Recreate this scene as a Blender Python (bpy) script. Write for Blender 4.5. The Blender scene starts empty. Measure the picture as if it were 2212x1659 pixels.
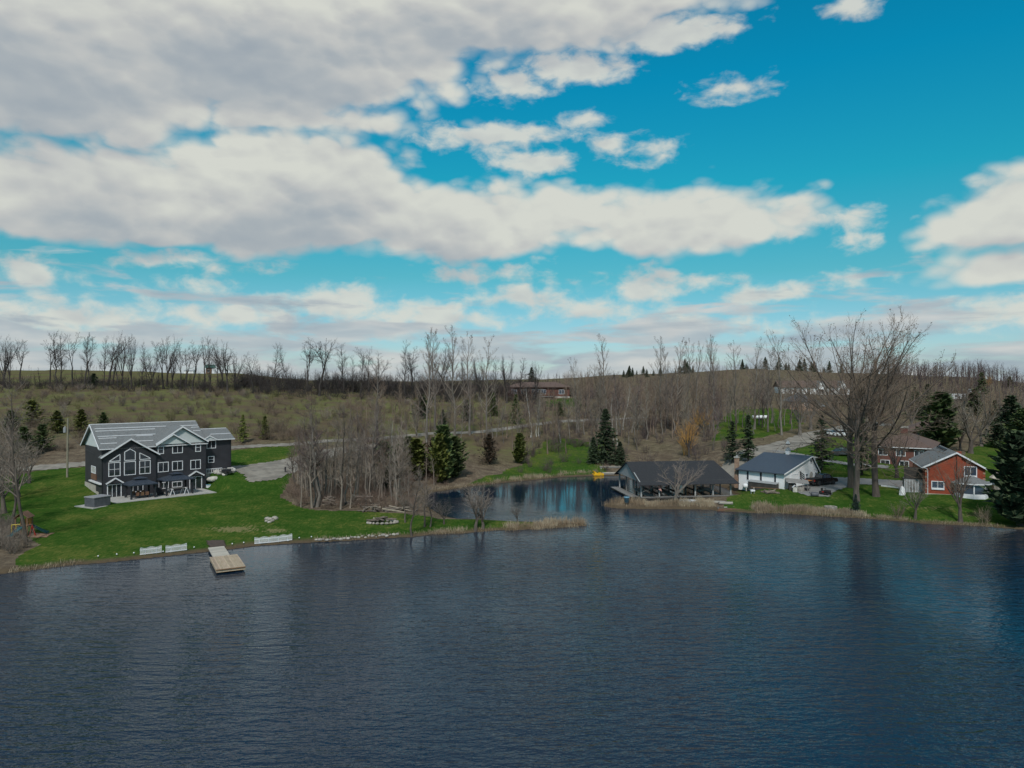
import bpy, math, random
import numpy as np
from mathutils import Vector, Matrix

scene = bpy.context.scene
COL = scene.collection
F = 2667.0            # focal length in photo pixels (3840 wide)
CZ = 19.6             # height of the drone above the lake

# ---------------------------------------------------------------- camera
cam_data = bpy.data.cameras.new('camera')
cam = bpy.data.objects.new('camera', cam_data)
COL.objects.link(cam)
cam.location = (0, 0, CZ)
cam.rotation_euler = (math.radians(90), 0, 0)
cam_data.sensor_fit = 'HORIZONTAL'
cam_data.sensor_width = 36.0
cam_data.lens = 36.0 * F / 3840.0
cam_data.clip_start = 0.5
cam_data.clip_end = 20000
scene.camera = cam

# ---------------------------------------------------------------- render settings
scene.view_settings.view_transform = 'Standard'
scene.view_settings.look = 'None'
scene.view_settings.gamma = 1.0
scene.view_settings.use_curve_mapping = False
scene.view_settings.exposure = 0.0
cy = scene.cycles
cy.max_bounces = 4
cy.diffuse_bounces = 2
cy.glossy_bounces = 2
cy.transmission_bounces = 2
cy.transparent_max_bounces = 4
cy.caustics_reflective = False
cy.caustics_refractive = False
cy.use_denoising = True

# ---------------------------------------------------------------- sun and sky
SUN_EL, SUN_AZ = math.radians(46), math.radians(186)   # azimuth clockwise from +Y (view direction)
sd = bpy.data.lights.new('sun', 'SUN')
sun = bpy.data.objects.new('sun', sd)
COL.objects.link(sun)
sd.energy = 2.9
sd.angle = math.radians(6)
sd.color = (1.0, 0.95, 0.88)
sv = Vector((math.sin(SUN_AZ) * math.cos(SUN_EL), math.cos(SUN_AZ) * math.cos(SUN_EL), math.sin(SUN_EL)))
sun.rotation_euler = (-sv).to_track_quat('-Z', 'Y').to_euler()
sun.location = sv * 300

world = bpy.data.worlds.new('World')
scene.world = world
world.use_nodes = True
WT = world.node_tree
WT.nodes.clear()
try:
    world.cycles.sampling_method = 'MANUAL'
    world.cycles.sample_map_resolution = 512
except Exception:
    pass


class NT:
    """small helper to write node trees"""
    def __init__(self, tree):
        self.t = tree

    def n(self, typ, **kw):
        nd = self.t.nodes.new(typ)
        for k, v in kw.items():
            setattr(nd, k, v)
        return nd

    def put(self, sock, val):
        if isinstance(val, bpy.types.NodeSocket):
            self.t.links.new(val, sock)
        elif val is not None:
            sock.default_value = val

    def m(self, op, a, b=None, c=None, clamp=False):
        nd = self.n('ShaderNodeMath', operation=op, use_clamp=clamp)
        self.put(nd.inputs[0], a)
        if b is not None:
            self.put(nd.inputs[1], b)
        if c is not None:
            self.put(nd.inputs[2], c)
        return nd.outputs[0]

    def v(self, op, a, b=None, c=None):
        nd = self.n('ShaderNodeVectorMath', operation=op)
        self.put(nd.inputs[0], a)
        if b is not None:
            self.put(nd.inputs[1], b)
        if c is not None:
            self.put(nd.inputs[2], c)
        return nd.outputs['Value'] if op in ('LENGTH', 'DOT_PRODUCT') else nd.outputs[0]

    def xyz(self, x, y, z):
        nd = self.n('ShaderNodeCombineXYZ')
        for s, q in zip(nd.inputs, (x, y, z)):
            self.put(s, q)
        return nd.outputs[0]

    def sep(self, v):
        nd = self.n('ShaderNodeSeparateXYZ')
        self.put(nd.inputs[0], v)
        return nd.outputs

    def noise(self, vec, scale, detail=2.0, rough=0.5, dist=0.0, dim='3D'):
        nd = self.n('ShaderNodeTexNoise', noise_dimensions=dim)
        self.put(nd.inputs['Vector'], vec)
        nd.inputs['Scale'].default_value = scale
        nd.inputs['Detail'].default_value = detail
        nd.inputs['Roughness'].default_value = rough
        nd.inputs['Distortion'].default_value = dist
        return nd.outputs[0]

    def ramp(self, fac, stops, interp='LINEAR'):
        nd = self.n('ShaderNodeValToRGB')
        cr = nd.color_ramp
        cr.interpolation = interp
        while len(cr.elements) < len(stops):
            cr.elements.new(0.5)
        for e, (p, c) in zip(cr.elements, stops):
            e.position = p
            e.color = (*c, 1) if len(c) == 3 else c
        self.put(nd.inputs[0], fac)
        return nd.outputs[0]

    def mix(self, fac, a, b, blend='MIX'):
        nd = self.n('ShaderNodeMix', data_type='RGBA', blend_type=blend)
        self.put(nd.inputs[0], fac)
        for s, q in ((nd.inputs[6], a), (nd.inputs[7], b)):
            if isinstance(q, tuple) and len(q) == 3:
                q = (*q, 1)
            self.put(s, q)
        return nd.outputs[2]

    def step(self, x, lo, hi):
        nd = self.n('ShaderNodeMapRange', interpolation_type='SMOOTHSTEP')
        self.put(nd.inputs[0], x)
        self.put(nd.inputs[1], lo)
        self.put(nd.inputs[2], hi)
        nd.inputs[3].default_value = 0
        nd.inputs[4].default_value = 1
        return nd.outputs[0]


# cumulus of the day: (x, y, rx, r_up, r_down) read off the photo (2212 px wide), kept as directions
BIG = [(40, 90, 620, 200, 205), (560, 90, 520, 160, 150), (1000, 30, 470, 120, 95), (1330, 5, 330, 70, 60),
       (250, 440, 470, 125, 85), (670, 470, 270, 200, 70), (560, 440, 300, 120, 110), (980, 500, 280, 120, 60),
       (1180, 470, 200, 60, 55), (1480, 490, 300, 92, 55),
       (2190, 480, 200, 120, 55), (2160, 590, 125, 50, 30), (660, 250, 260, 40, 30)]
SMALL = [(1420, 75, 190, 45, 42), (1250, 145, 150, 42, 40), (1110, 185, 85, 30, 30), (1740, 478, 150, 24, 22),
         (1540, 200, 48, 28, 26), (1600, 190, 60, 26, 22), (1648, 178, 36, 20, 16), (1060, 295, 160, 28, 34), (1150, 345, 100, 30, 34), (1265, 265, 70, 20, 24), (1310, 310, 60, 26, 30),
         (1405, 325, 56, 20, 24), (1070, 170, 34, 26, 20), (810, 190, 80, 30, 30), (1850, 5, 60, 28, 30),
         (70, 600, 100, 42, 24), (400, 565, 130, 24, 18), (390, 618, 70, 18, 14), (1040, 590, 95, 22, 16),
         (1390, 622, 90, 46, 26), (1510, 605, 80, 16, 18), (1660, 638, 100, 28, 22), (1120, 645, 95, 34, 22),
         (720, 660, 110, 40, 30), (500, 690, 160, 36, 30), (150, 690, 230, 48, 40), (930, 690, 150, 34, 30),
         (2110, 680, 190, 36, 30), (1855, 602, 36, 16, 12), (1930, 590, 30, 12, 8), (1290, 670, 120, 24, 20),
         (1800, 700, 120, 18, 18), (1500, 700, 130, 22, 20), (1830, 525, 34, 12, 10)]


def blob_params(b):
    px, py, rx, ru, rd = b
    x, y = (px - 1106) / 1536.3, (829.5 - py) / 1536.3
    az = math.atan(x)
    c = math.cos(az)
    return az, y * c, rx / 1536.3 * c * c, ru / 1536.3 * c, rd / 1536.3 * c


def blob_field(nt, p, blobs, k):
    acc = None
    for b in blobs:
        az, v, ra, rt, rb = blob_params(b)
        s = (1 / ra, 1 / rt, 0)
        q = nt.v('MULTIPLY_ADD', p, s, (-az * s[0], -v * s[1], 0))
        q2 = nt.v('MULTIPLY', q, (-1, -rt / rb, 0))
        ln = nt.v('LENGTH', nt.v('MAXIMUM', q, q2))
        r = min(0.5 * (rt + rb), 0.085)
        sdf = nt.m('MULTIPLY_ADD', ln, -r, r)
        acc = sdf if acc is None else nt.m('SMOOTH_MAX', acc, sdf, k)
    return acc


def build_sky():
    w = NT(WT)
    geo = w.n('ShaderNodeTexCoord')
    d = w.v('NORMALIZE', geo.outputs['Generated'])
    X, Y, Z = w.sep(d)
    az = w.m('ARCTAN2', X, Y)
    hyp = w.m('SQRT', w.m('ADD', w.m('MULTIPLY', X, X), w.m('MULTIPLY', Y, Y)))
    V = w.m('MINIMUM', w.m('DIVIDE', Z, w.m('MAXIMUM', hyp, 0.05)), 4.0)
    # blue of the sky
    sky = w.n('ShaderNodeTexSky', sky_type='NISHITA', sun_disc=False)
    sky.sun_elevation = SUN_EL
    sky.sun_rotation = SUN_AZ
    sky.altitude = 250
    sky.air_density = 1.0
    sky.dust_density = 0.6
    sky.ozone_density = 2.2
    tint = w.ramp(w.m('MAXIMUM', V, 0.0), SKY_TINT)
    blue = w.v('MULTIPLY', sky.outputs[0], tint)
    blue = w.v('SCALE', blue)
    blue.node.inputs['Scale'].default_value = 0.1
    # clouds
    cz = w.m('COSINE', az)
    sz = w.m('SINE', az)
    N3 = w.xyz(sz, cz, w.m('MULTIPLY', V, 1.7))
    n_big = w.m('SUBTRACT', w.noise(N3, 7.0, 3.0, 0.55), 0.5)
    n_raw = w.noise(N3, 9.0, 6.0, 0.5, 0.15)

    def puffs(vec, raw):
        """cauliflower billows"""
        vo = w.n('ShaderNodeTexVoronoi', feature='F1')
        w.put(vo.inputs['Vector'], w.v('ADD', vec, w.v('SCALE', w.xyz(raw, raw, raw))))
        vo.inputs['Vector'].links[0].from_node.inputs[1].links[0].from_node.inputs['Scale'].default_value = 0.05
        vo.inputs['Scale'].default_value = 19.0
        vo.inputs['Detail'].default_value = 1.0
        vo.inputs['Roughness'].default_value = 0.55
        return w.m('SUBTRACT', 0.46, vo.outputs['Distance'])
    n_mid = w.m('ADD', w.m('MULTIPLY', w.m('SUBTRACT', n_raw, 0.5), 0.85), w.m('MULTIPLY', puffs(N3, n_raw), 0.32))
    N3up = w.v('ADD', N3, (0.006, -0.0, 0.028))
    n_raw2 = w.noise(N3up, 9.0, 5.0, 0.52, 0.15)
    n_mid2 = w.m('ADD', w.m('MULTIPLY', w.m('SUBTRACT', n_raw2, 0.5), 0.85), w.m('MULTIPLY', puffs(N3up, n_raw2), 0.32))
    p = w.xyz(w.m('MULTIPLY_ADD', n_big, 0.06, az), w.m('MULTIPLY_ADD', n_big, 0.03, V), 0.0)
    pup = w.v('ADD', p, (0.004, 0.042, 0.0))
    fb = blob_field(w, p, BIG, 0.02)
    fs = blob_field(w, p, SMALL, 0.008)
    fup = blob_field(w, pup, BIG, 0.02)
    fsup = w.m('SUBTRACT', fs, 0.012)
    n_fine = w.m('SUBTRACT', w.noise(N3, 24.0, 6.0, 0.55, 0.2), 0.5)
    fs = w.m('MULTIPLY_ADD', n_fine, 0.06, w.m('ADD', fs, 0.005))
    f = fb
    # the same broken cloud goes on outside the frame
    side = w.m('MAXIMUM', w.step(w.m('ABSOLUTE', az), 0.72, 0.95), w.step(V, 0.66, 0.85))
    gen = w.m('MULTIPLY_ADD', w.m('SUBTRACT', w.noise(N3, 3.4, 3.0, 0.5), 0.49), 0.55, 0.0)
    gen = w.m('SUBTRACT', gen, w.m('MULTIPLY', w.m('SUBTRACT', 1.0, side), 1.0))
    f = w.m('MAXIMUM', f, gen)
    lowfade = w.step(V, 0.02, 0.28)
    amp = w.m('MULTIPLY_ADD', lowfade, 0.06, 0.04)
    den = w.m('ADD', w.m('MULTIPLY_ADD', f, 1.5, 0.02), w.m('MULTIPLY', n_mid, amp))
    edge = w.m('MULTIPLY_ADD', lowfade, 0.02, 0.014)
    mask = w.m('MAXIMUM', w.step(den, -0.003, edge), w.m('MULTIPLY', w.step(fs, -0.002, 0.02), 0.93))
    # light on the clouds: how much cloud lies above this point, and billows turned to the light
    above = w.m('ADD', w.m('MAXIMUM', w.m('MAXIMUM', fup, fsup), gen), w.m('MULTIPLY', n_mid2, 0.045))
    dark = w.step(above, -0.015, 0.07)
    relief = w.m('MULTIPLY', w.m('SUBTRACT', n_mid, n_mid2), 1.5)
    soft = w.m('SUBTRACT', w.noise(N3, 4.0, 2.5, 0.5, 0.4), 0.5)
    lum = w.m('MULTIPLY_ADD', dark, -0.68, 1.0)
    lum = w.m('ADD', lum, w.m('MULTIPLY', relief, 0.38))
    lum = w.m('MULTIPLY_ADD', soft, 0.7, lum, clamp=True)
    ccol = w.ramp(lum, [(0.0, (0.320, 0.370, 0.420)), (0.35, (0.410, 0.445, 0.470)), (0.65, (0.530, 0.540, 0.530)), (1.0, (0.670, 0.680, 0.620))])
    out = w.mix(w.m('MULTIPLY', mask, 0.97), blue, ccol)
    # thin layered cloud low over the horizon
    NH = w.xyz(w.m('MULTIPLY', sz, 2.2), w.m('MULTIPLY', cz, 2.2), w.m('MULTIPLY', V, 12.0))
    nh = w.noise(NH, 3.4, 5.0, 0.55, 0.3)
    lay = w.m('ADD', nh, w.m('MULTIPLY', w.m('SUBTRACT', 0.108, V), 2.3))
    lmask = w.step(lay, 0.50, 0.68)
    nh2 = w.noise(NH, 3.7, 4.0, 0.5, 0.2)
    lcol = w.ramp(nh2, [(0.3, (0.33, 0.40, 0.46)), (0.5, (0.45, 0.50, 0.53)), (0.68, (0.60, 0.61, 0.60))])
    out = w.mix(w.m('MULTIPLY', lmask, 0.9), out, lcol)
    bg = w.n('ShaderNodeBackground')
    w.put(bg.inputs[0], out)
    bg.inputs[1].default_value = 1.0
    wo = w.n('ShaderNodeOutputWorld')
    WT.links.new(bg.outputs[0], wo.inputs[0])


SKY_TINT = [(0.0, (0.72, 0.82, 0.98)), (0.07, (0.58, 0.84, 0.92)), (0.15, (0.28, 0.88, 0.80)), (0.27, (0.08, 1.06, 0.95)), (0.42, (0.02, 1.10, 1.14)), (0.8, (0.02, 1.05, 1.15))]
build_sky()

# ---------------------------------------------------------------- helpers
RNG = np.random.default_rng(7)


def mesh_obj(name, verts, faces, mat, parent=None, smooth=False, loc=None, rotz=0.0):
    me = bpy.data.meshes.new(name)
    if isinstance(faces, np.ndarray):
        set_mesh(me, np.asarray(verts, float), faces)
    else:
        me.from_pydata([tuple(v) for v in verts], [], faces)
    me.validate()
    if smooth:
        me.shade_smooth()
    if mat is not None:
        me.materials.append(mat)
    return link(name, me, parent, loc, rotz)


def set_mesh(me, verts, faces):
    """fast fill: faces is an (n,3) or (n,4) int array"""
    n, k = faces.shape
    me.vertices.add(len(verts))
    me.vertices.foreach_set('co', verts.ravel())
    me.loops.add(n * k)
    me.loops.foreach_set('vertex_index', faces.ravel().astype(np.int32))
    me.polygons.add(n)
    me.polygons.foreach_set('loop_start', np.arange(0, n * k, k, dtype=np.int32))
    me.update(calc_edges=True)


def link(name, data, parent=None, loc=None, rotz=0.0):
    o = bpy.data.objects.new(name, data)
    COL.objects.link(o)
    if parent is not None:
        o.parent = parent
    if loc is not None:
        o.location = loc
    if rotz:
        o.rotation_euler = (0, 0, rotz)
    return o


def tag(o, label, cat, group=None):
    o['label'] = label
    o['category'] = cat
    if group:
        o['group'] = group
    return o


def thing(name, label, cat, loc=(0, 0, 0), rotz=0.0, group=None):
    o = link(name, None, None, loc, rotz)
    o.empty_display_size = 0.2
    return tag(o, label, cat, group)


def structure(o):
    o['kind'] = 'structure'
    return o


def stuff(o, label=None, cat=None):
    o['kind'] = 'stuff'
    if label:
        o['label'] = label
        o['category'] = cat
    return o


class MB:
    """collects shapes into one mesh"""
    def __init__(self):
        self.v, self.f = [], []

    def add(self, vs, fs):
        b = len(self.v)
        self.v += [tuple(v) for v in vs]
        self.f += [tuple(i + b for i in f) for f in fs]
        return self

    def box(self, x0, x1, y0, y1, z0, z1, bev=0.0):
        x0, x1 = min(x0, x1), max(x0, x1)
        y0, y1 = min(y0, y1), max(y0, y1)
        z0, z1 = min(z0, z1), max(z0, z1)
        if bev <= 0:
            vs = [(x, y, z) for z in (z0, z1) for x, y in ((x0, y0), (x1, y0), (x1, y1), (x0, y1))]
            return self.add(vs, [(3, 2, 1, 0), (4, 5, 6, 7), (0, 1, 5, 4), (1, 2, 6, 5), (2, 3, 7, 6), (3, 0, 4, 7)])
        b = bev

        def ring(z, i):
            a0, a1, c0, c1 = x0 + i, x1 - i, y0 + i, y1 - i
            return [(a0 + b, c0, z), (a1 - b, c0, z), (a1, c0 + b, z), (a1, c1 - b, z), (a1 - b, c1, z), (a0 + b, c1, z), (a0, c1 - b, z), (a0, c0 + b, z)]
        return self.loft([ring(z0, b * .6), ring(z0 + b, 0), ring(z1 - b, 0), ring(z1, b * .6)])

    def loft(self, rings, cap=True):
        n = len(rings[0])
        vs = [p for r in rings for p in r]
        fs = []
        for k in range(len(rings) - 1):
            for i in range(n):
                j = (i + 1) % n
                fs.append((k * n + i, k * n + j, (k + 1) * n + j, (k + 1) * n + i))
        if cap:
            fs.append(tuple(range(n - 1, -1, -1)))
            fs.append(tuple((len(rings) - 1) * n + i for i in range(n)))
        return self.add(vs, fs)

    def prism(self, pts, axis, a, b):
        """outline pts (2-D) pushed along an axis from a to b"""
        def put(p, w):
            return {'x': (w, p[0], p[1]), 'y': (p[0], w, p[1]), 'z': (p[0], p[1], w)}[axis]
        return self.loft([[put(p, a) for p in pts], [put(p, b) for p in pts]])

    def tube(self, pts, rad, n=8, cap=True):
        pts = [Vector(p) for p in pts]
        if not hasattr(rad, '__len__'):
            rad = [rad] * len(pts)
        rings = []
        for i, p in enumerate(pts):
            d = (pts[min(i + 1, len(pts) - 1)] - pts[max(i - 1, 0)]).normalized()
            ref = Vector((0, 0, 1)) if abs(d.z) < 0.9 else Vector((1, 0, 0))
            a = d.cross(ref).normalized()
            c = d.cross(a)
            rings.append([tuple(p + (a * math.cos(t) + c * math.sin(t)) * rad[i]) for t in [2 * math.pi * k / n for k in range(n)]])
        return self.loft(rings, cap)

    def bar(self, p, q, w, h=None):
        """square bar from p to q"""
        p, q = Vector(p), Vector(q)
        h = h or w
        d = (q - p).normalized()
        ref = Vector((0, 0, 1)) if abs(d.z) < 0.95 else Vector((1, 0, 0))
        a = d.cross(ref).normalized() * (w / 2)
        c = a.cross(d).normalized() * (h / 2)
        return self.loft([[tuple(e + s1 * a + s2 * c) for s1, s2 in ((-1, -1), (1, -1), (1, 1), (-1, 1))] for e in (p, q)])

    def lathe(self, prof, n=12, cx=0.0, cy=0.0, cap=True):
        return self.loft([[(cx + r * math.cos(2 * math.pi * k / n), cy + r * math.sin(2 * math.pi * k / n), z) for k in range(n)] for r, z in prof], cap)

    def build(self, name, mat, parent=None, smooth=False, loc=None, rotz=0.0):
        return mesh_obj(name, self.v, self.f, mat, parent, smooth, loc, rotz)


# ---------------------------------------------------------------- materials
MAT = {}


def pm(name, c1, c2=None, scale=3.0, rough=0.8, bump=0.0, metal=0.0, bscale=None, stretch=(1, 1, 1), detail=4.0, spec=0.5, rnd=0.0, extra=None):
    """principled material, two base colours mixed by noise in object space; rnd varies it from object to object"""
    m = bpy.data.materials.new(name)
    m.use_nodes = True
    t = m.node_tree
    w = NT(t)
    b = t.nodes['Principled BSDF']
    b.inputs['Roughness'].default_value = rough
    b.inputs['Metallic'].default_value = metal
    b.inputs['Specular IOR Level'].default_value = spec
    c2 = c2 or tuple(x * 0.8 for x in c1)
    tc = w.n('ShaderNodeTexCoord')
    vec = w.v('MULTIPLY', tc.outputs['Object'], stretch)
    oi = w.n('ShaderNodeObjectInfo')
    vec = w.v('ADD', vec, w.v('SCALE', oi.outputs['Location']))
    fac = w.noise(vec, scale, detail, 0.6)
    fac = w.step(fac, 0.32, 0.68)
    col = w.mix(fac, c1, c2)
    if extra:
        col = extra(w, tc, col)
    if rnd:
        hsv = w.n('ShaderNodeHueSaturation')
        w.put(hsv.inputs['Color'], col)
        w.put(hsv.inputs['Value'], w.m('MULTIPLY_ADD', oi.outputs['Random'], rnd, 1 - rnd / 2))
        w.put(hsv.inputs['Hue'], w.m('MULTIPLY_ADD', w.m('FRACT', w.m('MULTIPLY', oi.outputs['Random'], 7.13)), 0.03 * min(1, rnd * 2), 0.5 - 0.015 * min(1, rnd * 2)))
        col = hsv.outputs[0]
    w.put(b.inputs['Base Color'], col)
    if bump:
        bn = w.n('ShaderNodeBump')
        bn.inputs['Strength'].default_value = bump
        bn.inputs['Distance'].default_value = 0.05
        w.put(bn.inputs['Height'], w.noise(vec, bscale or scale * 4, 3.0, 0.6))
        w.put(b.inputs['Normal'], bn.outputs[0])
    MAT[name] = m
    return m


def lines_z(pitch, dark, width=0.14):
    """horizontal board joints (lap siding): colour and relief follow the height"""
    def ex(w, tc, col):
        z = w.sep(tc.outputs['Object'])[2]
        fr = w.m('FRACT', w.m('DIVIDE', z, pitch))
        k = w.m('LESS_THAN', fr, width)
        return w.mix(w.m('MULTIPLY', k, dark), col, (0.0, 0.0, 0.0))
    return ex


def lines_axis(pitch, dark, vec=(1, 0, 0), width=0.12):
    def ex(w, tc, col):
        z = w.v('DOT_PRODUCT', tc.outputs['Object'], vec)
        fr = w.m('FRACT', w.m('DIVIDE', z, pitch))
        k = w.m('LESS_THAN', fr, width)
        return w.mix(w.m('MULTIPLY', k, dark), col, (0.01, 0.01, 0.012))
    return ex


def bricks(mortar):
    def ex(w, tc, col):
        x, y, z = w.sep(tc.outputs['Object'])
        v = w.xyz(w.m('ADD', x, y), z, 0.0)
        br = w.n('ShaderNodeTexBrick')
        w.put(br.inputs['Vector'], v)
        br.inputs['Scale'].default_value = 1.0
        br.inputs['Brick Width'].default_value = 0.22
        br.inputs['Row Height'].default_value = 0.075
        br.inputs['Mortar Size'].default_value = 0.008
        w.put(br.inputs['Color1'], col)
        w.put(br.inputs['Color2'], w.mix(0.35, col, (0.08, 0.02, 0.015)))
        br.inputs['Mortar'].default_value = (*mortar, 1)
        return br.outputs[0]
    return ex


pm('siding_dark', (0.036, 0.036, 0.044), (0.027, 0.027, 0.033), 0.8, 0.55, extra=lines_z(0.11, 0.55))
pm('siding_white', (0.80, 0.80, 0.81), (0.72, 0.73, 0.74), 0.6, 0.5, extra=lines_z(0.11, 0.16))
pm('gable_white', (0.56, 0.6, 0.6), (0.5, 0.54, 0.55), 1.0, 0.6, extra=lines_z(0.2, 0.12))
pm('trim_white', (0.72, 0.73, 0.76), (0.62, 0.63, 0.66), 2.0, 0.5)
pm('shingle_grey', (0.19, 0.20, 0.205), (0.125, 0.132, 0.138), 5.0, 0.9, bump=0.5, extra=lines_z(0.075, 0.3, 0.2))
pm('shingle_brown', (0.135, 0.09, 0.075), (0.095, 0.06, 0.05), 5.0, 0.9, bump=0.5, extra=lines_z(0.06, 0.3, 0.2))
pm('roof_slate_blue', (0.055, 0.069, 0.094), (0.04, 0.052, 0.074), 3.0, 0.5, extra=lines_z(0.06, 0.25, 0.2))
pm('roof_black', (0.026, 0.026, 0.029), (0.017, 0.017, 0.02), 3.0, 0.7, bump=0.4, extra=lines_axis(0.5, 0.5))
pm('brick_red', (0.31, 0.062, 0.03), (0.235, 0.045, 0.023), 1.2, 0.85, spec=0.2, extra=bricks((0.27, 0.09, 0.055)))
pm('brick_brown', (0.15, 0.05, 0.035), (0.11, 0.036, 0.027), 1.2, 0.85, extra=bricks((0.16, 0.09, 0.075)))
pm('brick_buff', (0.36, 0.24, 0.17), (0.24, 0.15, 0.11), 2.5, 0.9, bump=0.4)
pm('glass_dark', (0.018, 0.022, 0.028), (0.03, 0.036, 0.045), 0.6, 0.04, spec=1.0)
pm('glass_blue', (0.035, 0.05, 0.075), (0.05, 0.07, 0.1), 0.6, 0.05, spec=1.0)
pm('curtain', (0.45, 0.45, 0.42), (0.36, 0.36, 0.34), 6.0, 0.9)
pm('concrete', (0.40, 0.39, 0.37), (0.31, 0.30, 0.285), 1.2, 0.9, bump=0.2)
pm('foundation', (0.42, 0.39, 0.34), (0.33, 0.31, 0.27), 1.5, 0.9, bump=0.2)
pm('gravel', (0.26, 0.235, 0.20), (0.15, 0.135, 0.115), 0.5, 0.95, bump=0.6, bscale=6, detail=8)
pm('asphalt', (0.21, 0.21, 0.205), (0.16, 0.16, 0.158), 0.5, 0.95, bump=0.3, bscale=8, detail=6)
pm('metal_dark', (0.022, 0.026, 0.034), (0.016, 0.019, 0.025), 2.0, 0.45)
pm('metal_roof_dark', (0.035, 0.045, 0.065), (0.026, 0.034, 0.05), 2.0, 0.4, extra=lines_axis(0.3, 0.4))
pm('black_fabric', (0.012, 0.013, 0.017), (0.02, 0.02, 0.024), 3.0, 0.9)
pm('tub_grey', (0.095, 0.10, 0.115), (0.07, 0.075, 0.088), 2.0, 0.6, extra=lines_axis(0.62, 0.5, (1, 0.7, 0), 0.05))
pm('tub_cover', (0.27, 0.27, 0.285), (0.21, 0.21, 0.225), 2.5, 0.6)
pm('wood_new', (0.42, 0.33, 0.24), (0.32, 0.245, 0.17), 1.0, 0.75, stretch=(6, 1, 6), rnd=0.35)
pm('wood_pale', (0.46, 0.42, 0.36), (0.36, 0.33, 0.285), 1.0, 0.8, stretch=(1, 6, 6), rnd=0.3)
pm('wood_grey', (0.21, 0.205, 0.20), (0.14, 0.135, 0.13), 1.5, 0.9, stretch=(1, 5, 5), rnd=0.4, bump=0.3)
pm('wood_brown', (0.20, 0.11, 0.06), (0.13, 0.07, 0.04), 1.5, 0.8, stretch=(4, 4, 1), rnd=0.3)
pm('wood_dark', (0.055, 0.05, 0.046), (0.035, 0.032, 0.03), 1.5, 0.9, rnd=0.3)
pm('wood_orange', (0.55, 0.22, 0.06), (0.42, 0.15, 0.04), 2.0, 0.7)
pm('pole_wood', (0.25, 0.23, 0.17), (0.18, 0.165, 0.125), 2.0, 0.9, stretch=(6, 6, 1))
pm('log_bark', (0.17, 0.14, 0.115), (0.095, 0.078, 0.065), 4.0, 0.95, bump=0.6, rnd=0.5)
pm('log_end', (0.27, 0.23, 0.18), (0.18, 0.15, 0.115), 5.0, 0.9, rnd=0.4)
pm('stone', (0.36, 0.33, 0.29), (0.22, 0.20, 0.18), 2.5, 0.9, bump=0.6, rnd=0.5)
pm('stone_pale', (0.50, 0.48, 0.44), (0.34, 0.32, 0.29), 1.6, 0.9, bump=0.6, rnd=0.35)
pm('plastic_white', (0.74, 0.75, 0.77), (0.66, 0.67, 0.69), 3.0, 0.35)
pm('plastic_teal', (0.008, 0.13, 0.17), (0.006, 0.1, 0.135), 2.0, 0.35)
pm('plastic_green', (0.006, 0.05, 0.055), (0.005, 0.04, 0.045), 2.0, 0.35)
pm('plastic_yellow', (0.70, 0.40, 0.01), (0.60, 0.33, 0.01), 2.0, 0.35)
pm('plastic_blue', (0.18, 0.36, 0.48), (0.14, 0.29, 0.4), 2.0, 0.4)
pm('paint_yellow', (0.50, 0.37, 0.02), (0.42, 0.30, 0.02), 3.0, 0.5)
pm('paint_red', (0.30, 0.02, 0.015), (0.24, 0.015, 0.012), 3.0, 0.4)
pm('paint_pink', (0.55, 0.30, 0.26), (0.48, 0.25, 0.22), 3.0, 0.7)
pm('car_black', (0.008, 0.008, 0.01), (0.012, 0.012, 0.014), 1.0, 0.18, spec=0.8)
pm('car_white', (0.60, 0.62, 0.64), (0.55, 0.57, 0.59), 1.0, 0.25)
pm('car_charcoal', (0.03, 0.033, 0.04), (0.025, 0.028, 0.033), 1.0, 0.2, spec=0.8)
pm('rubber', (0.014, 0.014, 0.014), (0.02, 0.02, 0.02), 5.0, 0.85)
pm('chrome', (0.45, 0.46, 0.48), (0.38, 0.39, 0.41), 3.0, 0.25, metal=0.9)
pm('tail_red', (0.32, 0.01, 0.01), (0.25, 0.01, 0.01), 3.0, 0.2)
pm('galv_grey', (0.30, 0.31, 0.32), (0.24, 0.25, 0.26), 3.0, 0.5)
pm('roof_green', (0.06, 0.13, 0.11), (0.05, 0.11, 0.09), 3.0, 0.5)
pm('wood_chips', (0.26, 0.15, 0.09), (0.17, 0.10, 0.06), 3.0, 0.95, bump=0.6)
pm('mulch', (0.075, 0.05, 0.04), (0.05, 0.034, 0.027), 3.0, 0.95, bump=0.5)
pm('board_grey', (0.36, 0.37, 0.37), (0.27, 0.28, 0.28), 1.5, 0.9, stretch=(1, 5, 1))
# bark, twigs, leaves
pm('bark_grey', (0.175, 0.155, 0.135), (0.105, 0.092, 0.08), 1.2, 0.95, stretch=(3, 3, 0.6), rnd=0.35, bump=0.4)
pm('bark_brown', (0.115, 0.094, 0.078), (0.065, 0.053, 0.045), 1.2, 0.95, stretch=(3, 3, 0.6), rnd=0.35, bump=0.4)
pm('bark_dark', (0.055, 0.046, 0.042), (0.035, 0.03, 0.028), 1.2, 0.95, rnd=0.3)
pm('bark_birch', (0.52, 0.50, 0.47), (0.26, 0.25, 0.235), 2.5, 0.8, stretch=(1, 1, 4), rnd=0.2)
pm('twig_grey', (0.235, 0.195, 0.162), (0.155, 0.128, 0.106), 0.3, 0.95, rnd=0.5)
pm('twig_brown', (0.205, 0.152, 0.112), (0.135, 0.1, 0.075), 0.3, 0.95, rnd=0.5)
pm('twig_purple', (0.13, 0.096, 0.094), (0.091, 0.065, 0.062), 0.3, 0.95, rnd=0.4)
pm('twig_dark', (0.055, 0.045, 0.043), (0.038, 0.031, 0.03), 0.3, 0.95, rnd=0.3)
pm('twig_orange', (0.46, 0.25, 0.07), (0.34, 0.17, 0.05), 0.3, 0.95, rnd=0.3)
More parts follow.
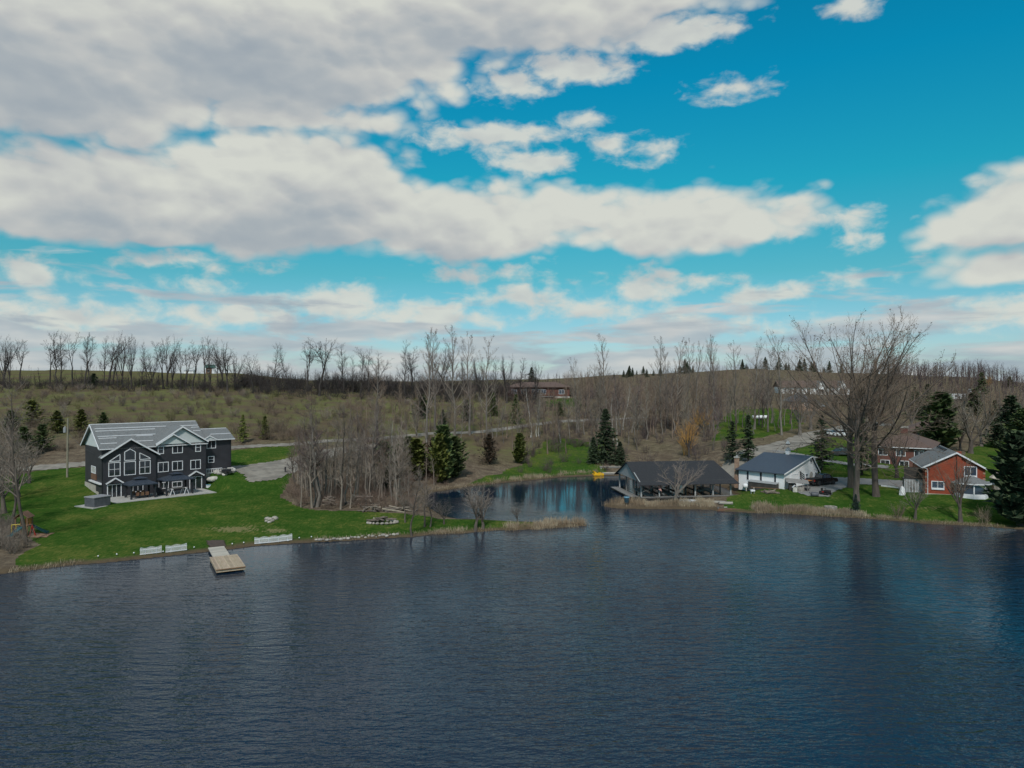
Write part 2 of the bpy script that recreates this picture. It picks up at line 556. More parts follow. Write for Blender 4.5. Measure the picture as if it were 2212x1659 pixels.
pm('twig_olive', (0.18, 0.168, 0.066), (0.12, 0.114, 0.048), 0.3, 0.95, rnd=0.4)
pm('buds', (0.12, 0.085, 0.07), (0.08, 0.06, 0.045), 1.0, 0.9, rnd=0.3)
pm('needle_dark', (0.046, 0.07, 0.028), (0.02, 0.034, 0.016), 0.9, 0.85, rnd=0.5)
pm('needle_green', (0.08, 0.11, 0.028), (0.038, 0.056, 0.018), 0.9, 0.85, rnd=0.4)
pm('needle_yellow', (0.135, 0.15, 0.024), (0.065, 0.078, 0.016), 0.7, 0.85, rnd=0.3)
pm('needle_rust', (0.085, 0.052, 0.03), (0.04, 0.028, 0.018), 0.9, 0.85, rnd=0.3)
pm('needle_blue', (0.028, 0.052, 0.042), (0.017, 0.032, 0.027), 0.9, 0.85, rnd=0.3)
pm('reed', (0.40, 0.33, 0.235), (0.26, 0.205, 0.14), 0.35, 0.9)
pm('reed_dark', (0.30, 0.225, 0.15), (0.18, 0.13, 0.085), 0.35, 0.9)

# ---------------------------------------------------------------- the lie of the land
def px_plane(px, py, z=0.0):
    """photo pixel -> point on the level z"""
    d = (CZ - z) * F / (py - 1440.0)
    return ((px - 1920.0) / F * d, d, z)


SHORE_PX = [(-900, 2330), (-400, 2215), (0, 2152), (60, 2146), (166, 2131), (271, 2119), (377, 2112), (500, 2099), (618, 2086), (747, 2072),
            (858, 2061), (956, 2047), (1095, 2038), (1179, 2034), (1315, 2027), (1464, 2017), (1537, 2015), (1623, 2004), (1726, 2001), (1853, 1989),
            (1923, 1989), (2043, 1982), (2198, 1972), (2196, 1966), (2060, 1962), (1916, 1957), (1790, 1949), (1720, 1948), (1668, 1938), (1628, 1918), (1596, 1892),
            (1590, 1862), (1625, 1845), (1663, 1840), (1758, 1824), (1885, 1811), (2011, 1799), (2106, 1789), (2217, 1785), (2330, 1783), (2500, 1788),
            (2640, 1806), (2725, 1832), (2756, 1858), (2700, 1869), (2540, 1877), (2390, 1881), (2268, 1890), (2262, 1900), (2317, 1907), (2406, 1909), (2523, 1910), (2664, 1911), (2685, 1916), (2760, 1920),
            (2834, 1925), (2930, 1925), (3025, 1932), (3115, 1938), (3188, 1942), (3240, 1944), (3300, 1949), (3399, 1956), (3459, 1964), (3581, 1969),
            (3697, 1974), (3764, 1981), (3900, 1990), (4300, 2025), (4900, 2090)]
SHORE = np.array([px_plane(*p)[:2] for p in SHORE_PX])
POLY = np.vstack([[(-900, SHORE[0, 1] - 25)], SHORE, [(900, SHORE[-1, 1] - 20), (900, 4000), (-900, 4000)]])   # land


def inside(poly, X, Y):
    c = np.zeros(X.shape, bool)
    n = len(poly)
    for i in range(n):
        x0, y0 = poly[i]
        x1, y1 = poly[(i + 1) % n]
        if y0 == y1:
            continue
        k = ((y0 > Y) != (y1 > Y)) & (X < (x1 - x0) * (Y - y0) / (y1 - y0) + x0)
        c ^= k
    return c


def dist_poly(line, X, Y):
    best = np.full(X.shape, 1e9)
    for i in range(len(line) - 1):
        x0, y0 = line[i]
        dx, dy = line[i + 1] - line[i]
        L = dx * dx + dy * dy + 1e-9
        t = np.clip(((X - x0) * dx + (Y - y0) * dy) / L, 0, 1)
        best = np.minimum(best, (X - x0 - t * dx) ** 2 + (Y - y0 - t * dy) ** 2)
    return np.sqrt(best)


def vnoise(X, Y, s, seed=0):
    """smooth value noise for the ground"""
    r = np.random.default_rng(seed)
    T = r.random((64, 64))
    x, y = X / s + 1000.0, Y / s + 1000.0
    xi, yi = np.floor(x).astype(int), np.floor(y).astype(int)
    fx, fy = x - xi, y - yi
    fx, fy = fx * fx * (3 - 2 * fx), fy * fy * (3 - 2 * fy)
    g = lambda a, b: T[a % 64, b % 64]
    return (g(xi, yi) * (1 - fx) + g(xi + 1, yi) * fx) * (1 - fy) + (g(xi, yi + 1) * (1 - fx) + g(xi + 1, yi + 1) * fx) * fy - 0.5


# heights of the land at a few bearings: px of the photo column -> [(distance, height)]
COLS = {
    -2500: [(40, .5), (90, 2), (140, 3.5), (200, 12), (280, 20), (450, 30), (800, 32), (5000, 32)],
    -300: [(70, .4), (90, 1.3), (115, 2.3), (135, 3.2), (150, 6), (160, 8), (200, 12), (250, 16.8), (280, 19.4), (350, 23.5), (450, 28.4), (700, 28.6), (5000, 28)],
    300: [(78, .3), (90, .8), (100, 1.2), (110, 1.5), (117, 2.0), (125, 3.0), (134, 3.3), (150, 6), (160, 7.8), (200, 12.1), (250, 16.8), (280, 19.4), (350, 23.5), (450, 28.4), (700, 28.6), (5000, 28)],
    850: [(82, .3), (95, .9), (108, 1.4), (117, 1.6), (123, 3.4), (128, 4.0), (140, 5.1), (150, 6.2), (170, 8.4), (200, 11), (250, 15.5), (285, 18.6), (350, 21.5), (450, 26.0), (700, 26.5), (5000, 26)],
    1200: [(88, .3), (95, .6), (105, .9), (115, 1.5), (130, 3.4), (150, 5.8), (165, 7.1), (200, 9.5), (250, 13.5), (290, 17.8), (350, 19.4), (450, 21.8), (700, 22.5), (5000, 22)],
    1600: [(92, .3), (100, .5), (110, .7), (129, .4), (136, .9), (150, 3), (170, 6.4), (178, 7.6), (200, 8.5), (250, 12), (300, 17), (350, 18.4), (450, 20.2), (700, 22), (5000, 22)],
    2000: [(95, .4), (145, .4), (152, .8), (165, 2.5), (180, 5), (195, 7.4), (206, 8.3), (250, 11.3), (300, 15.2), (350, 17), (450, 19.5), (700, 24), (1000, 25), (5000, 25)],
    2400: [(105, .4), (150, .5), (160, 2), (180, 4.5), (200, 7), (215, 8.2), (250, 9.5), (300, 12), (400, 16), (500, 20), (700, 29.5), (900, 30.5), (5000, 30)],
    2800: [(107, .3), (113, 1.1), (120, 1.7), (130, 2.0), (140, 3.6), (150, 5.3), (170, 6.3), (200, 7.9), (250, 8.4), (280, 10), (330, 14.5), (400, 19), (500, 27), (600, 32.5), (900, 33), (5000, 32)],
    3200: [(103, .3), (109, 1.0), (116, 1.6), (122, 1.8), (135, 2.5), (150, 4), (180, 7), (210, 8.4), (250, 9.5), (300, 12), (330, 14.5), (400, 18.5), (500, 24.5), (600, 29), (900, 29), (5000, 28)],
    3600: [(99, .3), (107, 1.6), (113, 2.1), (130, 2.5), (150, 3.5), (180, 5.5), (220, 7.5), (300, 11), (400, 18), (480, 24), (600, 25.5), (800, 25), (5000, 23)],
    4000: [(96, .3), (105, 1.5), (130, 2.5), (180, 4), (300, 8), (500, 13), (800, 18.5), (1500, 21), (5000, 21)],
    6400: [(40, .3), (90, 1.5), (180, 4), (300, 8), (500, 13), (800, 18), (5000, 20)],
}
CK = sorted(COLS)
CU = np.array([(k - 1920) / F for k in CK])

# left house frame (needed to level its patio)
HA = math.radians(44)
HO = np.array([-65.12, 113.0])


def house_local(X, Y):
    dx, dy = X - HO[0], Y - HO[1]
    return dx * math.cos(HA) + dy * math.sin(HA), -dx * math.sin(HA) + dy * math.cos(HA)


def sstep(x, a, b):
    t = np.clip((x - a) / (b - a), 0, 1)
    return t * t * (3 - 2 * t)


def land(X, Y):
    """height of the ground (numpy arrays)"""
    X, Y = np.asarray(X, float), np.asarray(Y, float)
    d = np.maximum(Y, 20.0)
    u = X / d
    prof = np.array([np.interp(d, [p[0] for p in COLS[k]], [p[1] for p in COLS[k]]) for k in CK])
    uu = np.clip(u, CU[0], CU[-1] - 1e-6)
    i = np.clip(np.searchsorted(CU, uu, side='right') - 1, 0, len(CU) - 2)
    t = (uu - CU[i]) / (CU[i + 1] - CU[i])
    t = t * t * (3 - 2 * t)
    z = np.take_along_axis(prof, i[None], 0)[0] * (1 - t) + np.take_along_axis(prof, (i + 1)[None], 0)[0] * t
    far = sstep(d, 150, 260)
    z = z + vnoise(X, Y, 14, 1) * (0.25 + 0.9 * far) + vnoise(X, Y, 4.5, 2) * 0.12 + vnoise(X, Y, 45, 3) * 2.0 * far * (1 - sstep(d, 270, 340) * .7)
    # level terrace in front of the house, rising on both sides
    s, tt = house_local(X, Y)
    lvl = sstep(s, -4.5, -1.0) * (1 - sstep(s, 16.2, 18.5)) * (1 - sstep(tt, 0.2, 3.5)) * sstep(tt, -13, -7.5)
    z = z * (1 - lvl) + 1.46 * lvl
    side = sstep(s, 16.0, 18.0) * (1 - sstep(s, 24, 30)) * sstep(tt, -4.5, -1.0) * (1 - sstep(tt, 9, 14))
    z = z * (1 - side) + 4.0 * side
    # shore
    ins = inside(POLY, X, Y)
    ds = dist_poly(SHORE, X, Y)
    zl = np.minimum(z, 0.10 + 0.03 * ds + 0.35 * (1 - np.exp(-ds / 2.0)) + np.maximum(z, 0) * sstep(ds, 0, 9))
    zl = np.maximum(zl, 0.05)
    return np.where(ins, zl, -0.12 - 1.6 * (1 - np.exp(-ds / 6.0)))


UG = np.unique(np.concatenate([np.linspace(-2.2, -0.8, 36), np.linspace(-0.8, 0.8, 401), np.linspace(0.8, 2.2, 36)]))
DG = np.unique(np.concatenate([np.linspace(48, 72, 20), np.linspace(72, 160, 161), np.linspace(160, 300, 90), np.geomspace(300, 5000, 60)]))
UU, DD = np.meshgrid(UG, DG)
ZG = land(UU * DD, DD)


def H(x, y):
    """ground height, read off the grid the ground mesh is made of"""
    y = float(y)
    u = min(max(x / y, UG[0]), UG[-1] - 1e-6)
    y = min(max(y, DG[0]), DG[-1] - 1e-6)
    i = int(np.searchsorted(UG, u, side='right')) - 1
    j = int(np.searchsorted(DG, y, side='right')) - 1
    a = (u - UG[i]) / (UG[i + 1] - UG[i])
    b = (y - DG[j]) / (DG[j + 1] - DG[j])
    return float((ZG[j, i] * (1 - a) + ZG[j, i + 1] * a) * (1 - b) + (ZG[j + 1, i] * (1 - a) + ZG[j + 1, i + 1] * a) * b)


def G(px, py):
    """photo pixel -> first point of the ground (or water) along that line of sight"""
    u = (px - 1920.0) / F
    i = int(np.clip(np.searchsorted(UG, u) - 1, 0, len(UG) - 2))
    a = (u - UG[i]) / (UG[i + 1] - UG[i])
    ds = np.arange(60.0, 1200.0, 0.25)
    zs = np.interp(ds, DG, ZG[:, i] * (1 - a) + ZG[:, i + 1] * a)
    zs = np.maximum(zs, 0.0)
    ray = CZ - (py - 1440.0) / F * ds
    k = np.nonzero(zs >= ray)[0]
    d = ds[k[0]] if len(k) else 600.0
    return Vector((u * d, d, float(zs[k[0]]) if len(k) else H(u * d, d)))


def at(px, d):
    """photo column and distance -> point on the ground"""
    x = (px - 1920.0) / F * d
    return Vector((x, d, H(x, d)))


# zones of the ground
PXG = 1920 + F * UU
PYG = 1440 + F * (CZ - ZG) / DD


def zone(poly, dmin, dmax, soft_seed, wob=14):
    wx = vnoise(UU * DD, DD, 5, soft_seed) * wob * 2
    wy = vnoise(UU * DD, DD, 5, soft_seed + 1) * wob
    m = inside(np.array(poly, float), PXG + wx, PYG + wy) & (DD > dmin) & (DD < dmax)
    return m.astype(float)


LAWN_POLYS = [
    ([(60, 2600), (60, 2100), (150, 2040), (40, 1960), (-60, 1900), (-200, 1880), (-200, 1800), (0, 1782), (320, 1752), (860, 1690), (1000, 1672), (1120, 1660), (1120, 1740), (1090, 1780), (1060, 1830),
      (1050, 1865), (1090, 1895), (1180, 1912), (1330, 1912), (1530, 1925), (1640, 1940), (1760, 1945), (2000, 1955), (2000, 1996), (1650, 2015), (1180, 2060), (700, 2300)], 60, 156),
    ([(2735, 1866), (2810, 1815), (2940, 1815), (2990, 1760), (2900, 1690), (2990, 1655), (3090, 1628), (3290, 1645), (3320, 1735), (3560, 1745), (3660, 1670), (3840, 1620), (4600, 1600), (4600, 2080), (3700, 1990), (2700, 1930)], 90, 185),
    ([(2680, 1660), (2690, 1590), (2760, 1530), (2990, 1535), (3010, 1590), (2960, 1620), (2860, 1640)], 160, 290),
]
PATCH_POLYS = [
    ([(1690, 1835), (1830, 1790), (1960, 1755), (2000, 1690), (2040, 1650), (2290, 1650), (2270, 1765), (2200, 1790), (2000, 1805), (1760, 1830)], 128, 200),
    ([(2020, 1510), (2100, 1490), (2180, 1490), (2200, 1520), (2100, 1530)], 200, 330),
]
lawn = np.zeros_like(ZG)
for k, (pl, a, b) in enumerate(LAWN_POLYS):
    lawn = np.maximum(lawn, zone(pl, a, b, 20 + 3 * k))
for k, (pl, a, b) in enumerate(PATCH_POLYS):
    lawn = np.maximum(lawn, 0.62 * zone(pl, a, b, 40 + 3 * k, 26))
field = sstep(DD, 150, 172) * (1 - sstep(PXG, 1750, 2300) * 0.8)
field = np.maximum(field, sstep(DD, 330, 420) * (1 - sstep(PXG, 1700, 2300)))


def ground():
    nu, nd = len(UG), len(DG)
    V = np.stack([(UU * DD).ravel(), DD.ravel(), ZG.ravel()], 1)
    j, i = np.meshgrid(np.arange(nd - 1), np.arange(nu - 1), indexing='ij')
    a = (j * nu + i).ravel()
    f = np.stack([a, a + 1, a + nu + 1, a + nu], 1)
    m = bpy.data.materials.new('ground')
    m.use_nodes = True
    t = m.node_tree
    w = NT(t)
    b = t.nodes['Principled BSDF']
    b.inputs['Roughness'].default_value = 0.95
    b.inputs['Specular IOR Level'].default_value = 0.0
    geo = w.n('ShaderNodeNewGeometry')
    P = geo.outputs['Position']
    n1 = w.noise(P, 0.08, 5.0, 0.6)
    n2 = w.noise(P, 0.55, 6.0, 0.65)
    n3 = w.noise(w.v('MULTIPLY', P, (1, 0.35, 1)), 3.5, 4.0, 0.7)
    nn = w.m('ADD', w.m('MULTIPLY', n2, 0.6), w.m('MULTIPLY', n3, 0.4))
    litter = w.ramp(nn, [(0.34, (0.065, 0.05, 0.038)), (0.5, (0.125, 0.098, 0.072)), (0.66, (0.21, 0.172, 0.122))])
    fieldc = w.ramp(w.m('ADD', w.m('MULTIPLY', n1, 0.6), w.m('MULTIPLY', nn, 0.4)), [(0.40, (0.105, 0.078, 0.056)), (0.48, (0.12, 0.099, 0.058)), (0.55, (0.118, 0.128, 0.05)), (0.64, (0.165, 0.14, 0.08))])
    lawnc = w.ramp(w.m('ADD', w.m('MULTIPLY', n3, 0.42), w.m('ADD', w.m('MULTIPLY', n2, 0.35), w.m('MULTIPLY', n1, 0.23))),
                   [(0.34, (0.019, 0.048, 0.009)), (0.45, (0.030, 0.074, 0.012)), (0.53, (0.052, 0.092, 0.018)), (0.60, (0.115, 0.125, 0.03)), (0.70, (0.21, 0.185, 0.07))])
    al = w.n('ShaderNodeAttribute', attribute_name='lawn').outputs['Fac']
    af = w.n('ShaderNodeAttribute', attribute_name='field').outputs['Fac']
    ash = w.n('ShaderNodeAttribute', attribute_name='bank').outputs['Fac']
    adry = w.n('ShaderNodeAttribute', attribute_name='dry').outputs['Fac']
    c = w.mix(af, litter, fieldc)
    lm = w.step(w.m('ADD', al, w.m('MULTIPLY', w.m('SUBTRACT', n2, 0.5), 0.9)), 0.3, 0.62)
    c = w.mix(lm, c, w.mix(w.m('MULTIPLY', w.step(n1, 0.48, 0.68), 0.45), lawnc, w.ramp(n3, [(0.3, (0.05, 0.08, 0.014)), (0.6, (0.12, 0.13, 0.035)), (0.75, (0.2, 0.175, 0.07))])))
    dry = w.step(w.m('ADD', adry, w.m('MULTIPLY', w.m('SUBTRACT', n3, 0.5), 1.6)), 0.45, 0.75)
    c = w.mix(w.m('MULTIPLY', dry, 0.85), c, (0.20, 0.175, 0.085))
    c = w.mix(ash, c, w.mix(n2, (0.06, 0.043, 0.03), (0.13, 0.10, 0.066)))
    w.put(b.inputs['Base Color'], c)
    bn = w.n('ShaderNodeBump')
    bn.inputs['Strength'].default_value = 0.7
    bn.inputs['Distance'].default_value = 0.25
    w.put(bn.inputs['Height'], n3)
    w.put(b.inputs['Normal'], bn.outputs[0])
    o = structure(mesh_obj('ground', V, f, m, smooth=True))
    ds = dist_poly(SHORE, UU * DD, DD)
    bank = 1 - sstep(ds, 0.25, 1.6 + 1.2 * vnoise(UU * DD, DD, 2.0, 9))
    dry = np.zeros_like(ZG)
    for px, py, rx, ry, k in [(880, 1985, 130, 16, .8), (1030, 1990, 70, 14, .75), (960, 1975, 200, 22, .45), (1140, 1940, 90, 18, .3), (1450, 1975, 130, 20, .4), (1800, 1975, 170, 14, .35),
                              (3500, 1905, 220, 14, .55), (3650, 1930, 130, 16, .6), (2950, 1860, 120, 12, .4), (3120, 1870, 60, 10, .45), (3180, 1760, 130, 12, .4), (3760, 1760, 60, 10, .5),
                              (420, 2090, 260, 12, .4), (150, 1960, 60, 20, .3), (2110, 1740, 90, 50, .3), (2150, 1770, 60, 16, .5)]:
        dry = np.maximum(dry, k * np.exp(-((PXG - px) / rx) ** 2 - ((PYG - py) / ry) ** 2) * (DD < 200))
    for nm, arr in (('lawn', lawn), ('field', field), ('bank', bank), ('dry', dry)):
        at_ = o.data.attributes.new(nm, 'FLOAT', 'POINT')
        at_.data.foreach_set('value', arr.ravel().astype(np.float32))
    return o


ground()


def water():
    xs = np.unique(np.concatenate([np.linspace(-700, -110, 40), np.linspace(-110, 110, 111), np.linspace(110, 700, 40)]))
    ys = np.unique(np.concatenate([np.linspace(-400, 30, 40), np.linspace(30, 160, 100)]))
    X, Y = np.meshgrid(xs, ys)
    V = np.stack([X.ravel(), Y.ravel(), np.zeros(X.size)], 1)
    nx, ny = len(xs), len(ys)
    j, i = np.meshgrid(np.arange(ny - 1), np.arange(nx - 1), indexing='ij')
    a = (j * nx + i).ravel()
    f = np.stack([a, a + 1, a + nx + 1, a + nx], 1)
    m = bpy.data.materials.new('water')
    m.use_nodes = True
    t = m.node_tree
    w = NT(t)
    b = t.nodes['Principled BSDF']
    b.inputs['Base Color'].default_value = (0.007, 0.018, 0.036, 1)
    b.inputs['Roughness'].default_value = 0.04
    b.inputs['IOR'].default_value = 1.4
    P = w.n('ShaderNodeNewGeometry').outputs['Position']
    calm = w.n('ShaderNodeAttribute', attribute_name='calm').outputs['Fac']

    def waves(rot, sx, sy, sc, det, dist):
        mp = w.n('ShaderNodeMapping')
        w.put(mp.inputs[0], P)
        mp.inputs['Rotation'].default_value = (0, 0, math.radians(rot))
        mp.inputs['Scale'].default_value = (sx, sy, 1)
        return w.noise(mp.outputs[0], sc, det, 0.55, dist)
    h1 = waves(-12, 0.26, 1.0, 1.3, 2.0, 0.5)
    h2 = waves(18, 0.4, 1.0, 3.0, 2.0, 0.4)
    h3 = waves(-35, 0.6, 1.0, 5.5, 2.0, 0.2)
    patch = w.noise(w.v('MULTIPLY', P, (1, 0.5, 1)), 0.035, 3.0, 0.5)
    hh = w.m('ADD', w.m('MULTIPLY', h1, 0.20), w.m('ADD', w.m('MULTIPLY', h2, 0.10), w.m('MULTIPLY', h3, 0.045)))
    gust = w.m('MULTIPLY_ADD', w.step(patch, 0.36, 0.64), 1.0, 0.35)
    amp = w.m('MULTIPLY', gust, w.m('MULTIPLY_ADD', calm, -0.93, 1.0))
    bn = w.n('ShaderNodeBump')
    bn.inputs['Strength'].default_value = 1.0
    bn.inputs['Distance'].default_value = 1.0
    w.put(bn.inputs['Height'], w.m('MULTIPLY', hh, amp))
    w.put(b.inputs['Normal'], bn.outputs[0])
    o = structure(mesh_obj('lake', V, f, m, smooth=True))
    cove = np.exp(-((X - (8 + 0.0 * Y)) / 22) ** 2) * sstep(Y, 98, 112)
    cove = np.maximum(cove, sstep(Y, 118, 124))
    ds = dist_poly(SHORE, X, Y)
    lee = 0.72 * (1 - sstep(ds, 1, 20))
    calm_a = np.clip(np.maximum(cove, lee), 0, 1)
    at_ = o.data.attributes.new('calm', 'FLOAT', 'POINT')
    at_.data.foreach_set('value', calm_a.ravel().astype(np.float32))


water()


def drape(name, poly, mat, step=0.5, dz=0.05, wob=0.35, seed=5):
    """a thin sheet (road, yard) laid on the ground inside a world-space outline"""
    P = np.array([(p[0], p[1]) for p in poly], float)
    x0, y0 = P.min(0) - 1
    x1, y1 = P.max(0) + 1
    xs, ys = np.arange(x0, x1, step), np.arange(y0, y1, step)
    X, Y = np.meshgrid(xs, ys)
    cx, cy = X[:-1, :-1] + step / 2, Y[:-1, :-1] + step / 2
    m = inside(P, cx + vnoise(cx, cy, 1.3, seed) * wob * 2, cy + vnoise(cx, cy, 1.3, seed + 1) * wob * 2)
    jj, ii = np.nonzero(m)
    nx = len(xs)
    q = np.stack([jj * nx + ii, jj * nx + ii + 1, (jj + 1) * nx + ii + 1, (jj + 1) * nx + ii], 1)
    used, inv = np.unique(q, return_inverse=True)
    vx, vy = X.ravel()[used], Y.ravel()[used]
    vz = np.array([H(a, b) for a, b in zip(vx, vy)]) + dz
    return structure(mesh_obj(name, np.stack([vx, vy, vz], 1), inv.reshape(q.shape), mat, smooth=True))


def ribbon(pts, widths):
    """outline of a road from its centre line"""
    pts = [Vector((p[0], p[1])) for p in pts]
    L, R = [], []
    for i, p in enumerate(pts):
        d = (pts[min(i + 1, len(pts) - 1)] - pts[max(i - 1, 0)]).normalized()
        n = Vector((-d.y, d.x))
        wd = widths[i] if hasattr(widths, '__len__') else widths
        L.append(p + n * wd / 2)
        R.append(p - n * wd / 2)
    return L + R[::-1]


road_c = [at(-700, 130), at(-300, 132), at(0, 134.5), at(300, 138), at(600, 144), at(860, 150), at(1070, 155), at(1300, 163), at(1500, 172), at(1700, 181), at(2000, 203), at(2250, 216), at(2420, 224)]
drape('road', ribbon(road_c, 3.4), MAT['gravel'], 0.6, 0.07)
hs = lambda s, t: Vector((HO[0] + s * math.cos(HA) - t * math.sin(HA), HO[1] + s * math.sin(HA) + t * math.cos(HA), 0))
drape('driveway', [hs(21.3, -1), hs(21.3, 9), at(1000, 136), at(1150, 145), at(1330, 158), at(1440, 164), at(1440, 160), at(1300, 149), at(1180, 136), at(1090, 129), at(1020, 123), at(930, 121.5), hs(21.5, -3.5)], MAT['gravel'], 0.5, 0.06)
lane_c = [at(2740, 138), at(2800, 144), at(2850, 150), at(2905, 157), at(2990, 168), at(3080, 182), at(3180, 196), at(3320, 210)]
drape('lane', ribbon(lane_c, [9, 8, 7.5, 7, 7, 6.5, 6, 6]), MAT['gravel'], 0.5, 0.06)
drape('driveway', ribbon([at(2900, 153.5), at(2990, 150.5), at(3080, 147), at(3200, 143), at(3330, 141)], 2.6), MAT['asphalt'], 0.5, 0.07)
yard = [G(2985, 1846), G(3030, 1862), G(3112, 1866), G(3122, 1850), G(3160, 1828), G(3240, 1817), G(3330, 1822), G(3455, 1838), G(3470, 1815), G(3400, 1806), G(3330, 1799), G(3180, 1793), G(3080, 1789), G(3000, 1796)]
drape('driveway', yard, MAT['asphalt'], 0.4, 0.06)

# ================================================================ trees
def norm(v):
    return v / (np.linalg.norm(v, axis=-1, keepdims=True) + 1e-9)


def grow(par, cnt, t0, ang, lenf, npts, up, wander, rng, rfac=0.6, tip=0.004, t1=1.0, lmin=0.0, power=1.0):
    """children of every branch in par=(pts B,n,3; rad B,n; len B)"""
    P, R, L = par
    B, n, _ = P.shape
    pi = np.repeat(np.arange(B), cnt)
    k = np.tile(np.arange(cnt), B)
    t = t0 + (t1 - t0) * ((k + rng.random(len(pi))) / cnt) ** power
    x = t * (n - 1)
    i = np.minimum(x.astype(int), n - 2)
    f = (x - i)[:, None]
    pos = P[pi, i] * (1 - f) + P[pi, i + 1] * f
    pr = R[pi, i] * (1 - f[:, 0]) + R[pi, i + 1] * f[:, 0]
    pd = norm(P[pi, i + 1] - P[pi, i])
    a = rng.uniform(ang[0], ang[1], len(pi))[:, None]
    ph = (k * 2.4 + rng.uniform(0, 6.28, B)[pi] + rng.normal(0, .5, len(pi)))[:, None]
    ref = np.where(np.abs(pd[:, 2:3]) < 0.9, np.array([[0, 0, 1.0]]), np.array([[1.0, 0, 0]]))
    e1 = norm(np.cross(pd, ref))
    e2 = np.cross(pd, e1)
    d = norm(np.cos(a) * pd + np.sin(a) * (np.cos(ph) * e1 + np.sin(ph) * e2))
    ln = np.maximum(L[pi] * rng.uniform(lenf[0], lenf[1], len(pi)) * (1.15 - 0.75 * t), lmin)
    r0 = np.minimum(pr * rfac, 0.022 * ln + 0.004) * rng.uniform(.8, 1.1, len(pi))
    pts = np.zeros((len(pi), npts, 3))
    rad = np.zeros((len(pi), npts))
    p = pos.copy()
    for s in range(npts):
        pts[:, s] = p
        rad[:, s] = r0 * (1 - s / (npts - 1)) + tip * (s / (npts - 1))
        d = norm(d + np.array([0, 0, up]) / npts + rng.normal(0, wander, d.shape) / math.sqrt(npts))
        p = p + d * (ln / (npts - 1))[:, None]
    return pts, rad, ln


def tubes(par, k):
    P, R, _ = par
    B, n, _ = P.shape
    T = np.empty_like(P)
    T[:, 1:-1] = P[:, 2:] - P[:, :-2]
    T[:, 0] = P[:, 1] - P[:, 0]
    T[:, -1] = P[:, -1] - P[:, -2]
    T = norm(T)
    m = norm(P[:, -1] - P[:, 0])
    ref = np.where(np.abs(m[:, 2:3]) < 0.8, np.array([[0, 0, 1.0]]), np.array([[1.0, 0, 0]]))[:, None, :]
    e1 = norm(np.cross(T, np.broadcast_to(ref, T.shape)))
    e2 = np.cross(T, e1)
    th = np.arange(k) * 2 * math.pi / k
    V = P[:, :, None] + R[:, :, None, None] * (np.cos(th)[None, None, :, None] * e1[:, :, None] + np.sin(th)[None, None, :, None] * e2[:, :, None])
    base = (np.arange(B) * n * k)[:, None, None] + (np.arange(n - 1) * k)[None, :, None]
    j = np.arange(k)
    a, b = base + j, base + (j + 1) % k
    f = np.stack([a, b, b + k, a + k], -1).reshape(-1, 4)
    return V.reshape(-1, 3), f


def spikes(par, wmul, rng):
    """hair-thin twigs: one sliver each"""
    P, R, L = par
    a, b = P[:, 0], P[:, -1]
    d = norm(b - a)
    s = norm(np.cross(d, rng.normal(0, 1, d.shape)))
    w = (R[:, 0] * wmul)[:, None]
    V = np.stack([a - s * w, a + s * w, b], 1).reshape(-1, 3)
    f = np.arange(len(V)).reshape(-1, 3)
    return V, f


def to_mesh(name, parts):
    """parts = [(V, quads or tris)] -> mesh of triangles"""
    Vs, Fs, o = [], [], 0
    for V, f in parts:
        if f.shape[1] == 4:
            f = np.concatenate([f[:, [0, 1, 2]], f[:, [0, 2, 3]]])
        Vs.append(V)
        Fs.append(f + o)
        o += len(V)
    me = bpy.data.meshes.new(name)
    set_mesh(me, np.concatenate(Vs), np.concatenate(Fs))
    me.shade_smooth()
    return me


def trunk_line(h, r, lean, wander, rng, n=10, tip=0.02):
    z = np.linspace(0, 1, n)
    wx = np.cumsum(rng.normal(0, wander, n)) * h / n
    wy = np.cumsum(rng.normal(0, wander, n)) * h / n
    wx -= wx[0]
    wy -= wy[0]
    P = np.stack([wx + lean[0] * h * z ** 1.3, wy + lean[1] * h * z ** 1.3, z * h], 1)
    P[0, 2] = -0.4
    R = r * (1 - z) ** 0.8 + tip
    R[0] *= 1.35
    return P[None], R[None], np.array([h])


def cat(*ps):
    return tuple(np.concatenate([p[i] for p in ps]) for i in range(3))


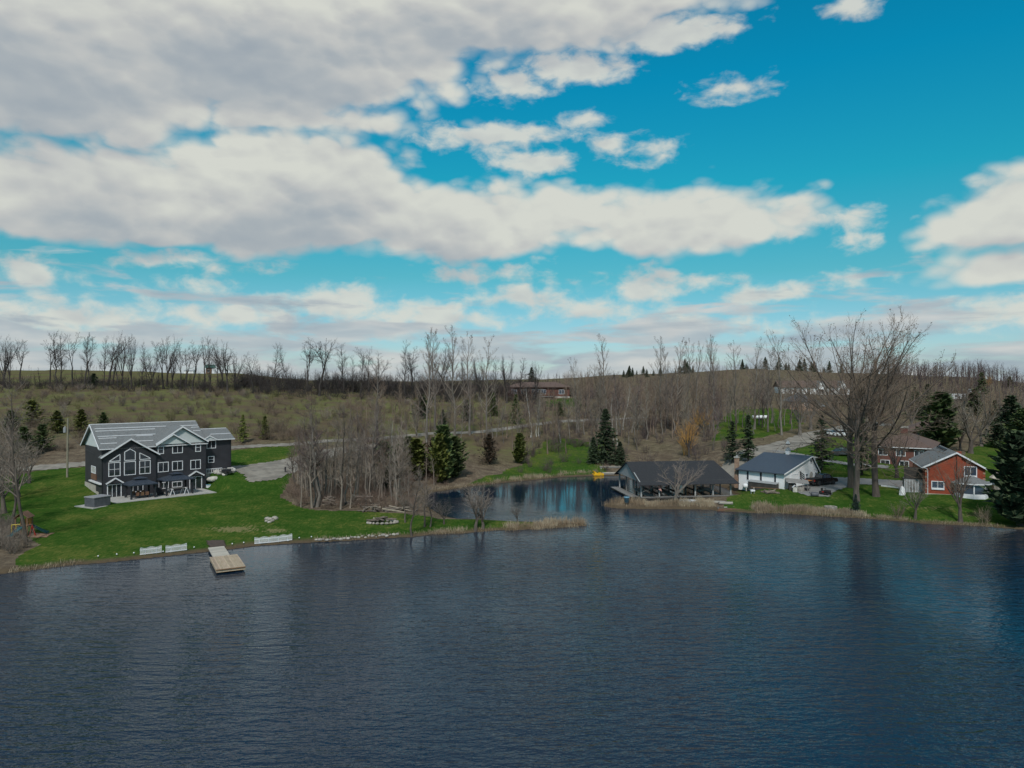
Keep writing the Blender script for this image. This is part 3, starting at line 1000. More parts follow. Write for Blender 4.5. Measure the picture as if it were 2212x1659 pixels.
def bare_tree(kind, seed):
    """returns dict(trunk=mesh, crown=mesh[, buds=mesh], h=height) built at life size"""
    rng = np.random.default_rng(seed)
    buds = None
    if kind == 'slim':          # forest tree drawn up towards the light
        h = 16
        tr = trunk_line(h, 0.17, rng.normal(0, .05, 2), .14, rng)
        l1 = grow(tr, 24, .28, (.45, 1.0), (.18, .36), 6, .55, .25, rng)
        l2 = grow(l1, 9, .2, (.4, .9), (.35, .6), 4, .5, .3, rng, tip=.004)
        l3 = grow(l2, 9, .12, (.3, .95), (.45, .85), 2, .4, .2, rng, tip=.002)
        tk, cr = [tubes(tr, 7)], [tubes(l1, 4), tubes(l2, 3), spikes(l3, 2.4, rng)]
    elif kind == 'poplar':
        h = 25
        tr = trunk_line(h, 0.26, rng.normal(0, .03, 2), .1, rng)
        l1 = grow(tr, 30, .24, (.5, .95), (.18, .34), 6, .85, .15, rng, tip=.01)
        l2 = grow(l1, 8, .3, (.35, .7), (.3, .5), 4, .7, .2, rng, tip=.006)
        l3 = grow(l2, 6, .15, (.3, .8), (.4, .7), 2, .6, .2, rng, tip=.003)
        tk, cr = [tubes(tr, 8)], [tubes(l1, 4), tubes(l2, 3), spikes(l3, 2.0, rng)]
        buds = l3
    elif kind == 'gnarly':      # field-edge tree with a forked, broken crown
        h = 15
        fk = rng.uniform(.3, .5)
        tr = trunk_line(h * fk, 0.17, rng.normal(0, .08, 2), .1, rng, 7, .12)
        ld = grow(tr, int(rng.integers(2, 5)), .7, (.12, .6), (.95, 1.5), 8, .55, .35, rng, rfac=.7, tip=.02, lmin=h * .5)
        l1 = cat(grow(ld, 13, .2, (.5, 1.1), (.25, .5), 6, .3, .4, rng, tip=.014))
        l2 = grow(l1, 7, .2, (.4, 1.0), (.35, .6), 4, .3, .35, rng, tip=.006)
        l3 = grow(l2, 8, .15, (.3, .9), (.4, .8), 2, .3, .2, rng, tip=.003)
        tk, cr = [tubes(tr, 7), tubes(ld, 6)], [tubes(l1, 4), tubes(l2, 3), spikes(l3, 1.8, rng)]
    elif kind == 'spread':      # roadside / shore tree, several leaders
        h = 9
        tr = trunk_line(h * .22, 0.16, rng.normal(0, .05, 2), .1, rng, 6, .11)
        ld = grow(tr, 6, .55, (.2, .75), (2.6, 3.9), 8, .45, .22, rng, rfac=.7, tip=.01, lmin=h * .6)
        l1 = grow(ld, 9, .2, (.35, .85), (.28, .5), 5, .35, .25, rng, tip=.006)
        l2 = grow(l1, 6, .2, (.35, .9), (.35, .6), 3, .3, .25, rng, tip=.004)
        l3 = grow(l2, 7, .12, (.3, .9), (.45, .85), 2, .2, .2, rng, tip=.002)
        tk, cr = [tubes(tr, 7), tubes(ld, 5)], [tubes(l1, 4), tubes(l2, 3), spikes(l3, 2.0, rng)]
    elif kind == 'giant':       # the huge lawn trees
        h = 29
        tr = trunk_line(h * .40, 0.12, rng.normal(0, .03, 2), .05, rng, 9, .26)
        ld = grow(tr, 12, .46, (.25, 1.15), (1.2, 1.8), 10, .42, .24, rng, rfac=.42, tip=.022, lmin=h * .42)
        lo = grow(tr, 9, .32, (.9, 1.45), (.75, 1.15), 8, -.15, .35, rng, rfac=.22, tip=.018, t1=.9)
        l1 = cat(grow(ld, 13, .15, (.35, .9), (.27, .46), 6, .55, .22, rng, tip=.012, rfac=.45), grow(lo, 10, .15, (.4, 1.0), (.3, .55), 6, -.15, .35, rng, tip=.013))
        l2 = grow(l1, 7, .15, (.35, .85), (.3, .55), 4, .5, .25, rng, tip=.006)
        l3 = grow(l2, 5, .15, (.3, .8), (.4, .75), 2, .5, .2, rng, tip=.003)
        tk, cr = [tubes(tr, 12), tubes(ld, 7), tubes(lo, 6)], [tubes(l1, 4), tubes(l2, 3), spikes(l3, 1.5, rng)]
        buds = (l3[0][::3], l3[1][::3], l3[2][::3])
    elif kind == 'far':         # tree of a far wood, few but broad twigs
        h = 13
        tr = trunk_line(h, 0.2, rng.normal(0, .04, 2), .12, rng, 5)
        l1 = grow(tr, 13, .35, (.4, .95), (.2, .36), 3, .5, .25, rng)
        l2 = grow(l1, 7, .2, (.4, .9), (.35, .6), 2, .4, .2, rng)
        l3 = grow(l2, 4, .2, (.3, .9), (.5, .9), 2, .4, .2, rng)
        tk, cr = None, [tubes(tr, 4), tubes(l1, 3), spikes(l2, 1.5, rng), spikes(l3, 3.2, rng)]
    elif kind == 'shrub':
        h = 3
        a = rng.uniform(0, 6.28, 16)
        r = rng.uniform(0, .5, 16)
        P0 = np.stack([r * np.cos(a), r * np.sin(a), np.full(16, -.1)], 1)
        z = np.linspace(0, 1, 5)
        out = np.stack([np.cos(a), np.sin(a), 0 * a], 1) * rng.uniform(.2, 1.2, 16)[:, None]
        hh = rng.uniform(1.6, 3.0, 16)
        P = P0[:, None] + out[:, None] * z[None, :, None] ** 1.2 + np.array([0, 0, 1.0])[None, None] * (hh[:, None] * z[None])[..., None]
        P = P + rng.normal(0, .06, P.shape)
        l1 = (P, 0.022 * (1 - z)[None] + .006 + 0 * hh[:, None], hh)
        l2 = grow(l1, 7, .15, (.3, .9), (.3, .6), 3, .3, .25, rng, tip=.004)
        l3 = grow(l2, 6, .15, (.3, .9), (.4, .8), 2, .3, .2, rng, tip=.003)
        tk, cr = None, [tubes(l1, 3), spikes(l2, 1.8, rng), spikes(l3, 2.6, rng)]
    out = {'h': h, 'crown': to_mesh('crown', cr)}
    out['h'] = max(v.co.z for v in out['crown'].vertices)
    if tk:
        out['trunk'] = to_mesh('trunk', tk)
    if buds is not None:
        tips = buds[0][:, -1]
        tips = tips[rng.random(len(tips)) < .55]
        s = 0.075 if kind == 'poplar' else 0.07
        a = tips + rng.normal(0, s, tips.shape)
        b = tips + rng.normal(0, s, tips.shape)
        c = tips + rng.normal(0, s, tips.shape)
        V = np.stack([a, b, c], 1).reshape(-1, 3)
        out['buds'] = to_mesh('buds', [(V, np.arange(len(V)).reshape(-1, 3))])
    return out


def conifer(kind, seed):
    rng = np.random.default_rng(seed)
    if kind == 'spruce':
        h, R, nw, pw, zb = 12, 4.2, 27, .9, .02
    elif kind == 'thin_spruce':
        h, R, nw, pw, zb = 12, 3.3, 22, .85, .1
    elif kind == 'cedar':
        h, R, nw, pw, zb = 8, 1.7, 42, .5, .02
    elif kind == 'pine':
        h, R, nw, pw, zb = 8, 3.0, 20, .6, .08
    else:                      # juniper
        h, R, nw, pw, zb = 6, 2.3, 30, .6, .02
    tr = trunk_line(h * .97, .016 * h, rng.normal(0, .015, 2), .03, rng, 8, .02)
    Vs, n = [], 0
    spr = {'spruce': (17, 12), 'thin_spruce': (12, 10), 'cedar': (12, 8), 'pine': (11, 10), 'juniper': (12, 8)}[kind]
    lobe = rng.uniform(.7, 1.25, 9)
    for w in range(nw):
        zf = zb + (1 - zb) * (w + rng.uniform(-.3, .3)) / nw
        rr = R * max(0.03, (1 - zf)) ** pw * rng.uniform(.8, 1.15)
        if kind == 'cedar':
            rr *= min(1, .65 + zf * 2)
        for b in range(spr[0]):
            a = rng.uniform(0, 6.283)
            if rng.random() < .12:
                continue
            L = rr * rng.uniform(.5, 1.2) * lobe[int(a / 6.2832 * 9) % 9]
            dr = {'spruce': -.18, 'thin_spruce': -.25, 'cedar': .75, 'pine': .25, 'juniper': .5}[kind] + rng.normal(0, .1)
            d = np.array([math.cos(a), math.sin(a), dr])
            side = np.array([-math.sin(a), math.cos(a), 0])
            m = spr[1]
            t = (np.arange(m) + rng.random(m)) / m
            t = t ** .75
            c = np.array([0, 0, zf * h]) + d[None] * (L * t)[:, None] + np.array([0, 0, 1])[None] * (0.12 * L * t ** 2)[:, None]
            c += rng.normal(0, .04 * h / 10, c.shape)
            sz = ((0.085 if kind in ('pine', 'cedar') else 0.06) * h ** .8) * rng.uniform(.6, 1.25, m)
            sg = np.where(np.arange(m) % 2, 1, -1)
            dirv = norm(d[None] * .8 + side[None] * (sg * rng.uniform(.3, 1.1, m))[:, None] + rng.normal(0, .3, (m, 3)))
            wd = norm(np.cross(dirv, rng.normal(0, 1, (m, 3)) + np.array([0, 0, 1.2])))
            p0 = c - dirv * sz[:, None] * .5
            p1 = c + wd * sz[:, None] * .45
            p2 = c + dirv * sz[:, None] * 1.0
            p3 = c - wd * sz[:, None] * .45
            Vs.append(np.stack([p0, p1, p2, p3], 1).reshape(-1, 3))
    V = np.concatenate(Vs)
    f = np.arange(len(V)).reshape(-1, 4)
    return {'h': h, 'trunk': to_mesh('trunk', [tubes(tr, 6)]), 'crown': to_mesh('crown', [(V, f)])}


TREES = {}
for kind, n in (('slim', 6), ('poplar', 4), ('gnarly', 10), ('spread', 5), ('giant', 3), ('shrub', 5), ('far', 5)):
    TREES[kind] = [bare_tree(kind, 100 * len(TREES) + i + 1) for i in range(n)]
for kind, n in (('spruce', 3), ('thin_spruce', 2), ('cedar', 3), ('pine', 2), ('juniper', 2)):
    TREES[kind] = [conifer(kind, 900 + 50 * len(TREES) + i) for i in range(n)]
PR = random.Random(11)


def setmat(o, m):
    if not o.data.materials:
        o.data.materials.append(m)
    o.material_slots[0].link = 'OBJECT'
    o.material_slots[0].material = m


def plant(kind, pos, height, name, label, cat, group, bark='bark_grey', twig='twig_grey', var=None, rot=None, wide=1.0, lean=0.0):
    T = TREES[kind][PR.randrange(len(TREES[kind])) if var is None else var % len(TREES[kind])]
    s = height / T['h']
    rz = PR.uniform(0, 6.28) if rot is None else rot
    if 'trunk' not in T:
        o = link(name, T['crown'])
        setmat(o, MAT[twig])
        tag(o, label, cat, group)
    else:
        o = link(name, None)
        o.empty_display_size = 0.3
        tag(o, label, cat, group)
        for k in ('trunk', 'crown', 'buds'):
            if k in T:
                c = link(k, T[k], o)
                setmat(c, MAT[bark if k == 'trunk' else ('buds' if k == 'buds' else twig)])
                if k == 'buds':
                    c['kind'] = 'stuff'
    o.location = pos
    o.rotation_euler = (lean, 0, rz)
    o.scale = (s * wide, s * wide, s)
    return o


def plant_px(kind, px, pyb, pyt, *a, **k):
    """stand a tree on the ground seen at (px, pyb), as tall as its top at pyt says"""
    p = G(px, pyb)
    return plant(kind, p, (pyb - pyt) / F * p.y, *a, **k)


# --- the row along the crest of the field
CREST = [(16, 1262), (36, 1275), (76, 1273), (187, 1255), (211, 1232), (228, 1238), (272, 1244), (317, 1260), (330, 1273), (391, 1232), (404, 1228), (424, 1273), (446, 1295),
         (462, 1241), (494, 1248), (532, 1295), (554, 1260), (567, 1300), (614, 1244), (626, 1250), (646, 1320), (676, 1260), (696, 1298), (722, 1290), (768, 1262), (790, 1273),
         (820, 1283), (835, 1269), (853, 1320), (880, 1305), (949, 1312), (1028, 1265), (1081, 1290), (1153, 1294), (1197, 1267), (1222, 1338), (1290, 1287), (1323, 1330), (1355, 1300), (1423, 1320),
         (1381, 1308), (1520, 1285), (1553, 1294), (1564, 1362), (1643, 1298), (1676, 1334), (1734, 1320), (1781, 1330), (1799, 1337), (1853, 1352), (1900, 1327), (1948, 1344), (2009, 1352)]
def crest_place(px):
    return ('above the utility pole' if px < 330 else 'behind the lake house roof' if px < 700 else 'around the little field hut' if px < 900 else 'between the field hut and the tall poplars' if px < 1500 else 'behind the tall poplars')


def wood_place(px):
    return ('beside the lane to the far houses' if px > 2740 else 'behind the boathouse' if px > 2380 else 'behind the tall dark spruce' if px > 2180 else 'around the clearing above the cove' if px > 1900 else 'among the tall poplars by the gravel road' if px > 1560 else 'between the drive and the gravel road')


for px, top in CREST:
    d = PR.uniform(268, 288)
    p = at(px, d)
    top_z = CZ - (top - 1440) / F * d
    kd = PR.choice(['gnarly', 'gnarly', 'slim', 'slim', 'spread'])
    plant(kd, p, max(6, top_z - p.z) * PR.uniform(.9, 1.12), 'bare_tree', 'dark gnarled bare tree on the field crest ' + crest_place(px), 'tree', 'crest trees ' + crest_place(px), 'bark_dark', 'twig_dark', wide=PR.uniform(.7, 1.25) * (.6 if kd == 'spread' else 1.0), lean=PR.gauss(0, .06))

# --- tall poplars standing above the wood
for px, b, t in [(1600, 1662, 1232), (1632, 1618, 1222), (1705, 1640, 1222), (1762, 1632, 1238), (1828, 1645, 1250), (2276, 1590, 1252), (2170, 1624, 1340), (2254, 1590, 1380), (2246, 1612, 1400),
                 (2480, 1600, 1262), (2527, 1598, 1264), (2580, 1575, 1268), (2608, 1575, 1276), (2650, 1570, 1262), (2683, 1575, 1248), (2830, 1610, 1262), (2880, 1620, 1290), (2932, 1632, 1256), (2760, 1590, 1275), (2500, 1590, 1300)]:
    plant_px('poplar', px, b, t, 'poplar_tree', 'tall slender bare poplar rising ' + wood_place(px), 'tree', 'tall bare poplars ' + wood_place(px), 'bark_grey', 'twig_grey', wide=1.0)

# --- bare trees in the wood behind the cove
WOOD = []
for px in np.linspace(2210, 3010, 62):
    px = px + PR.uniform(-8, 8)
    b = PR.uniform(1585, 1690) if px < 2700 else PR.uniform(1570, 1632)
    WOOD.append((px, b, b - PR.uniform(110, 250)))
for px in np.linspace(1330, 2200, 40):
    px = px + PR.uniform(-10, 10)
    b = PR.uniform(1590, 1680) if px > 1560 else PR.uniform(1620, 1740)
    WOOD.append((px, b, b - PR.uniform(90, 200)))
for px, b, t in WOOD:
    bk = PR.choice(['bark_grey', 'bark_grey', 'bark_brown'])
    look = ('tall ' if b - t > 185 else 'short ' if b - t < 130 else 'slender ') + ('grey' if bk == 'bark_grey' else 'brown') + ' bare tree in the wood ' + wood_place(px)
    plant_px('slim', px, b, t, 'bare_tree', look, 'tree', 'wood trees ' + wood_place(px), bk, PR.choice(['twig_grey', 'twig_brown', 'twig_grey', 'twig_purple']), wide=PR.uniform(.9, 1.3))
for px, b, t in [(2300, 1668, 1478), (2313, 1675, 1535), (2336, 1612, 1425), (2102, 1658, 1545), (2460, 1585, 1460), (2420, 1640, 1560), (2390, 1618, 1500), (1990, 1640, 1440), (2012, 1638, 1480), (2020, 1636, 1475),
                 (1471, 1732, 1560), (1480, 1730, 1600), (1602, 1668, 1560)]:
    plant_px('slim', px, b, t, 'birch_tree', 'thin white barked birch at the edge of the wood', 'tree', 'white birches at the edge of the wood', 'bark_birch', 'twig_grey', wide=.9)
for px, b, t, h_ in [(2162, 1625, 1440, 1.2), (2172, 1610, 1440, 1.1)]:
    plant_px('poplar', px, b, t, 'bare_tree', 'pair of pale bare trunks standing in the clearing above the cove', 'tree', 'pale bare trees in the clearing', 'bark_grey', 'twig_grey')
plant_px('spread', 2585, 1715, 1560, 'willow_tree', 'golden twigged willow beyond the boathouse roof', 'tree', None, 'bark_dark', 'twig_orange', wide=1.0)
plant_px('shrub', 2575, 1705, 1570, 'willow_shrub', 'dense orange willow shrub under the golden twigged willow', 'shrub', None, twig='twig_orange', wide=.8)
plant_px('spread', 2640, 1640, 1520, 'willow_tree', 'hazy orange brown willow in the wood by the lane', 'tree', None, 'bark_brown', 'twig_orange', wide=1.0)

# --- the clump between the lawn and the cove
CLUMP = [(1124, 1851, 1580), (1112, 1845, 1640), (1176, 1898, 1510), (1187, 1903, 1470), (1204, 1898, 1540), (1160, 1862, 1620), (1245, 1858, 1560), (1285, 1898, 1500), (1296, 1890, 1560), (1224, 1870, 1600), (1330, 1880, 1600),
         (1391, 1861, 1450), (1361, 1832, 1530), (1410, 1850, 1560), (1437, 1868, 1600), (1470, 1880, 1640), (1340, 1850, 1620), (1265, 1840, 1600), (1205, 1830, 1560), (1416, 1690, 1340), (1150, 1800, 1560), (1310, 1810, 1540), (1500, 1870, 1660), (1530, 1850, 1650), (1380, 1795, 1500)]
for px, b, t in CLUMP:
    plant_px('slim', px, b, t, 'bare_tree', 'tall bare tree of the lawn clump ' + ('at its edge by the drive' if px < 1165 else 'around the firewood pile' if px < 1260 else 'around the heap of cut branches' if px < 1400 else 'on its cove side'), 'tree', 'bare trees in the clump between lawn and cove', PR.choice(['bark_grey', 'bark_brown', 'bark_grey']), PR.choice(['twig_grey', 'twig_brown', 'twig_purple']), wide=PR.uniform(1.0, 1.35))
for px, b, t in [(1544, 2012, 1760), (1592, 1977, 1760), (1613, 1977, 1790), (1520, 1960, 1790)]:
    plant_px('slim', px, b, t, 'bare_tree', 'grey bare tree rooted at the waterline beside the fire ring lawn', 'tree', 'bare trees at the waterline by the lawn', 'bark_brown', 'twig_grey', wide=1.5)
for px, b, t, lb in [(1782, 1990, 1812, 'forked bare tree on the grassy spit'), (1810, 1984, 1822, 'slimmer bare tree leaning over the grassy spit'), (1665, 1966, 1868, 'small round bare tree at the root of the spit'), (1940, 1958, 1890, 'thin bare sapling near the reeds of the spit')]:
    plant_px('spread', px, b, t, 'bare_tree', lb, 'tree', None, 'bark_brown', 'twig_grey', wide=1.2)

# --- left edge of the lawn
plant('slim', at(100, 85), 21, 'bare_tree', 'very tall bare tree behind the play set', 'tree', None, 'bark_brown', 'twig_grey', var=2, wide=.9)
plant('slim', at(45, 94), 15, 'bare_tree', 'leaning bare tree with a broken pale top by the play set', 'tree', None, 'bark_brown', 'twig_grey', var=4, wide=1.1, lean=-.08)
for px, d, hgt in [(-30, 88, 12), (15, 100, 11), (-60, 105, 14), (70, 112, 9), (-20, 118, 12), (110, 122, 8)]:
    plant('spread', at(px, d), hgt, 'bare_tree', 'bushy grey bare tree in the thicket at the lawn edge by the play set', 'tree', 'bare trees in the thicket by the play set', 'bark_brown', 'twig_grey')

# --- shore and garden trees on the right
p = G(3192, 1828)
plant('giant', p, (1828 - 1160) / F * p.y, 'bare_tree', 'giant bare tree with a thick trunk beside the asphalt drive behind the pale scarred one', 'tree', None, 'bark_brown', 'twig_brown', var=0, rot=.4)
p = G(3212, 1880)
plant('giant', p, (1880 - 1150) / F * p.y, 'bare_tree', 'giant bare tree with a pale scarred trunk just behind the small spruce', 'tree', None, 'bark_brown', 'twig_brown', var=1, rot=2.2, wide=.85)
p = G(3287, 1862)
plant('giant', p, (1862 - 1165) / F * p.y, 'bare_tree', 'giant bare tree beside the white lawn lighthouse, spreading over the roofs', 'tree', None, 'bark_brown', 'twig_brown', var=2, rot=1.0)
plant_px('spread', 2531, 1886, 1708, 'bare_tree', 'round crowned bare tree in front of the boathouse', 'tree', None, 'bark_grey', 'twig_grey', var=0, wide=1.4)
plant_px('spread', 3362, 1792, 1570, 'bare_tree', 'dark crooked bare tree in front of the brown roofed house', 'tree', None, 'bark_dark', 'twig_brown', var=1)
plant_px('spread', 3640, 1700, 1470, 'bare_tree', 'wide sprawling bare tree behind the red brick house', 'tree', None, 'bark_brown', 'twig_grey', var=2, wide=1.25)
plant_px('spread', 3600, 1690, 1540, 'bare_tree', 'reddish bare bushy tree against the brick house roof', 'tree', None, 'bark_brown', 'twig_brown', var=4, wide=1.0)
plant_px('spread', 3432, 1946, 1790, 'bare_tree', 'stubby bare tree on the bank before the red brick house', 'tree', None, 'bark_brown', 'twig_grey', var=3, wide=1.05)
plant_px('spread', 3603, 1960, 1690, 'bare_tree', 'twin stemmed bare tree on the bank before the sunroom', 'tree', None, 'bark_brown', 'twig_brown', var=4, wide=.9)
for px, b, t, lb in [(3369, 1944, 1872, 'small bare shrub on the bank between the little spruce and the stubby tree'), (3691, 1965, 1885, 'bare shrub on the bank beside the big cedar')]:
    plant_px('shrub', px, b, t, 'bare_shrub', lb, 'shrub', None, twig='twig_brown')
for px, d, hgt in [(3000, 178, 14), (3040, 190, 15), (3420, 190, 14), (3500, 200, 15), (3560, 185, 13), (3350, 200, 15), (3700, 190, 14), (3760, 215, 15), (3130, 205, 14), (3250, 195, 13), (3620, 230, 16), (3820, 240, 15), (3680, 170, 11)]:
    plant('spread', at(px, d), hgt, 'bare_tree', 'grey bare tree among the far gardens behind the brown roofs', 'tree', 'bare trees among the far gardens', 'bark_grey', PR.choice(['twig_grey', 'twig_brown']))

# --- evergreens
EV = [('spruce', 2272, 1738, 1530, 'needle_dark', 'spruce_tree', 'tall dark spruce at the water beside the floating docks', .95),
      ('spruce', 2325, 1744, 1655, 'needle_dark', 'spruce_tree', 'lower dark spruce behind the corner of the boathouse', 1.25),
      ('spruce', 2225, 1738, 1640, 'needle_dark', 'spruce_tree', 'short dark spruce above the yellow paddle boat', 1.2),
      ('cedar', 1650, 1812, 1632, 'needle_yellow', 'cedar_tree', 'bright yellow green cedar column at the head of the cove', .8),
      ('cedar', 1664, 1806, 1600, 'needle_green', 'cedar_tree', 'tallest green cedar at the head of the cove', .9),
      ('cedar', 1705, 1790, 1640, 'needle_green', 'cedar_tree', 'broad green cedar on the cove bank beside the bright yellow green one', 1.1),
      ('cedar', 1948, 1738, 1628, 'needle_yellow', 'cedar_tree', 'round topped olive cedar standing alone above the cove', 1.0),
      ('juniper', 1834, 1742, 1628, 'needle_rust', 'juniper_tree', 'rusty brown juniper above the cove bank', .9),
      ('juniper', 1628, 1790, 1640, 'needle_rust', 'juniper_tree', 'rusty juniper behind the tall cedars', .9),
      ('cedar', 1560, 1800, 1650, 'needle_yellow', 'cedar_tree', 'olive cedar between the clump and the tallest cedar', 1.2),
      ('cedar', 1500, 1790, 1670, 'needle_green', 'cedar_tree', 'loose green cedar on the cove side of the clump', 1.3),
      ('cedar', 1440, 1800, 1660, 'needle_green', 'cedar_tree', 'green cedar showing through the bare clump', 1.2),
      ('cedar', 1530, 1740, 1640, 'needle_green', 'cedar_tree', 'dark cedar between the clump and the gravel road', 1.1),
      ('juniper', 1440, 1850, 1790, 'needle_dark', 'juniper_tree', 'low dark juniper at the foot of the bare clump', 1.4),
      ('thin_spruce', 2746, 1738, 1575, 'needle_dark', 'spruce_tree', 'shorter ragged spruce between the boathouse end and the garage chimney', 1.0),
      ('thin_spruce', 2806, 1734, 1550, 'needle_dark', 'spruce_tree', 'taller ragged spruce by the lane behind the garage roof', 1.0),
      ('thin_spruce', 3081, 1762, 1550, 'needle_dark', 'spruce_tree', 'ragged spruce behind the gable of the white garage', 1.05),
      ('thin_spruce', 3232, 1782, 1560, 'needle_dark', 'spruce_tree', 'dark spruce standing between the giant trunks', .9),
      ('spruce', 3209, 1926, 1852, 'needle_blue', 'spruce_tree', 'little blue green spruce among the reeds', .95),
      ('spruce', 3478, 1575, 1438, 'needle_dark', 'spruce_tree', 'broad dark spruce beyond the chimney of the brown roof', 1.2),
      ('spruce', 3432, 1570, 1448, 'needle_dark', 'spruce_tree', 'narrower dark spruce between the broad one and the giant crowns', 1.1),
      ('cedar', 3530, 1690, 1478, 'needle_green', 'cedar_tree', 'big loose cedar behind the ridge of the brick house', 1.2),
      ('thin_spruce', 3680, 1500, 1392, 'needle_green', 'spruce_tree', 'tall green spruce beside the golden willow', 1.1),
      ('cedar', 3655, 1560, 1462, 'needle_green', 'cedar_tree', 'slanting cedar below the tall green spruce', 1.2),
      ('spruce', 3731, 1600, 1498, 'needle_dark', 'spruce_tree', 'dim spruce between the cedar and the pine', 1.1),
      ('pine', 3790, 1650, 1484, 'needle_dark', 'pine_tree', 'dark billowing pine above the lawn behind the wishing well', 1.0),
      ('pine', 3835, 1690, 1530, 'needle_green', 'pine_tree', 'green pine at the back edge of the lawn behind the wishing well', 1.0),
      ('juniper', 3740, 1680, 1590, 'needle_dark', 'juniper_tree', 'dark low evergreen between the sprawling bare tree and the wishing well lawn', 1.4),
      ('pine', 3785, 1460, 1412, 'needle_yellow', 'pine_tree', 'small rounded yellow green pine on the far hill', 1.1),
      ('thin_spruce', 3213, 1600, 1450, 'needle_dark', 'spruce_tree', 'tall dim spruce seen through the giant crowns', .9),
      ('spruce', 2098, 1560, 1505, 'needle_green', 'spruce_tree', 'small dark spruce below the red bungalow', 1.3),
      ('spruce', 1660, 1600, 1535, 'needle_dark', 'spruce_tree', 'dark spruce in the wood above the gravel road', 1.3),
      ('pine', 1580, 1570, 1480, 'needle_dark', 'pine_tree', 'dark pine in the scrub above the gravel road', 1.0),
      ('spruce', 1935, 1590, 1475, 'needle_green', 'spruce_tree', 'green spruce beside the pale trunks of the clearing', .8),
      ('spruce', 1850, 1560, 1470, 'needle_green', 'spruce_tree', 'grey green spruce under the red bungalow terrace', .9),
      ('pine', 1750, 1580, 1500, 'needle_green', 'pine_tree', 'loose green pine among the poplars', .9),
      ('spruce', 1993, 1440, 1375, 'needle_dark', 'spruce_tree', 'dark spruce peaking behind the red bungalow roof', 1.1),
      ('pine', 158, 1695, 1592, 'needle_green', 'pine_tree', 'dark dense pine behind the utility pole', .9),
      ('pine', 304, 1625, 1535, 'needle_yellow', 'pine_tree', 'loose green pine behind the end of the grey roof', 1.0),
      ('pine', 388, 1610, 1545, 'needle_green', 'pine_tree', 'young pine over the ridge of the grey roof', 1.0),
      ('pine', 215, 1625, 1540, 'needle_yellow', 'pine_tree', 'rounded pine between the utility pole top and the loose green pine', 1.1),
      ('pine', 120, 1600, 1500, 'needle_yellow', 'pine_tree', 'yellowish pine in the scrub above the utility pole', 1.0),
      ('pine', 40, 1640, 1540, 'needle_green', 'pine_tree', 'green pine in the scrub behind the play set trees', 1.0),
      ('pine', 90, 1720, 1600, 'needle_green', 'pine_tree', 'scruffy green pine beside the dark dense pine', .9),
      ('juniper', 351, 1458, 1400, 'needle_dark', 'juniper_tree', 'dark olive juniper at the foot of the crest row', .9),
      ('thin_spruce', 911, 1660, 1552, 'needle_yellow', 'pine_tree', 'yellow green conifer behind the garage wing roof', 1.0),
      ('thin_spruce', 994, 1648, 1556, 'needle_yellow', 'pine_tree', 'broader yellow green conifer above the gravel road by the house wing', 1.2)]
for kind, px, b, t, mt, nm, lb, wd in EV:
    plant_px(kind, px, b, t, nm, lb, 'tree', None, 'bark_dark', mt, wide=wd * {'cedar': 1.3, 'pine': 1.3, 'juniper': 1.2}.get(kind, 1.0))
p = at(3824, 97)
plant('cedar', p, 12.4, 'cedar_tree', 'massive dark cedar hanging over the water beyond the sunroom', 'tree', None, 'bark_dark', 'needle_dark', wide=1.5, var=1)
plant_px('spread', 3704, 1475, 1400, 'willow_tree', 'golden weeping willow on the far hill', 'tree', None, 'bark_brown', 'twig_orange', wide=.9)
# far conifers on the sky line
for i in range(46):
    px = PR.choice([PR.uniform(2400, 2600), PR.uniform(2880, 3000), PR.uniform(2780, 3160), PR.uniform(2300, 2420)])
    d = PR.uniform(600, 680)
    plant('spruce', at(px, d), PR.uniform(4, 13), 'spruce_tree', 'tiny dark spruce on the far skyline beyond the brown field', 'tree', 'spruces on the far skyline', 'bark_dark', 'needle_dark')


# ---------------------------------------------------------------- brush, hedge, far wood: masses nobody could count
def scatter_mass(name, kind, pts, mat, label, cat, keep=1.0, seed=3, wide=1.0):
    rng = np.random.default_rng(seed)
    Vs, Fs, o = [], [], 0
    src = []
    for T in TREES[kind]:
        me = T['crown']
        V = np.empty(len(me.vertices) * 3)
        me.vertices.foreach_get('co', V)
        f = np.empty(len(me.loops), np.int32)
        me.loops.foreach_get('vertex_index', f)
        src.append((V.reshape(-1, 3), f.reshape(-1, 3), T['h']))
    for (x, y, z, h) in pts:
        V, f, th = src[rng.integers(len(src))]
        if keep < 1:
            f = f[rng.random(len(f)) < keep]
            u, inv = np.unique(f, return_inverse=True)
            V, f = V[u], inv.reshape(f.shape)
        s = h / th
        a = rng.uniform(0, 6.28)
        c, sn = math.cos(a), math.sin(a)
        W = V * s
        W = np.stack([(W[:, 0] * c - W[:, 1] * sn) * wide + x, (W[:, 0] * sn + W[:, 1] * c) * wide + y, W[:, 2] + z], 1)
        Vs.append(W)
        Fs.append(f + o)
        o += len(W)
    me = bpy.data.meshes.new(name)
    set_mesh(me, np.concatenate(Vs), np.concatenate(Fs))
    me.materials.append(MAT[mat])
    return stuff(link(name, me), label, cat)


def rand_pts(n, pxr, dr, hr, ok=None):
    out = []
    while len(out) < n:
        px = PR.uniform(*pxr)
        d = math.sqrt(PR.uniform(dr[0] ** 2, dr[1] ** 2))
        p = at(px, d)
        if ok and not ok(px, d, p):
            continue
        if p.z < 0.3:
            continue
        out.append((p.x, p.y, p.z - .05, PR.uniform(*hr)))
    return out


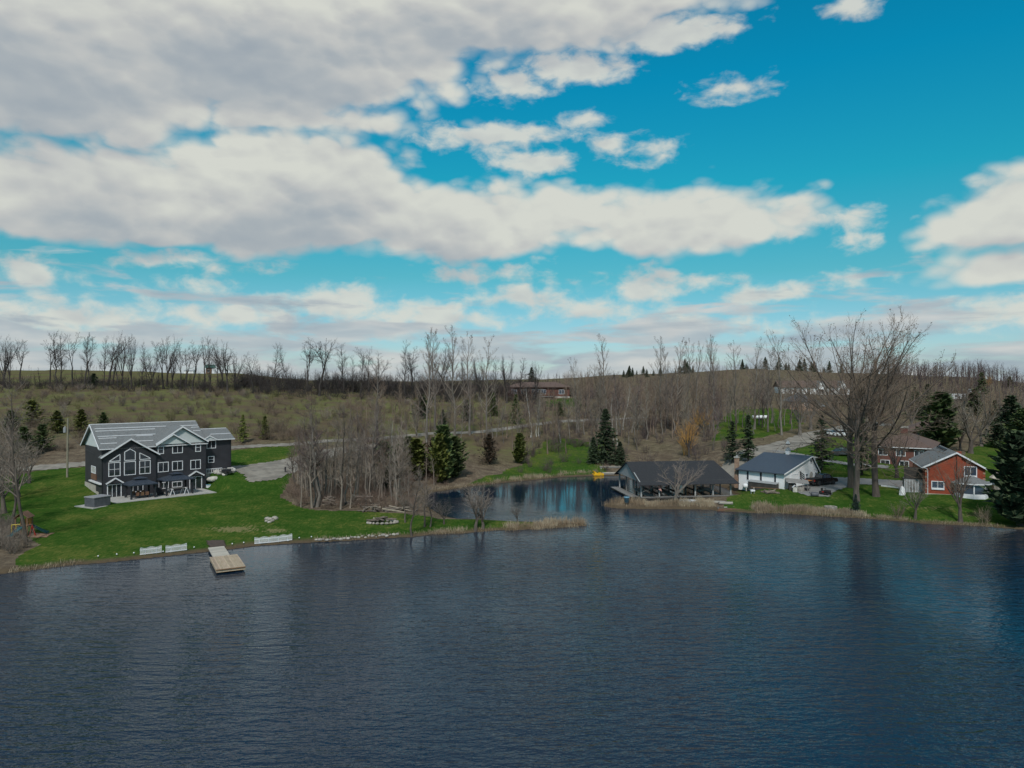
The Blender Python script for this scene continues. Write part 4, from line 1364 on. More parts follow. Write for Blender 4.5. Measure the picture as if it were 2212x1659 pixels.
def off_roads(px, d, p):
    """keep bushes off the lawns and roads"""
    if p.z < .5:
        return False
    py = 1440 + F * (CZ - p.z) / d
    for pl, a, b in LAWN_POLYS:
        if a < d < b and inside(np.array(pl, float), np.array([px]), np.array([py]))[0]:
            return False
    for ln, wd in ((road_c, 3), (lane_c, 5.5)):
        if dist_poly(np.array([(q.x, q.y) for q in ln]), np.array([p.x]), np.array([p.y]))[0] < wd:
            return False
    if 860 < px < 1460 and 118 < d < 160 and 1640 < py < 1800:
        return False
    return True


# single shrubs of the overgrown field
for (x, y, z, h) in rand_pts(230, (-60, 1900), (152, 262), (1.6, 4.2), off_roads):
    fp = 1920 + F * x / y
    look = ('large' if h > 3.2 else 'small' if h < 2.2 else 'rounded') + ' bare shrub of the overgrown field ' + ('near the crest hedgerow' if y > 225 else 'just above the gravel road' if y < 175 else 'halfway up the slope') + (' behind the lake house' if fp < 950 else ' toward the poplars')
    plant('shrub', (x, y, z), h, 'bare_shrub', look, 'shrub', 'bare shrubs of the overgrown field', twig=PR.choice(['twig_purple', 'twig_brown', 'twig_grey', 'twig_brown', 'twig_olive']), wide=PR.uniform(.9, 1.5))
scatter_mass('field_scrub', 'shrub', rand_pts(560, (-200, 1900), (145, 275), (.9, 2.8), off_roads) + rand_pts(170, (-200, 1500), (146, 176), (1.8, 4.0), off_roads), 'twig_brown', 'low brown scrub covering the overgrown field', 'scrub', .5, 3, 1.4)
scatter_mass('field_scrub', 'shrub', rand_pts(260, (-200, 1700), (150, 275), (.8, 2.2), off_roads), 'twig_olive', 'low olive scrub between the bare shrubs of the field', 'scrub', .4, 13, 1.4)
scatter_mass('hedgerow', 'shrub', rand_pts(330, (-250, 2050), (264, 292), (2.5, 5.5)) + rand_pts(170, (900, 2050), (280, 310), (5, 9)), 'twig_dark', 'dark tangled hedgerow under the trees on the crest', 'hedgerow', .45, 4, 1.6)
scatter_mass('hedgerow', 'shrub', rand_pts(120, (1400, 2350), (280, 320), (3, 7)), 'twig_purple', 'hazy purple thicket behind the red bungalow', 'thicket', .45, 5, 1.6)
scatter_mass('underbrush', 'shrub', rand_pts(260, (1080, 1680), (106, 170), (1.2, 3.2), off_roads), 'twig_brown', 'brown underbrush beneath the bare clump', 'underbrush', .5, 6, 1.2)
scatter_mass('underbrush', 'shrub', rand_pts(240, (1950, 2780), (150, 260), (1.5, 4.5), off_roads), 'twig_purple', 'reddish underbrush filling the wood behind the cove', 'underbrush', .5, 7, 1.3)
scatter_mass('underbrush', 'shrub', rand_pts(260, (2250, 3900), (190, 420), (2, 5.5), off_roads), 'twig_brown', 'brown brush on the slopes around the far houses', 'brush', .4, 8, 1.4)
scatter_mass('underbrush', 'shrub', rand_pts(70, (-150, 110), (80, 128), (1.0, 2.6), off_roads), 'twig_grey', 'grey thicket at the lawn edge by the play set', 'thicket', .6, 9, 1.3)
fw = rand_pts(420, (3330, 4150), (340, 500), (9, 15)) + rand_pts(120, (3100, 3900), (250, 340), (5, 10), off_roads) + rand_pts(70, (2350, 3250), (430, 560), (4, 8)) + rand_pts(60, (-150, 1000), (440, 475), (2.0, 4.5)) + rand_pts(260, (900, 2500), (330, 480), (5, 9)) + rand_pts(110, (2050, 3350), (540, 640), (4, 8))
scatter_mass('far_wood', 'far', fw, 'twig_purple', 'hazy leafless wood covering the far hill', 'wood', .65, 10, 1.2)
scatter_mass('slope_wood', 'far', rand_pts(210, (2120, 3380), (255, 430), (6, 11), off_roads), 'twig_brown', 'tan leafless wood covering the slope around the far houses', 'wood', .9, 16, 1.2)
scatter_mass('crest_saplings', 'far', rand_pts(70, (-200, 1500), (262, 290), (4, 9)), 'twig_dark', 'thin dark saplings tangled between the crest trees', 'thicket', .9, 17, 1.0)
scatter_mass('wood_haze', 'far', rand_pts(110, (2150, 2780), (185, 290), (8, 15), off_roads) + rand_pts(60, (1300, 2150), (165, 230), (6, 12), off_roads), 'twig_brown', 'mesh of thin leafless poles deeper in the wood behind the cove', 'wood', 1.0, 12, 1.0)

scatter_mass('clump_poles', 'far', rand_pts(80, (1100, 1640), (106, 150), (5, 11), off_roads), 'twig_grey', 'fine grey poles and twigs filling the clump beside the cove', 'thicket', 1.0, 15, 1.1)


# ---------------------------------------------------------------- reeds along the water
def reeds():
    rng = np.random.default_rng(21)
    segs = [((30, 2149), (290, 2117), 500, .55, .8), ((1180, 2031), (1620, 2003), 500, .5, .8), ((1620, 2003), (1900, 1988), 1400, .7, 1.0), ((1900, 1988), (2040, 1981), 2600, 1.0, 1.6), ((2040, 1976), (2196, 1968), 3400, 1.4, 1.7),
            ((1625, 1842), (1885, 1808), 1300, .7, 1.2), ((1860, 1811), (2110, 1786), 2200, 1.1, 1.2), ((2110, 1784), (2240, 1780), 900, .8, 1.2), ((2240, 1775), (2360, 1766), 900, 1.3, 2.0),
            ((2268, 1896), (2420, 1902), 3600, 1.5, 1.7), ((2420, 1902), (2560, 1903), 2000, 1.1, 1.1), ((2560, 1903), (2672, 1904), 2600, 1.4, 1.2), ((2830, 1921), (2930, 1920), 2600, 1.5, 1.3), ((2930, 1921), (3030, 1928), 2600, 1.3, 1.3),
            ((3030, 1928), (3240, 1940), 4600, 1.3, 1.2), ((3240, 1942), (3440, 1957), 1200, .55, .8), ((3440, 1960), (3760, 1978), 900, .4, .7)]
    for k, mt in enumerate(('reed', 'reed_dark')):
        Vs = []
        for (a, b, n, h, dp) in segs:
            n = int(n * (.5 if k == 0 else .22))
            A, B = np.array(px_plane(*a)[:2]), np.array(px_plane(*b)[:2])
            t = rng.random(n)
            clump = vnoise(t * 40, t * 0 + a[0], 1.3, 33)
            t = np.where(clump < -.25, rng.random(n), t)
            c = A + (B - A) * t[:, None] + np.stack([rng.normal(0, .3, n), rng.normal(0, .45, n) * dp + .25], 1)
            hh = h * .6 * rng.uniform(.35, 1.2, n) * (1 + .9 * vnoise(c[:, 0], c[:, 1], 1.3, 34))
            z0 = np.maximum(np.array([H(x, y) for x, y in c]), -.25)
            keepm = vnoise(c[:, 0], c[:, 1], 1.7, 36 + k) > -.16
            c, z0, hh, n = c[keepm], z0[keepm], hh[keepm], int(keepm.sum())
            base = np.column_stack([c, z0])
            an = rng.uniform(0, 6.28, n)
            wv = np.stack([np.cos(an), np.sin(an), 0 * an], 1) * rng.uniform(.012, .03, n)[:, None]
            tip = base + np.column_stack([rng.normal(0, .18, (n, 2)) * hh[:, None], hh])
            Vs.append(np.stack([base - wv, base + wv, tip + wv * .35, tip - wv * .35], 1).reshape(-1, 3))
        V = np.concatenate(Vs)
        o = mesh_obj('reeds', V, np.arange(len(V)).reshape(-1, 4), MAT[mt])
        stuff(o, 'dry tan reeds standing along the waterline' if k == 0 else 'brown matted sedge among the tan reeds', 'reeds')


reeds()

# ================================================================ buildings
class Frame:
    """a building's own axes: s to the right along its front, t into it, z up from its floor"""
    def __init__(self, x, y, z, ang):
        self.o = Vector((x, y, z))
        self.a = ang
        self.e1 = Vector((math.cos(ang), math.sin(ang), 0))
        self.e2 = Vector((-math.sin(ang), math.cos(ang), 0))

    def world(self, s, t, z=0.0):
        return self.o + self.e1 * s + self.e2 * t + Vector((0, 0, z))

    def front(self, px, py, t=0.0):
        """photo pixel -> (s, z) on the wall plane at depth t"""
        ray = Vector(((px - 1920) / F, 1.0, -(py - 1440) / F))
        q = self.o + self.e2 * t
        k = (q - Vector((0, 0, CZ))).dot(self.e2) / ray.dot(self.e2)
        p = Vector((0, 0, CZ)) + ray * k - self.o
        return p.dot(self.e1), p.z

    def side(self, px, py, s=0.0):
        ray = Vector(((px - 1920) / F, 1.0, -(py - 1440) / F))
        q = self.o + self.e1 * s
        k = (q - Vector((0, 0, CZ))).dot(self.e1) / ray.dot(self.e1)
        p = Vector((0, 0, CZ)) + ray * k - self.o
        return p.dot(self.e2), p.z


def window(parent, s0, s1, z0, z1, t, nx=2, nz=1, face='front', fw=0.11, glass='glass_dark', name='window', frame='trim_white', poly=None):
    """framed window on a wall; frame proud of the wall, each pane its own piece. face: front (-t), left (-s), right (+s)"""
    if s1 < s0:
        s0, s1 = s1, s0
    if z1 < z0:
        z0, z1 = z1, z0
    rot = {'front': 0.0, 'left': -math.pi / 2, 'right': math.pi / 2}[face]
    W, Hh = s1 - s0, z1 - z0
    loc = {'front': (s0, t, z0), 'left': (t, s1, z0), 'right': (t, s0, z0)}[face]
    fr = MB()
    if poly is None:
        for a, b, c, d in ((-fw, 0, -fw, Hh + fw), (W, W + fw, -fw, Hh + fw), (0, W, -fw, 0), (0, W, Hh, Hh + fw)):
            fr.box(a, b, -.07, .02, c, d)
        m = fw * .55
        for k in range(1, nx):
            fr.box(W * k / nx - m / 2, W * k / nx + m / 2, -.055, .02, 0, Hh)
        for k in range(1, nz):
            for q in range(nx):
                fr.box(W * q / nx + m / 2, W * (q + 1) / nx - m / 2, -.05, .02, Hh * k / nz - m / 2, Hh * k / nz + m / 2)
    else:
        n = len(poly)
        cx, cz = sum(p[0] for p in poly) / n, sum(p[1] for p in poly) / n
        grow_ = [(cx + (p[0] - cx) * 1.0, cz + (p[1] - cz) * 1.0) for p in poly]
        for i in range(n):
            a, b = grow_[i], grow_[(i + 1) % n]
            fr.bar((a[0] - s0, -.03 - .002 * i, a[1] - z0), (b[0] - s0, -.03 - .002 * i, b[1] - z0), .08, fw)
    o = fr.build(name, MAT[frame], parent, loc=loc, rotz=rot)
    if poly is None:
        for k in range(nx):
            for q in range(nz):
                MB().box(W * k / nx + .01, W * (k + 1) / nx - .01, -.022, .004, Hh * q / nz + .01, Hh * (q + 1) / nz - .01).build('pane', MAT[glass], o)
    else:
        MB().prism([(p[0] - s0, p[1] - z0) for p in poly], 'y', -.022, .004).build('pane', MAT[glass], o)
    return o


def slab(mb, p0, p1, p2, p3, th):
    """roof sheet through four corners, th thick (downwards)"""
    P = [Vector(p) for p in (p0, p1, p2, p3)]
    lo = [tuple(p - Vector((0, 0, th))) for p in P]
    mb.add([tuple(p) for p in P] + lo, [(0, 1, 2, 3), (7, 6, 5, 4), (0, 4, 5, 1), (1, 5, 6, 2), (2, 6, 7, 3), (3, 7, 4, 0)])
    return mb


# ---------------------------------------------------------------- the grey lake house
HF = Frame(HO[0], HO[1], 1.52, HA)
Z3 = lambda zx, zy: (260 + zx / 3.456, 1520 + zy / 3.456)     # enlarged view -> photo
house = thing('lake_house', 'large charcoal sided house with grey shingle roof and white gables above the dock lawn', 'house', HF.o, HA)
EA, RI, DP, LN = 8.12, 11.45, 10.2, 16.0
sl = (RI - EA) / (DP / 2)
wl = MB()
wl.prism([(0, -1.2), (DP, -1.2), (DP, EA), (DP / 2, EA + 1e-3), (0, EA)], 'x', 0.0, LN)
wl.build('wall', MAT['siding_dark'], house)
g = MB().box(0.05, 7.8, -.6, 0, -1.2, 6.3)
g.prism([(0.05, 6.3), (7.8, 6.3), (3.93, 8.95)], 'y', -.6, 0)
g.build('great_room_wall', MAT['siding_dark'], house)
MB().box(7.95, 16.05, -.35, 0, -1.2, 8.1).build('bay_wall', MAT['siding_dark'], house)
WF = 1.0
MB().box(16.0, 21.0, WF, 7.2, -1.2, 8.35).build('wing_wall', MAT['siding_dark'], house)
MB().box(-.06, .0, DP - 6.6, DP + .05, -.6, 1.6).build('foundation', MAT['foundation'], house)
MB().box(-.05, .0, 2.0, DP - 6.6, -.6, .7).build('foundation', MAT['foundation'], house)
MB().box(-.04, .0, 0.05, 2.0, -.6, .25).build('foundation', MAT['foundation'], house)
# white gables
gw = MB().prism([(-.02, EA - .25), (DP + .02, EA - .25), (DP / 2, RI - .12)], 'x', -.07, .1)
gw.build('gable', MAT['gable_white'], house)
MB().prism([(8.1, 8.0), (15.95, 8.0), (12.0, 10.6)], 'y', -.42, -.3).build('gable', MAT['gable_white'], house)
MB().prism([(8.1, 7.98), (12.9, 7.98), (10.5, 9.5)], 'y', -.62, -.425).build('gable', MAT['gable_white'], house)
# roofs
rf = MB()
ov = .5
slab(rf, (-.55, -ov, EA - sl * ov), (LN + .35, -ov, EA - sl * ov), (LN + .35, DP / 2, RI), (-.55, DP / 2, RI), .16)
slab(rf, (LN + .35, DP + ov, EA - sl * ov), (-.55, DP + ov, EA - sl * ov), (-.55, DP / 2, RI), (LN + .35, DP / 2, RI), .16)
roof = rf.build('roof', MAT['shingle_grey'], house)


def front_gable(name, s0, s1, se, zr, t0, slope, z_over=.02, trim=.22):
    """little roof with its ridge running into the house, white rake boards on its front"""
    mid = (s0 + s1) / 2
    ze = zr - slope * (mid - s0)
    tb = max(0.4, (zr - EA) / sl + .3)
    tbe = max(0.4, (ze - EA) / sl + .3)
    r = MB()
    slab(r, (s0, t0, ze), (mid, t0, zr), (mid, tb, zr), (s0, tbe, ze), .15)
    slab(r, (mid, t0, zr + .002), (s1, t0, ze), (s1, tbe, ze), (mid, tb, zr + .002), .15)
    o = r.build(name, MAT['shingle_grey'], house)
    b = MB()
    b.bar((s0 - .03, t0 - .03, ze - .10), (mid + .03, t0 - .03, zr - .10), .07, trim)
    b.bar((mid - .03, t0 - .035, zr - .10), (s1 + .03, t0 - .035, ze - .10), .07, trim)
    b.build('rake_board', MAT['trim_white'], o)
    return o


front_gable('front_roof', -.45, 8.3, 0, 9.3, -1.05, .645)
front_gable('front_roof', 7.75, 16.3, 0, 10.92, -.85, .645)
front_gable('front_roof', 7.75, 13.25, 0, 9.72, -1.0, .64, trim=.16)
# rakes and gutters of the main roof
rk = MB()
rk.bar((-.6, -ov, EA - sl * ov - .06), (-.6, DP / 2, RI - .06), .08, .24)
rk.bar((-.6, DP + ov, EA - sl * ov - .06), (-.6, DP / 2, RI - .06), .08, .24)
rk.build('rake_board', MAT['trim_white'], roof)
MB().box(-.55, LN + .35, -ov - .1, -ov, EA - sl * ov - .16, EA - sl * ov - .02).build('gutter', MAT['trim_white'], roof)
# wing roof
WR = 10.0
wr = MB()
slab(wr, (15.7, WF - .5, 8.3), (21.5, WF - .5, 8.3), (21.5, 4.1, WR), (15.7, 4.1, WR), .15)
slab(wr, (21.5, 7.7, 8.3), (15.7, 7.7, 8.3), (15.7, 4.1, WR), (21.5, 4.1, WR), .15)
wro = wr.build('wing_roof', MAT['shingle_grey'], house)
MB().box(15.7, 21.5, WF - .6, WF - .5, 8.12, 8.28).build('gutter', MAT['trim_white'], wro)
MB().prism([(WF, 8.3), (7.2, 8.3), (4.1, 9.85)], 'x', 20.9, 21.02).build('gable', MAT['siding_dark'], wro)
# the little gable on the wing
d_ = MB()
slab(d_, (15.9, WF - .6, 8.38), (17.0, WF - .6, 9.02), (17.0, 3.0, 9.02), (15.9, 1.2, 8.38), .1)
slab(d_, (17.0, WF - .6, 9.022), (18.3, WF - .6, 8.3), (18.3, 1.2, 8.3), (17.0, 3.0, 9.022), .1)
do = d_.build('front_roof', MAT['shingle_grey'], house)
db = MB()
db.bar((15.9, WF - .64, 8.3), (17.0, WF - .64, 8.95), .06, .16)
db.bar((17.0, WF - .644, 8.95), (18.3, WF - .644, 8.22), .06, .16)
db.build('rake_board', MAT['trim_white'], do)
MB().prism([(16.1, 8.32), (18.1, 8.32), (17.0, 8.92)], 'y', WF - .55, WF - .45).build('gable', MAT['gable_white'], do)


# white battens on the shingles
def batten(s0, s1, v, wing=False):
    """v = 0 at the eave, 1 at the ridge"""
    if wing:
        t, z = WF - .5 + v * (4.1 - WF + .5), 8.3 + v * (WR - 8.3)
    else:
        t, z = -ov + v * (DP / 2 + ov), EA - sl * ov + v * (RI - EA + sl * ov)
    MB().box(s0, s1, t - .07, t + .07, z + .0, z + .12).build('roof_batten', MAT['trim_white'], wro if wing else roof)


for s0, s1, v in [(-.5, 16.2, .985), (-.1, 10.9, .80), (-.1, 8.9, .70), (-.1, 8.6, .48), (5.6, 8.1, .44), (-.1, 2.5, .40), (5.2, 7.8, .22), (-.1, 2.3, .19), (13.2, 16.2, .79), (14.9, 16.2, .70), (15.0, 16.2, .55)]:
    batten(s0, s1, v)
batten(15.9, 21.3, .97, True)
batten(17.8, 21.4, .45, True)
# windows
def fwin(a, b, t, **k):
    s0, z1 = HF.front(*Z3(*a), t=t)
    s1, z0 = HF.front(*Z3(*b), t=t)
    return window(house, s0 + .08, s1 - .08, z0 + .08, z1 - .08, t, **k)


GT, BT = -.6, -.35
fwin((508, 745), (660, 912), GT, nx=2, nz=2)
fwin((710, 733), (858, 895), GT, nx=1, nz=1)
fwin((908, 720), (1050, 880), GT, nx=2, nz=2)


def pwin(pts):
    P = [HF.front(*Z3(*p), t=GT) for p in pts]
    s0, z0 = min(p[0] for p in P), min(p[1] for p in P)
    window(house, s0, max(p[0] for p in P), z0, max(p[1] for p in P), GT, poly=P)


pwin([(716, 714), (854, 708), (854, 602), (787, 565), (716, 606)])
pwin([(516, 728), (656, 720), (656, 634)])
pwin([(912, 702), (1046, 692), (1046, 682), (912, 616)])
for a, b, nx, nz in [((1148, 518), (1222, 626), 1, 2), ((1335, 508), (1468, 614), 2, 1), ((1635, 492), (1702, 597), 1, 2), ((1148, 742), (1284, 856), 2, 1), ((1333, 728), (1468, 837), 2, 1), ((1570, 712), (1700, 820), 2, 1),
                     ((1160, 1003), (1285, 1072), 2, 1), ((1333, 993), (1460, 1052), 2, 1)]:
    fwin(a, b, BT, nx=nx, nz=nz)
fwin((820, 1043), (955, 1113), GT, nx=2, nz=1)
fwin((1780, 458), (1897, 553), WF, nx=2, nz=1)
fwin((1798, 663), (1875, 738), WF, nx=1, nz=2)
for a, b, t, n in [((492, 1032), (672, 1203), GT, 3), ((1558, 930), (1715, 1093), BT, 2)]:
    dr = fwin(a, b, t, nx=n, nz=1, name='patio_door', fw=.13)
# canopies over the two doors
for a, m_, b, t in [((472, 1018), (597, 938), (703, 1000), GT), ((1542, 916), (1641, 848), (1745, 900), BT)]:
    P = [HF.front(*Z3(*q), t=t - .4) for q in (a, m_, b)]
    c = MB()
    (s0, z0), (s1, z1), (s2, z2) = P
    slab(c, (s0, t - .55, z0), (s1, t - .55, z1), (s1, t, z1), (s0, t, z0), .08)
    slab(c, (s1, t - .55, z1 + .002), (s2, t - .55, z2), (s2, t, z2), (s1, t, z1 + .002), .08)
    co = c.build('canopy', MAT['shingle_grey'], house)
    c = MB()
    c.bar((s0, t - .58, z0 - .05), (s1 + .02, t - .58, z1 - .05), .06, .2)
    c.bar((s1 - .02, t - .585, z1 - .05), (s2, t - .585, z2 - .05), .06, .2)
    c.build('rake_board', MAT['trim_white'], co)
    MB().prism([(s0 + .3, z0), (s2 - .3, z2), (s1, z1 - .1)], 'y', t - .45, t).build('canopy_gable', MAT['siding_dark'], co)
# left end wall: door, half-height brown gate, ledge
t1, z1 = HF.side(*Z3(290, 787), s=0)
t0, z0 = HF.side(*Z3(342, 880), s=0)
window(house, t0, t1, z0, z1, 0.0, 1, 1, face='left', fw=.1, glass='curtain')
ta, za = HF.side(*Z3(285, 880), s=-.1)
tb_, zb = HF.side(*Z3(347, 972), s=-.1)
MB().box(-.16, -.02, tb_, ta, zb, za).build('brown_gate', MAT['wood_brown'], house)
ta, za = HF.side(*Z3(275, 962), s=-.1)
tb_, zb = HF.side(*Z3(420, 1003), s=-.1)
MB().box(-.4, -.0, tb_, ta, za - .2, za).build('ledge', MAT['trim_white'], house)
# downspouts, corner boards, lattice under the wing
for s, t, z1 in [(-.05, -.12, 7.7), (7.87, -.5, 7.6), (16.1, -.2, 8.0), (20.95, WF - .07, 8.1)]:
    MB().box(s - .05, s + .05, t - .06, t + .04, -.3, z1).build('downspout', MAT['metal_dark'], house)
lt = MB()
for z in (2.35, 3.05):
    lt.box(16.2, 19.3, WF - .3, WF - .22, z, z + .1)
for k in range(11):
    lt.box(16.2 + k * .3, 16.28 + k * .3, WF - .3, WF - .22, 2.45, 3.05)
lt.build('lattice_rail', MAT['trim_white'], house)
MB().box(16.1, 19.4, WF - .12, WF - .02, .4, 2.4).build('foundation', MAT['foundation'], house)
MB().box(-.1, -.02, 3.6, 3.9, 4.3, 4.6).build('wall_lamp', MAT['trim_white'], house)

# patio and tub pad
structure(MB().box(0.0, 15.3, -7.0, -.62, -.35, .03).build('patio', MAT['concrete'], None, loc=HF.o, rotz=HA))
TB = G(*Z3(320, 1334))
TA = math.radians(64)
structure(MB().box(-.45, 4.0, -.45, 3.9, -.4, .10).build('tub_pad', MAT['concrete'], None, loc=(TB.x, TB.y, TB.z), rotz=TA))
tub = thing('hot_tub', 'grey panelled swim spa with a flat folding cover on its concrete pad', 'hot tub', (TB.x, TB.y, TB.z + .1), TA)
MB().box(0, 2.6, 0, 2.25, 0, 1.28, .06).build('cabinet', MAT['tub_grey'], tub)
for k in range(2):
    MB().box(-.06 + k * 1.36, 1.285 + k * 1.36, -.06, 2.31, 1.29, 1.46, .04).build('cover', MAT['tub_cover'], tub)
MB().box(2.65, 2.77, .7, 1.3, .1, .85, .02).build('step', MAT['wood_orange'], tub)


# gazebos
def gazebo(s0, s1, t0, t1, zh, label):
    c = HF.world((s0 + s1) / 2, (t0 + t1) / 2, .03)
    w, d = (s1 - s0) / 2, (t1 - t0) / 2
    o = thing('gazebo', label, 'gazebo', c, HA, 'dark metal roofed gazebos on the patio')
    for sx in (-1, 1):
        for sy in (-1, 1):
            p = MB().box(sx * w - .09, sx * w + .09, sy * d - .09, sy * d + .09, 0, zh).build('post', MAT['metal_dark'], o)
            q = MB()
            q.lathe([(.14, .12), (.16, .5), (.09, 1.1), (.17, 1.7), (.2, zh - .05)], 8, sx * (w - .12), sy * (d - .12))
            q.build('curtain', MAT['black_fabric'], p)
    e = .38
    hip = lambda w_, d_, z: [(-w_, -d_, z), (w_, -d_, z), (w_, d_, z), (-w_, d_, z)]
    MB().loft([hip(w + e, d + e, zh), hip(w + e, d + e, zh + .14), hip(.75, .5, zh + .78), hip(.74, .49, zh + .80)]).build('roof', MAT['metal_roof_dark'], o)
    MB().loft([hip(.6, .38, zh + .79), hip(.6, .38, zh + .92), hip(.98, .72, zh + .921), hip(.98, .72, zh + .97), hip(.15, .06, zh + 1.24)]).build('vent_cap', MAT['metal_roof_dark'], o)
    return o


gazebo(2.65, 6.2, -5.5, -2.5, 2.12, 'smaller dark metal gazebo over the dining set, nearer the hot tub')
gazebo(7.9, 12.0, -5.4, -2.3, 2.35, 'larger dark metal gazebo over the white trestles')


# patio furniture
def chair(s, t, rz):
    o = thing('patio_chair', 'tan mesh patio chair drawn up to the dining table under the gazebo', 'chair', HF.world(s, t, .03), HA + rz, 'tan patio chairs around the dining table')
    MB().box(-.25, .25, -.25, .25, .40, .45).build('seat', MAT['wood_dark'], o)
    MB().loft([[(-.25, .22, .45), (.25, .22, .45), (.25, .27, .45), (-.25, .27, .45)], [(-.25, .32, 1.0), (.25, .32, 1.0), (.25, .36, 1.0), (-.25, .36, 1.0)]]).build('backrest', MAT['wood_brown'], o)
    for x in (-.22, .22):
        for y in (-.22, .22):
            MB().box(x - .02, x + .02, y - .02, y + .02, 0, .40).build('leg', MAT['metal_dark'], o)


tb = thing('dining_table', 'dark patio dining table under the smaller gazebo', 'table', HF.world(4.4, -4.1, .03), HA)
MB().box(-1.0, 1.0, -.5, .5, .70, .75, .02).build('tabletop', MAT['metal_dark'], tb)
for x in (-.9, .9):
    for y in (-.4, .4):
        MB().box(x - .03, x + .03, y - .03, y + .03, 0, .70).build('leg', MAT['metal_dark'], tb)
for x in (3.7, 4.4, 5.1):
    chair(x, -4.85, math.pi)
    chair(x, -3.35, 0)
for s in (8.4, 10.6):
    o = thing('trestle', 'white A shaped sawhorse standing under the larger gazebo', 'sawhorse', HF.world(s + .3, -4.9, .03), HA + .15, 'white sawhorses under the larger gazebo')
    MB().box(-.08, .08, -.75, .75, .95, 1.05).build('beam', MAT['trim_white'], o)
    for y in (-.6, .6):
        for x in (-1, 1):
            MB().bar((x * .42, y, 0), (x * .05, y, .95), .08).build('leg', MAT['trim_white'], o)
o = thing('work_top', 'grey board laid across the two white sawhorses', 'board', HF.world(9.8, -4.9, 1.09), HA + .02)
MB().box(-1.5, 1.5, -.32, .32, 0, .05).build('board', MAT['wood_grey'], o)
o = thing('urn', 'pale stone urn between dining set and barbecue', 'urn', HF.world(6.35, -4.9, .03), 0)
MB().lathe([(.16, 0), (.14, .08), (.26, .35), (.28, .5), (.18, .62), (.23, .68)], 14).build('bowl', MAT['stone_pale'], o, True)
o = thing('barbecue', 'black covered barbecue between the two gazebos', 'barbecue', HF.world(7.3, -3.6, .03), HA)
MB().box(-.75, .75, -.32, .32, .12, .85, .05).build('cabinet', MAT['black_fabric'], o)
MB().prism([(-.34, .85), (.34, .85), (.30, 1.1), (.08, 1.24), (-.2, 1.16)], 'x', -.45, .45).build('hood', MAT['black_fabric'], o)
for x in (-.6, .6):
    MB().tube([(x, -.2, .1), (x, .2, .1)], .1, 10).build('wheel', MAT['rubber'], o)
o = thing('storage_bin', 'small white and blue bin between patio door and boulders', 'bin', HF.world(16.3, -1.0, .03), HA)
MB().box(-.38, .38, -.28, .28, 0, .5, .04).build('body', MAT['plastic_white'], o)
MB().box(-.42, .42, -.31, .31, .5, .58, .03).build('lid', MAT['plastic_blue'], o)


# boulders of the bank beside the house
def rock(name, pos, r, label, group, mat='stone', seed=0, sq=.65, parent=None):
    rng = np.random.default_rng(seed)
    import bmesh
    bm = bmesh.new()
    bmesh.ops.create_icosphere(bm, subdivisions=2, radius=1)
    ax = rng.normal(0, 1, (7, 3))
    ax /= np.linalg.norm(ax, axis=1, keepdims=True)
    am = rng.uniform(.75, 1.0, 7)
    st = rng.uniform(.8, 1.25, 2)
    for v in bm.verts:
        c = np.array(v.co)
        f = min(1.0, *(a / max(.05, float(c @ x)) for a, x in zip(am, ax)))
        v.co = Vector(c * f * r * np.array([st[0], st[1], sq]))
    me = bpy.data.meshes.new(name)
    bm.to_mesh(me)
    bm.free()
    me.materials.append(MAT[mat])
    o = link(name, me, parent, pos, rng.uniform(0, 6))
    if label:
        tag(o, label, 'rock', group)
    return o


k = 0
for s, t, z, r in [(16.9, -.6, 2.1, .75), (18.0, -.5, 2.3, .7), (19.3, -.4, 2.6, .85), (20.4, -.3, 2.8, .9), (17.0, -1.5, .9, .8), (18.1, -1.6, 1.2, .75), (19.2, -1.7, 1.5, .7), (18.4, -2.6, .6, .5), (20.2, -1.5, 2.1, .6)]:
    p = HF.world(s, t)
    rock('boulder', (p.x, p.y, max(H(p.x, p.y) + r * .2, HF.o.z + z * .6)), r, 'pale limestone boulder in the bank beside the house wing', 'limestone boulders beside the house wing', 'stone_pale', 300 + k)
    k += 1

# utility trailer on the drive
p = G(*Z3(2025, 905))
tr_ = thing('utility_trailer', 'black utility trailer parked at the corner of the house wing', 'trailer', (p.x, p.y + .3, H(p.x, p.y + .3) + .06), math.radians(8))
MB().box(-1.0, 1.0, -.6, .6, .42, .5).build('deck', MAT['wood_dark'], tr_)
for y in (-.6, .6):
    b = MB()
    for z in (.62, .86):
        b.box(-1.0, 1.0, y - .02, y + .02, z, z + .06)
    for x in (-.98, 0, .98):
        b.box(x - .03, x + .03, y - .03, y + .03, .5, .94)
    b.build('side_rail', MAT['metal_dark'], tr_)
    w_ = MB().tube([(0, y * 1.2 - .09, .3), (0, y * 1.2 + .09, .3)], .3, 14).build('wheel', MAT['rubber'], tr_)
MB().box(-.7, .7, -.5, .5, .5, .85, .1).build('load_cover', MAT['black_fabric'], tr_)
MB().bar((1.0, 0, .45), (1.8, 0, .42), .08).build('drawbar', MAT['metal_dark'], tr_)


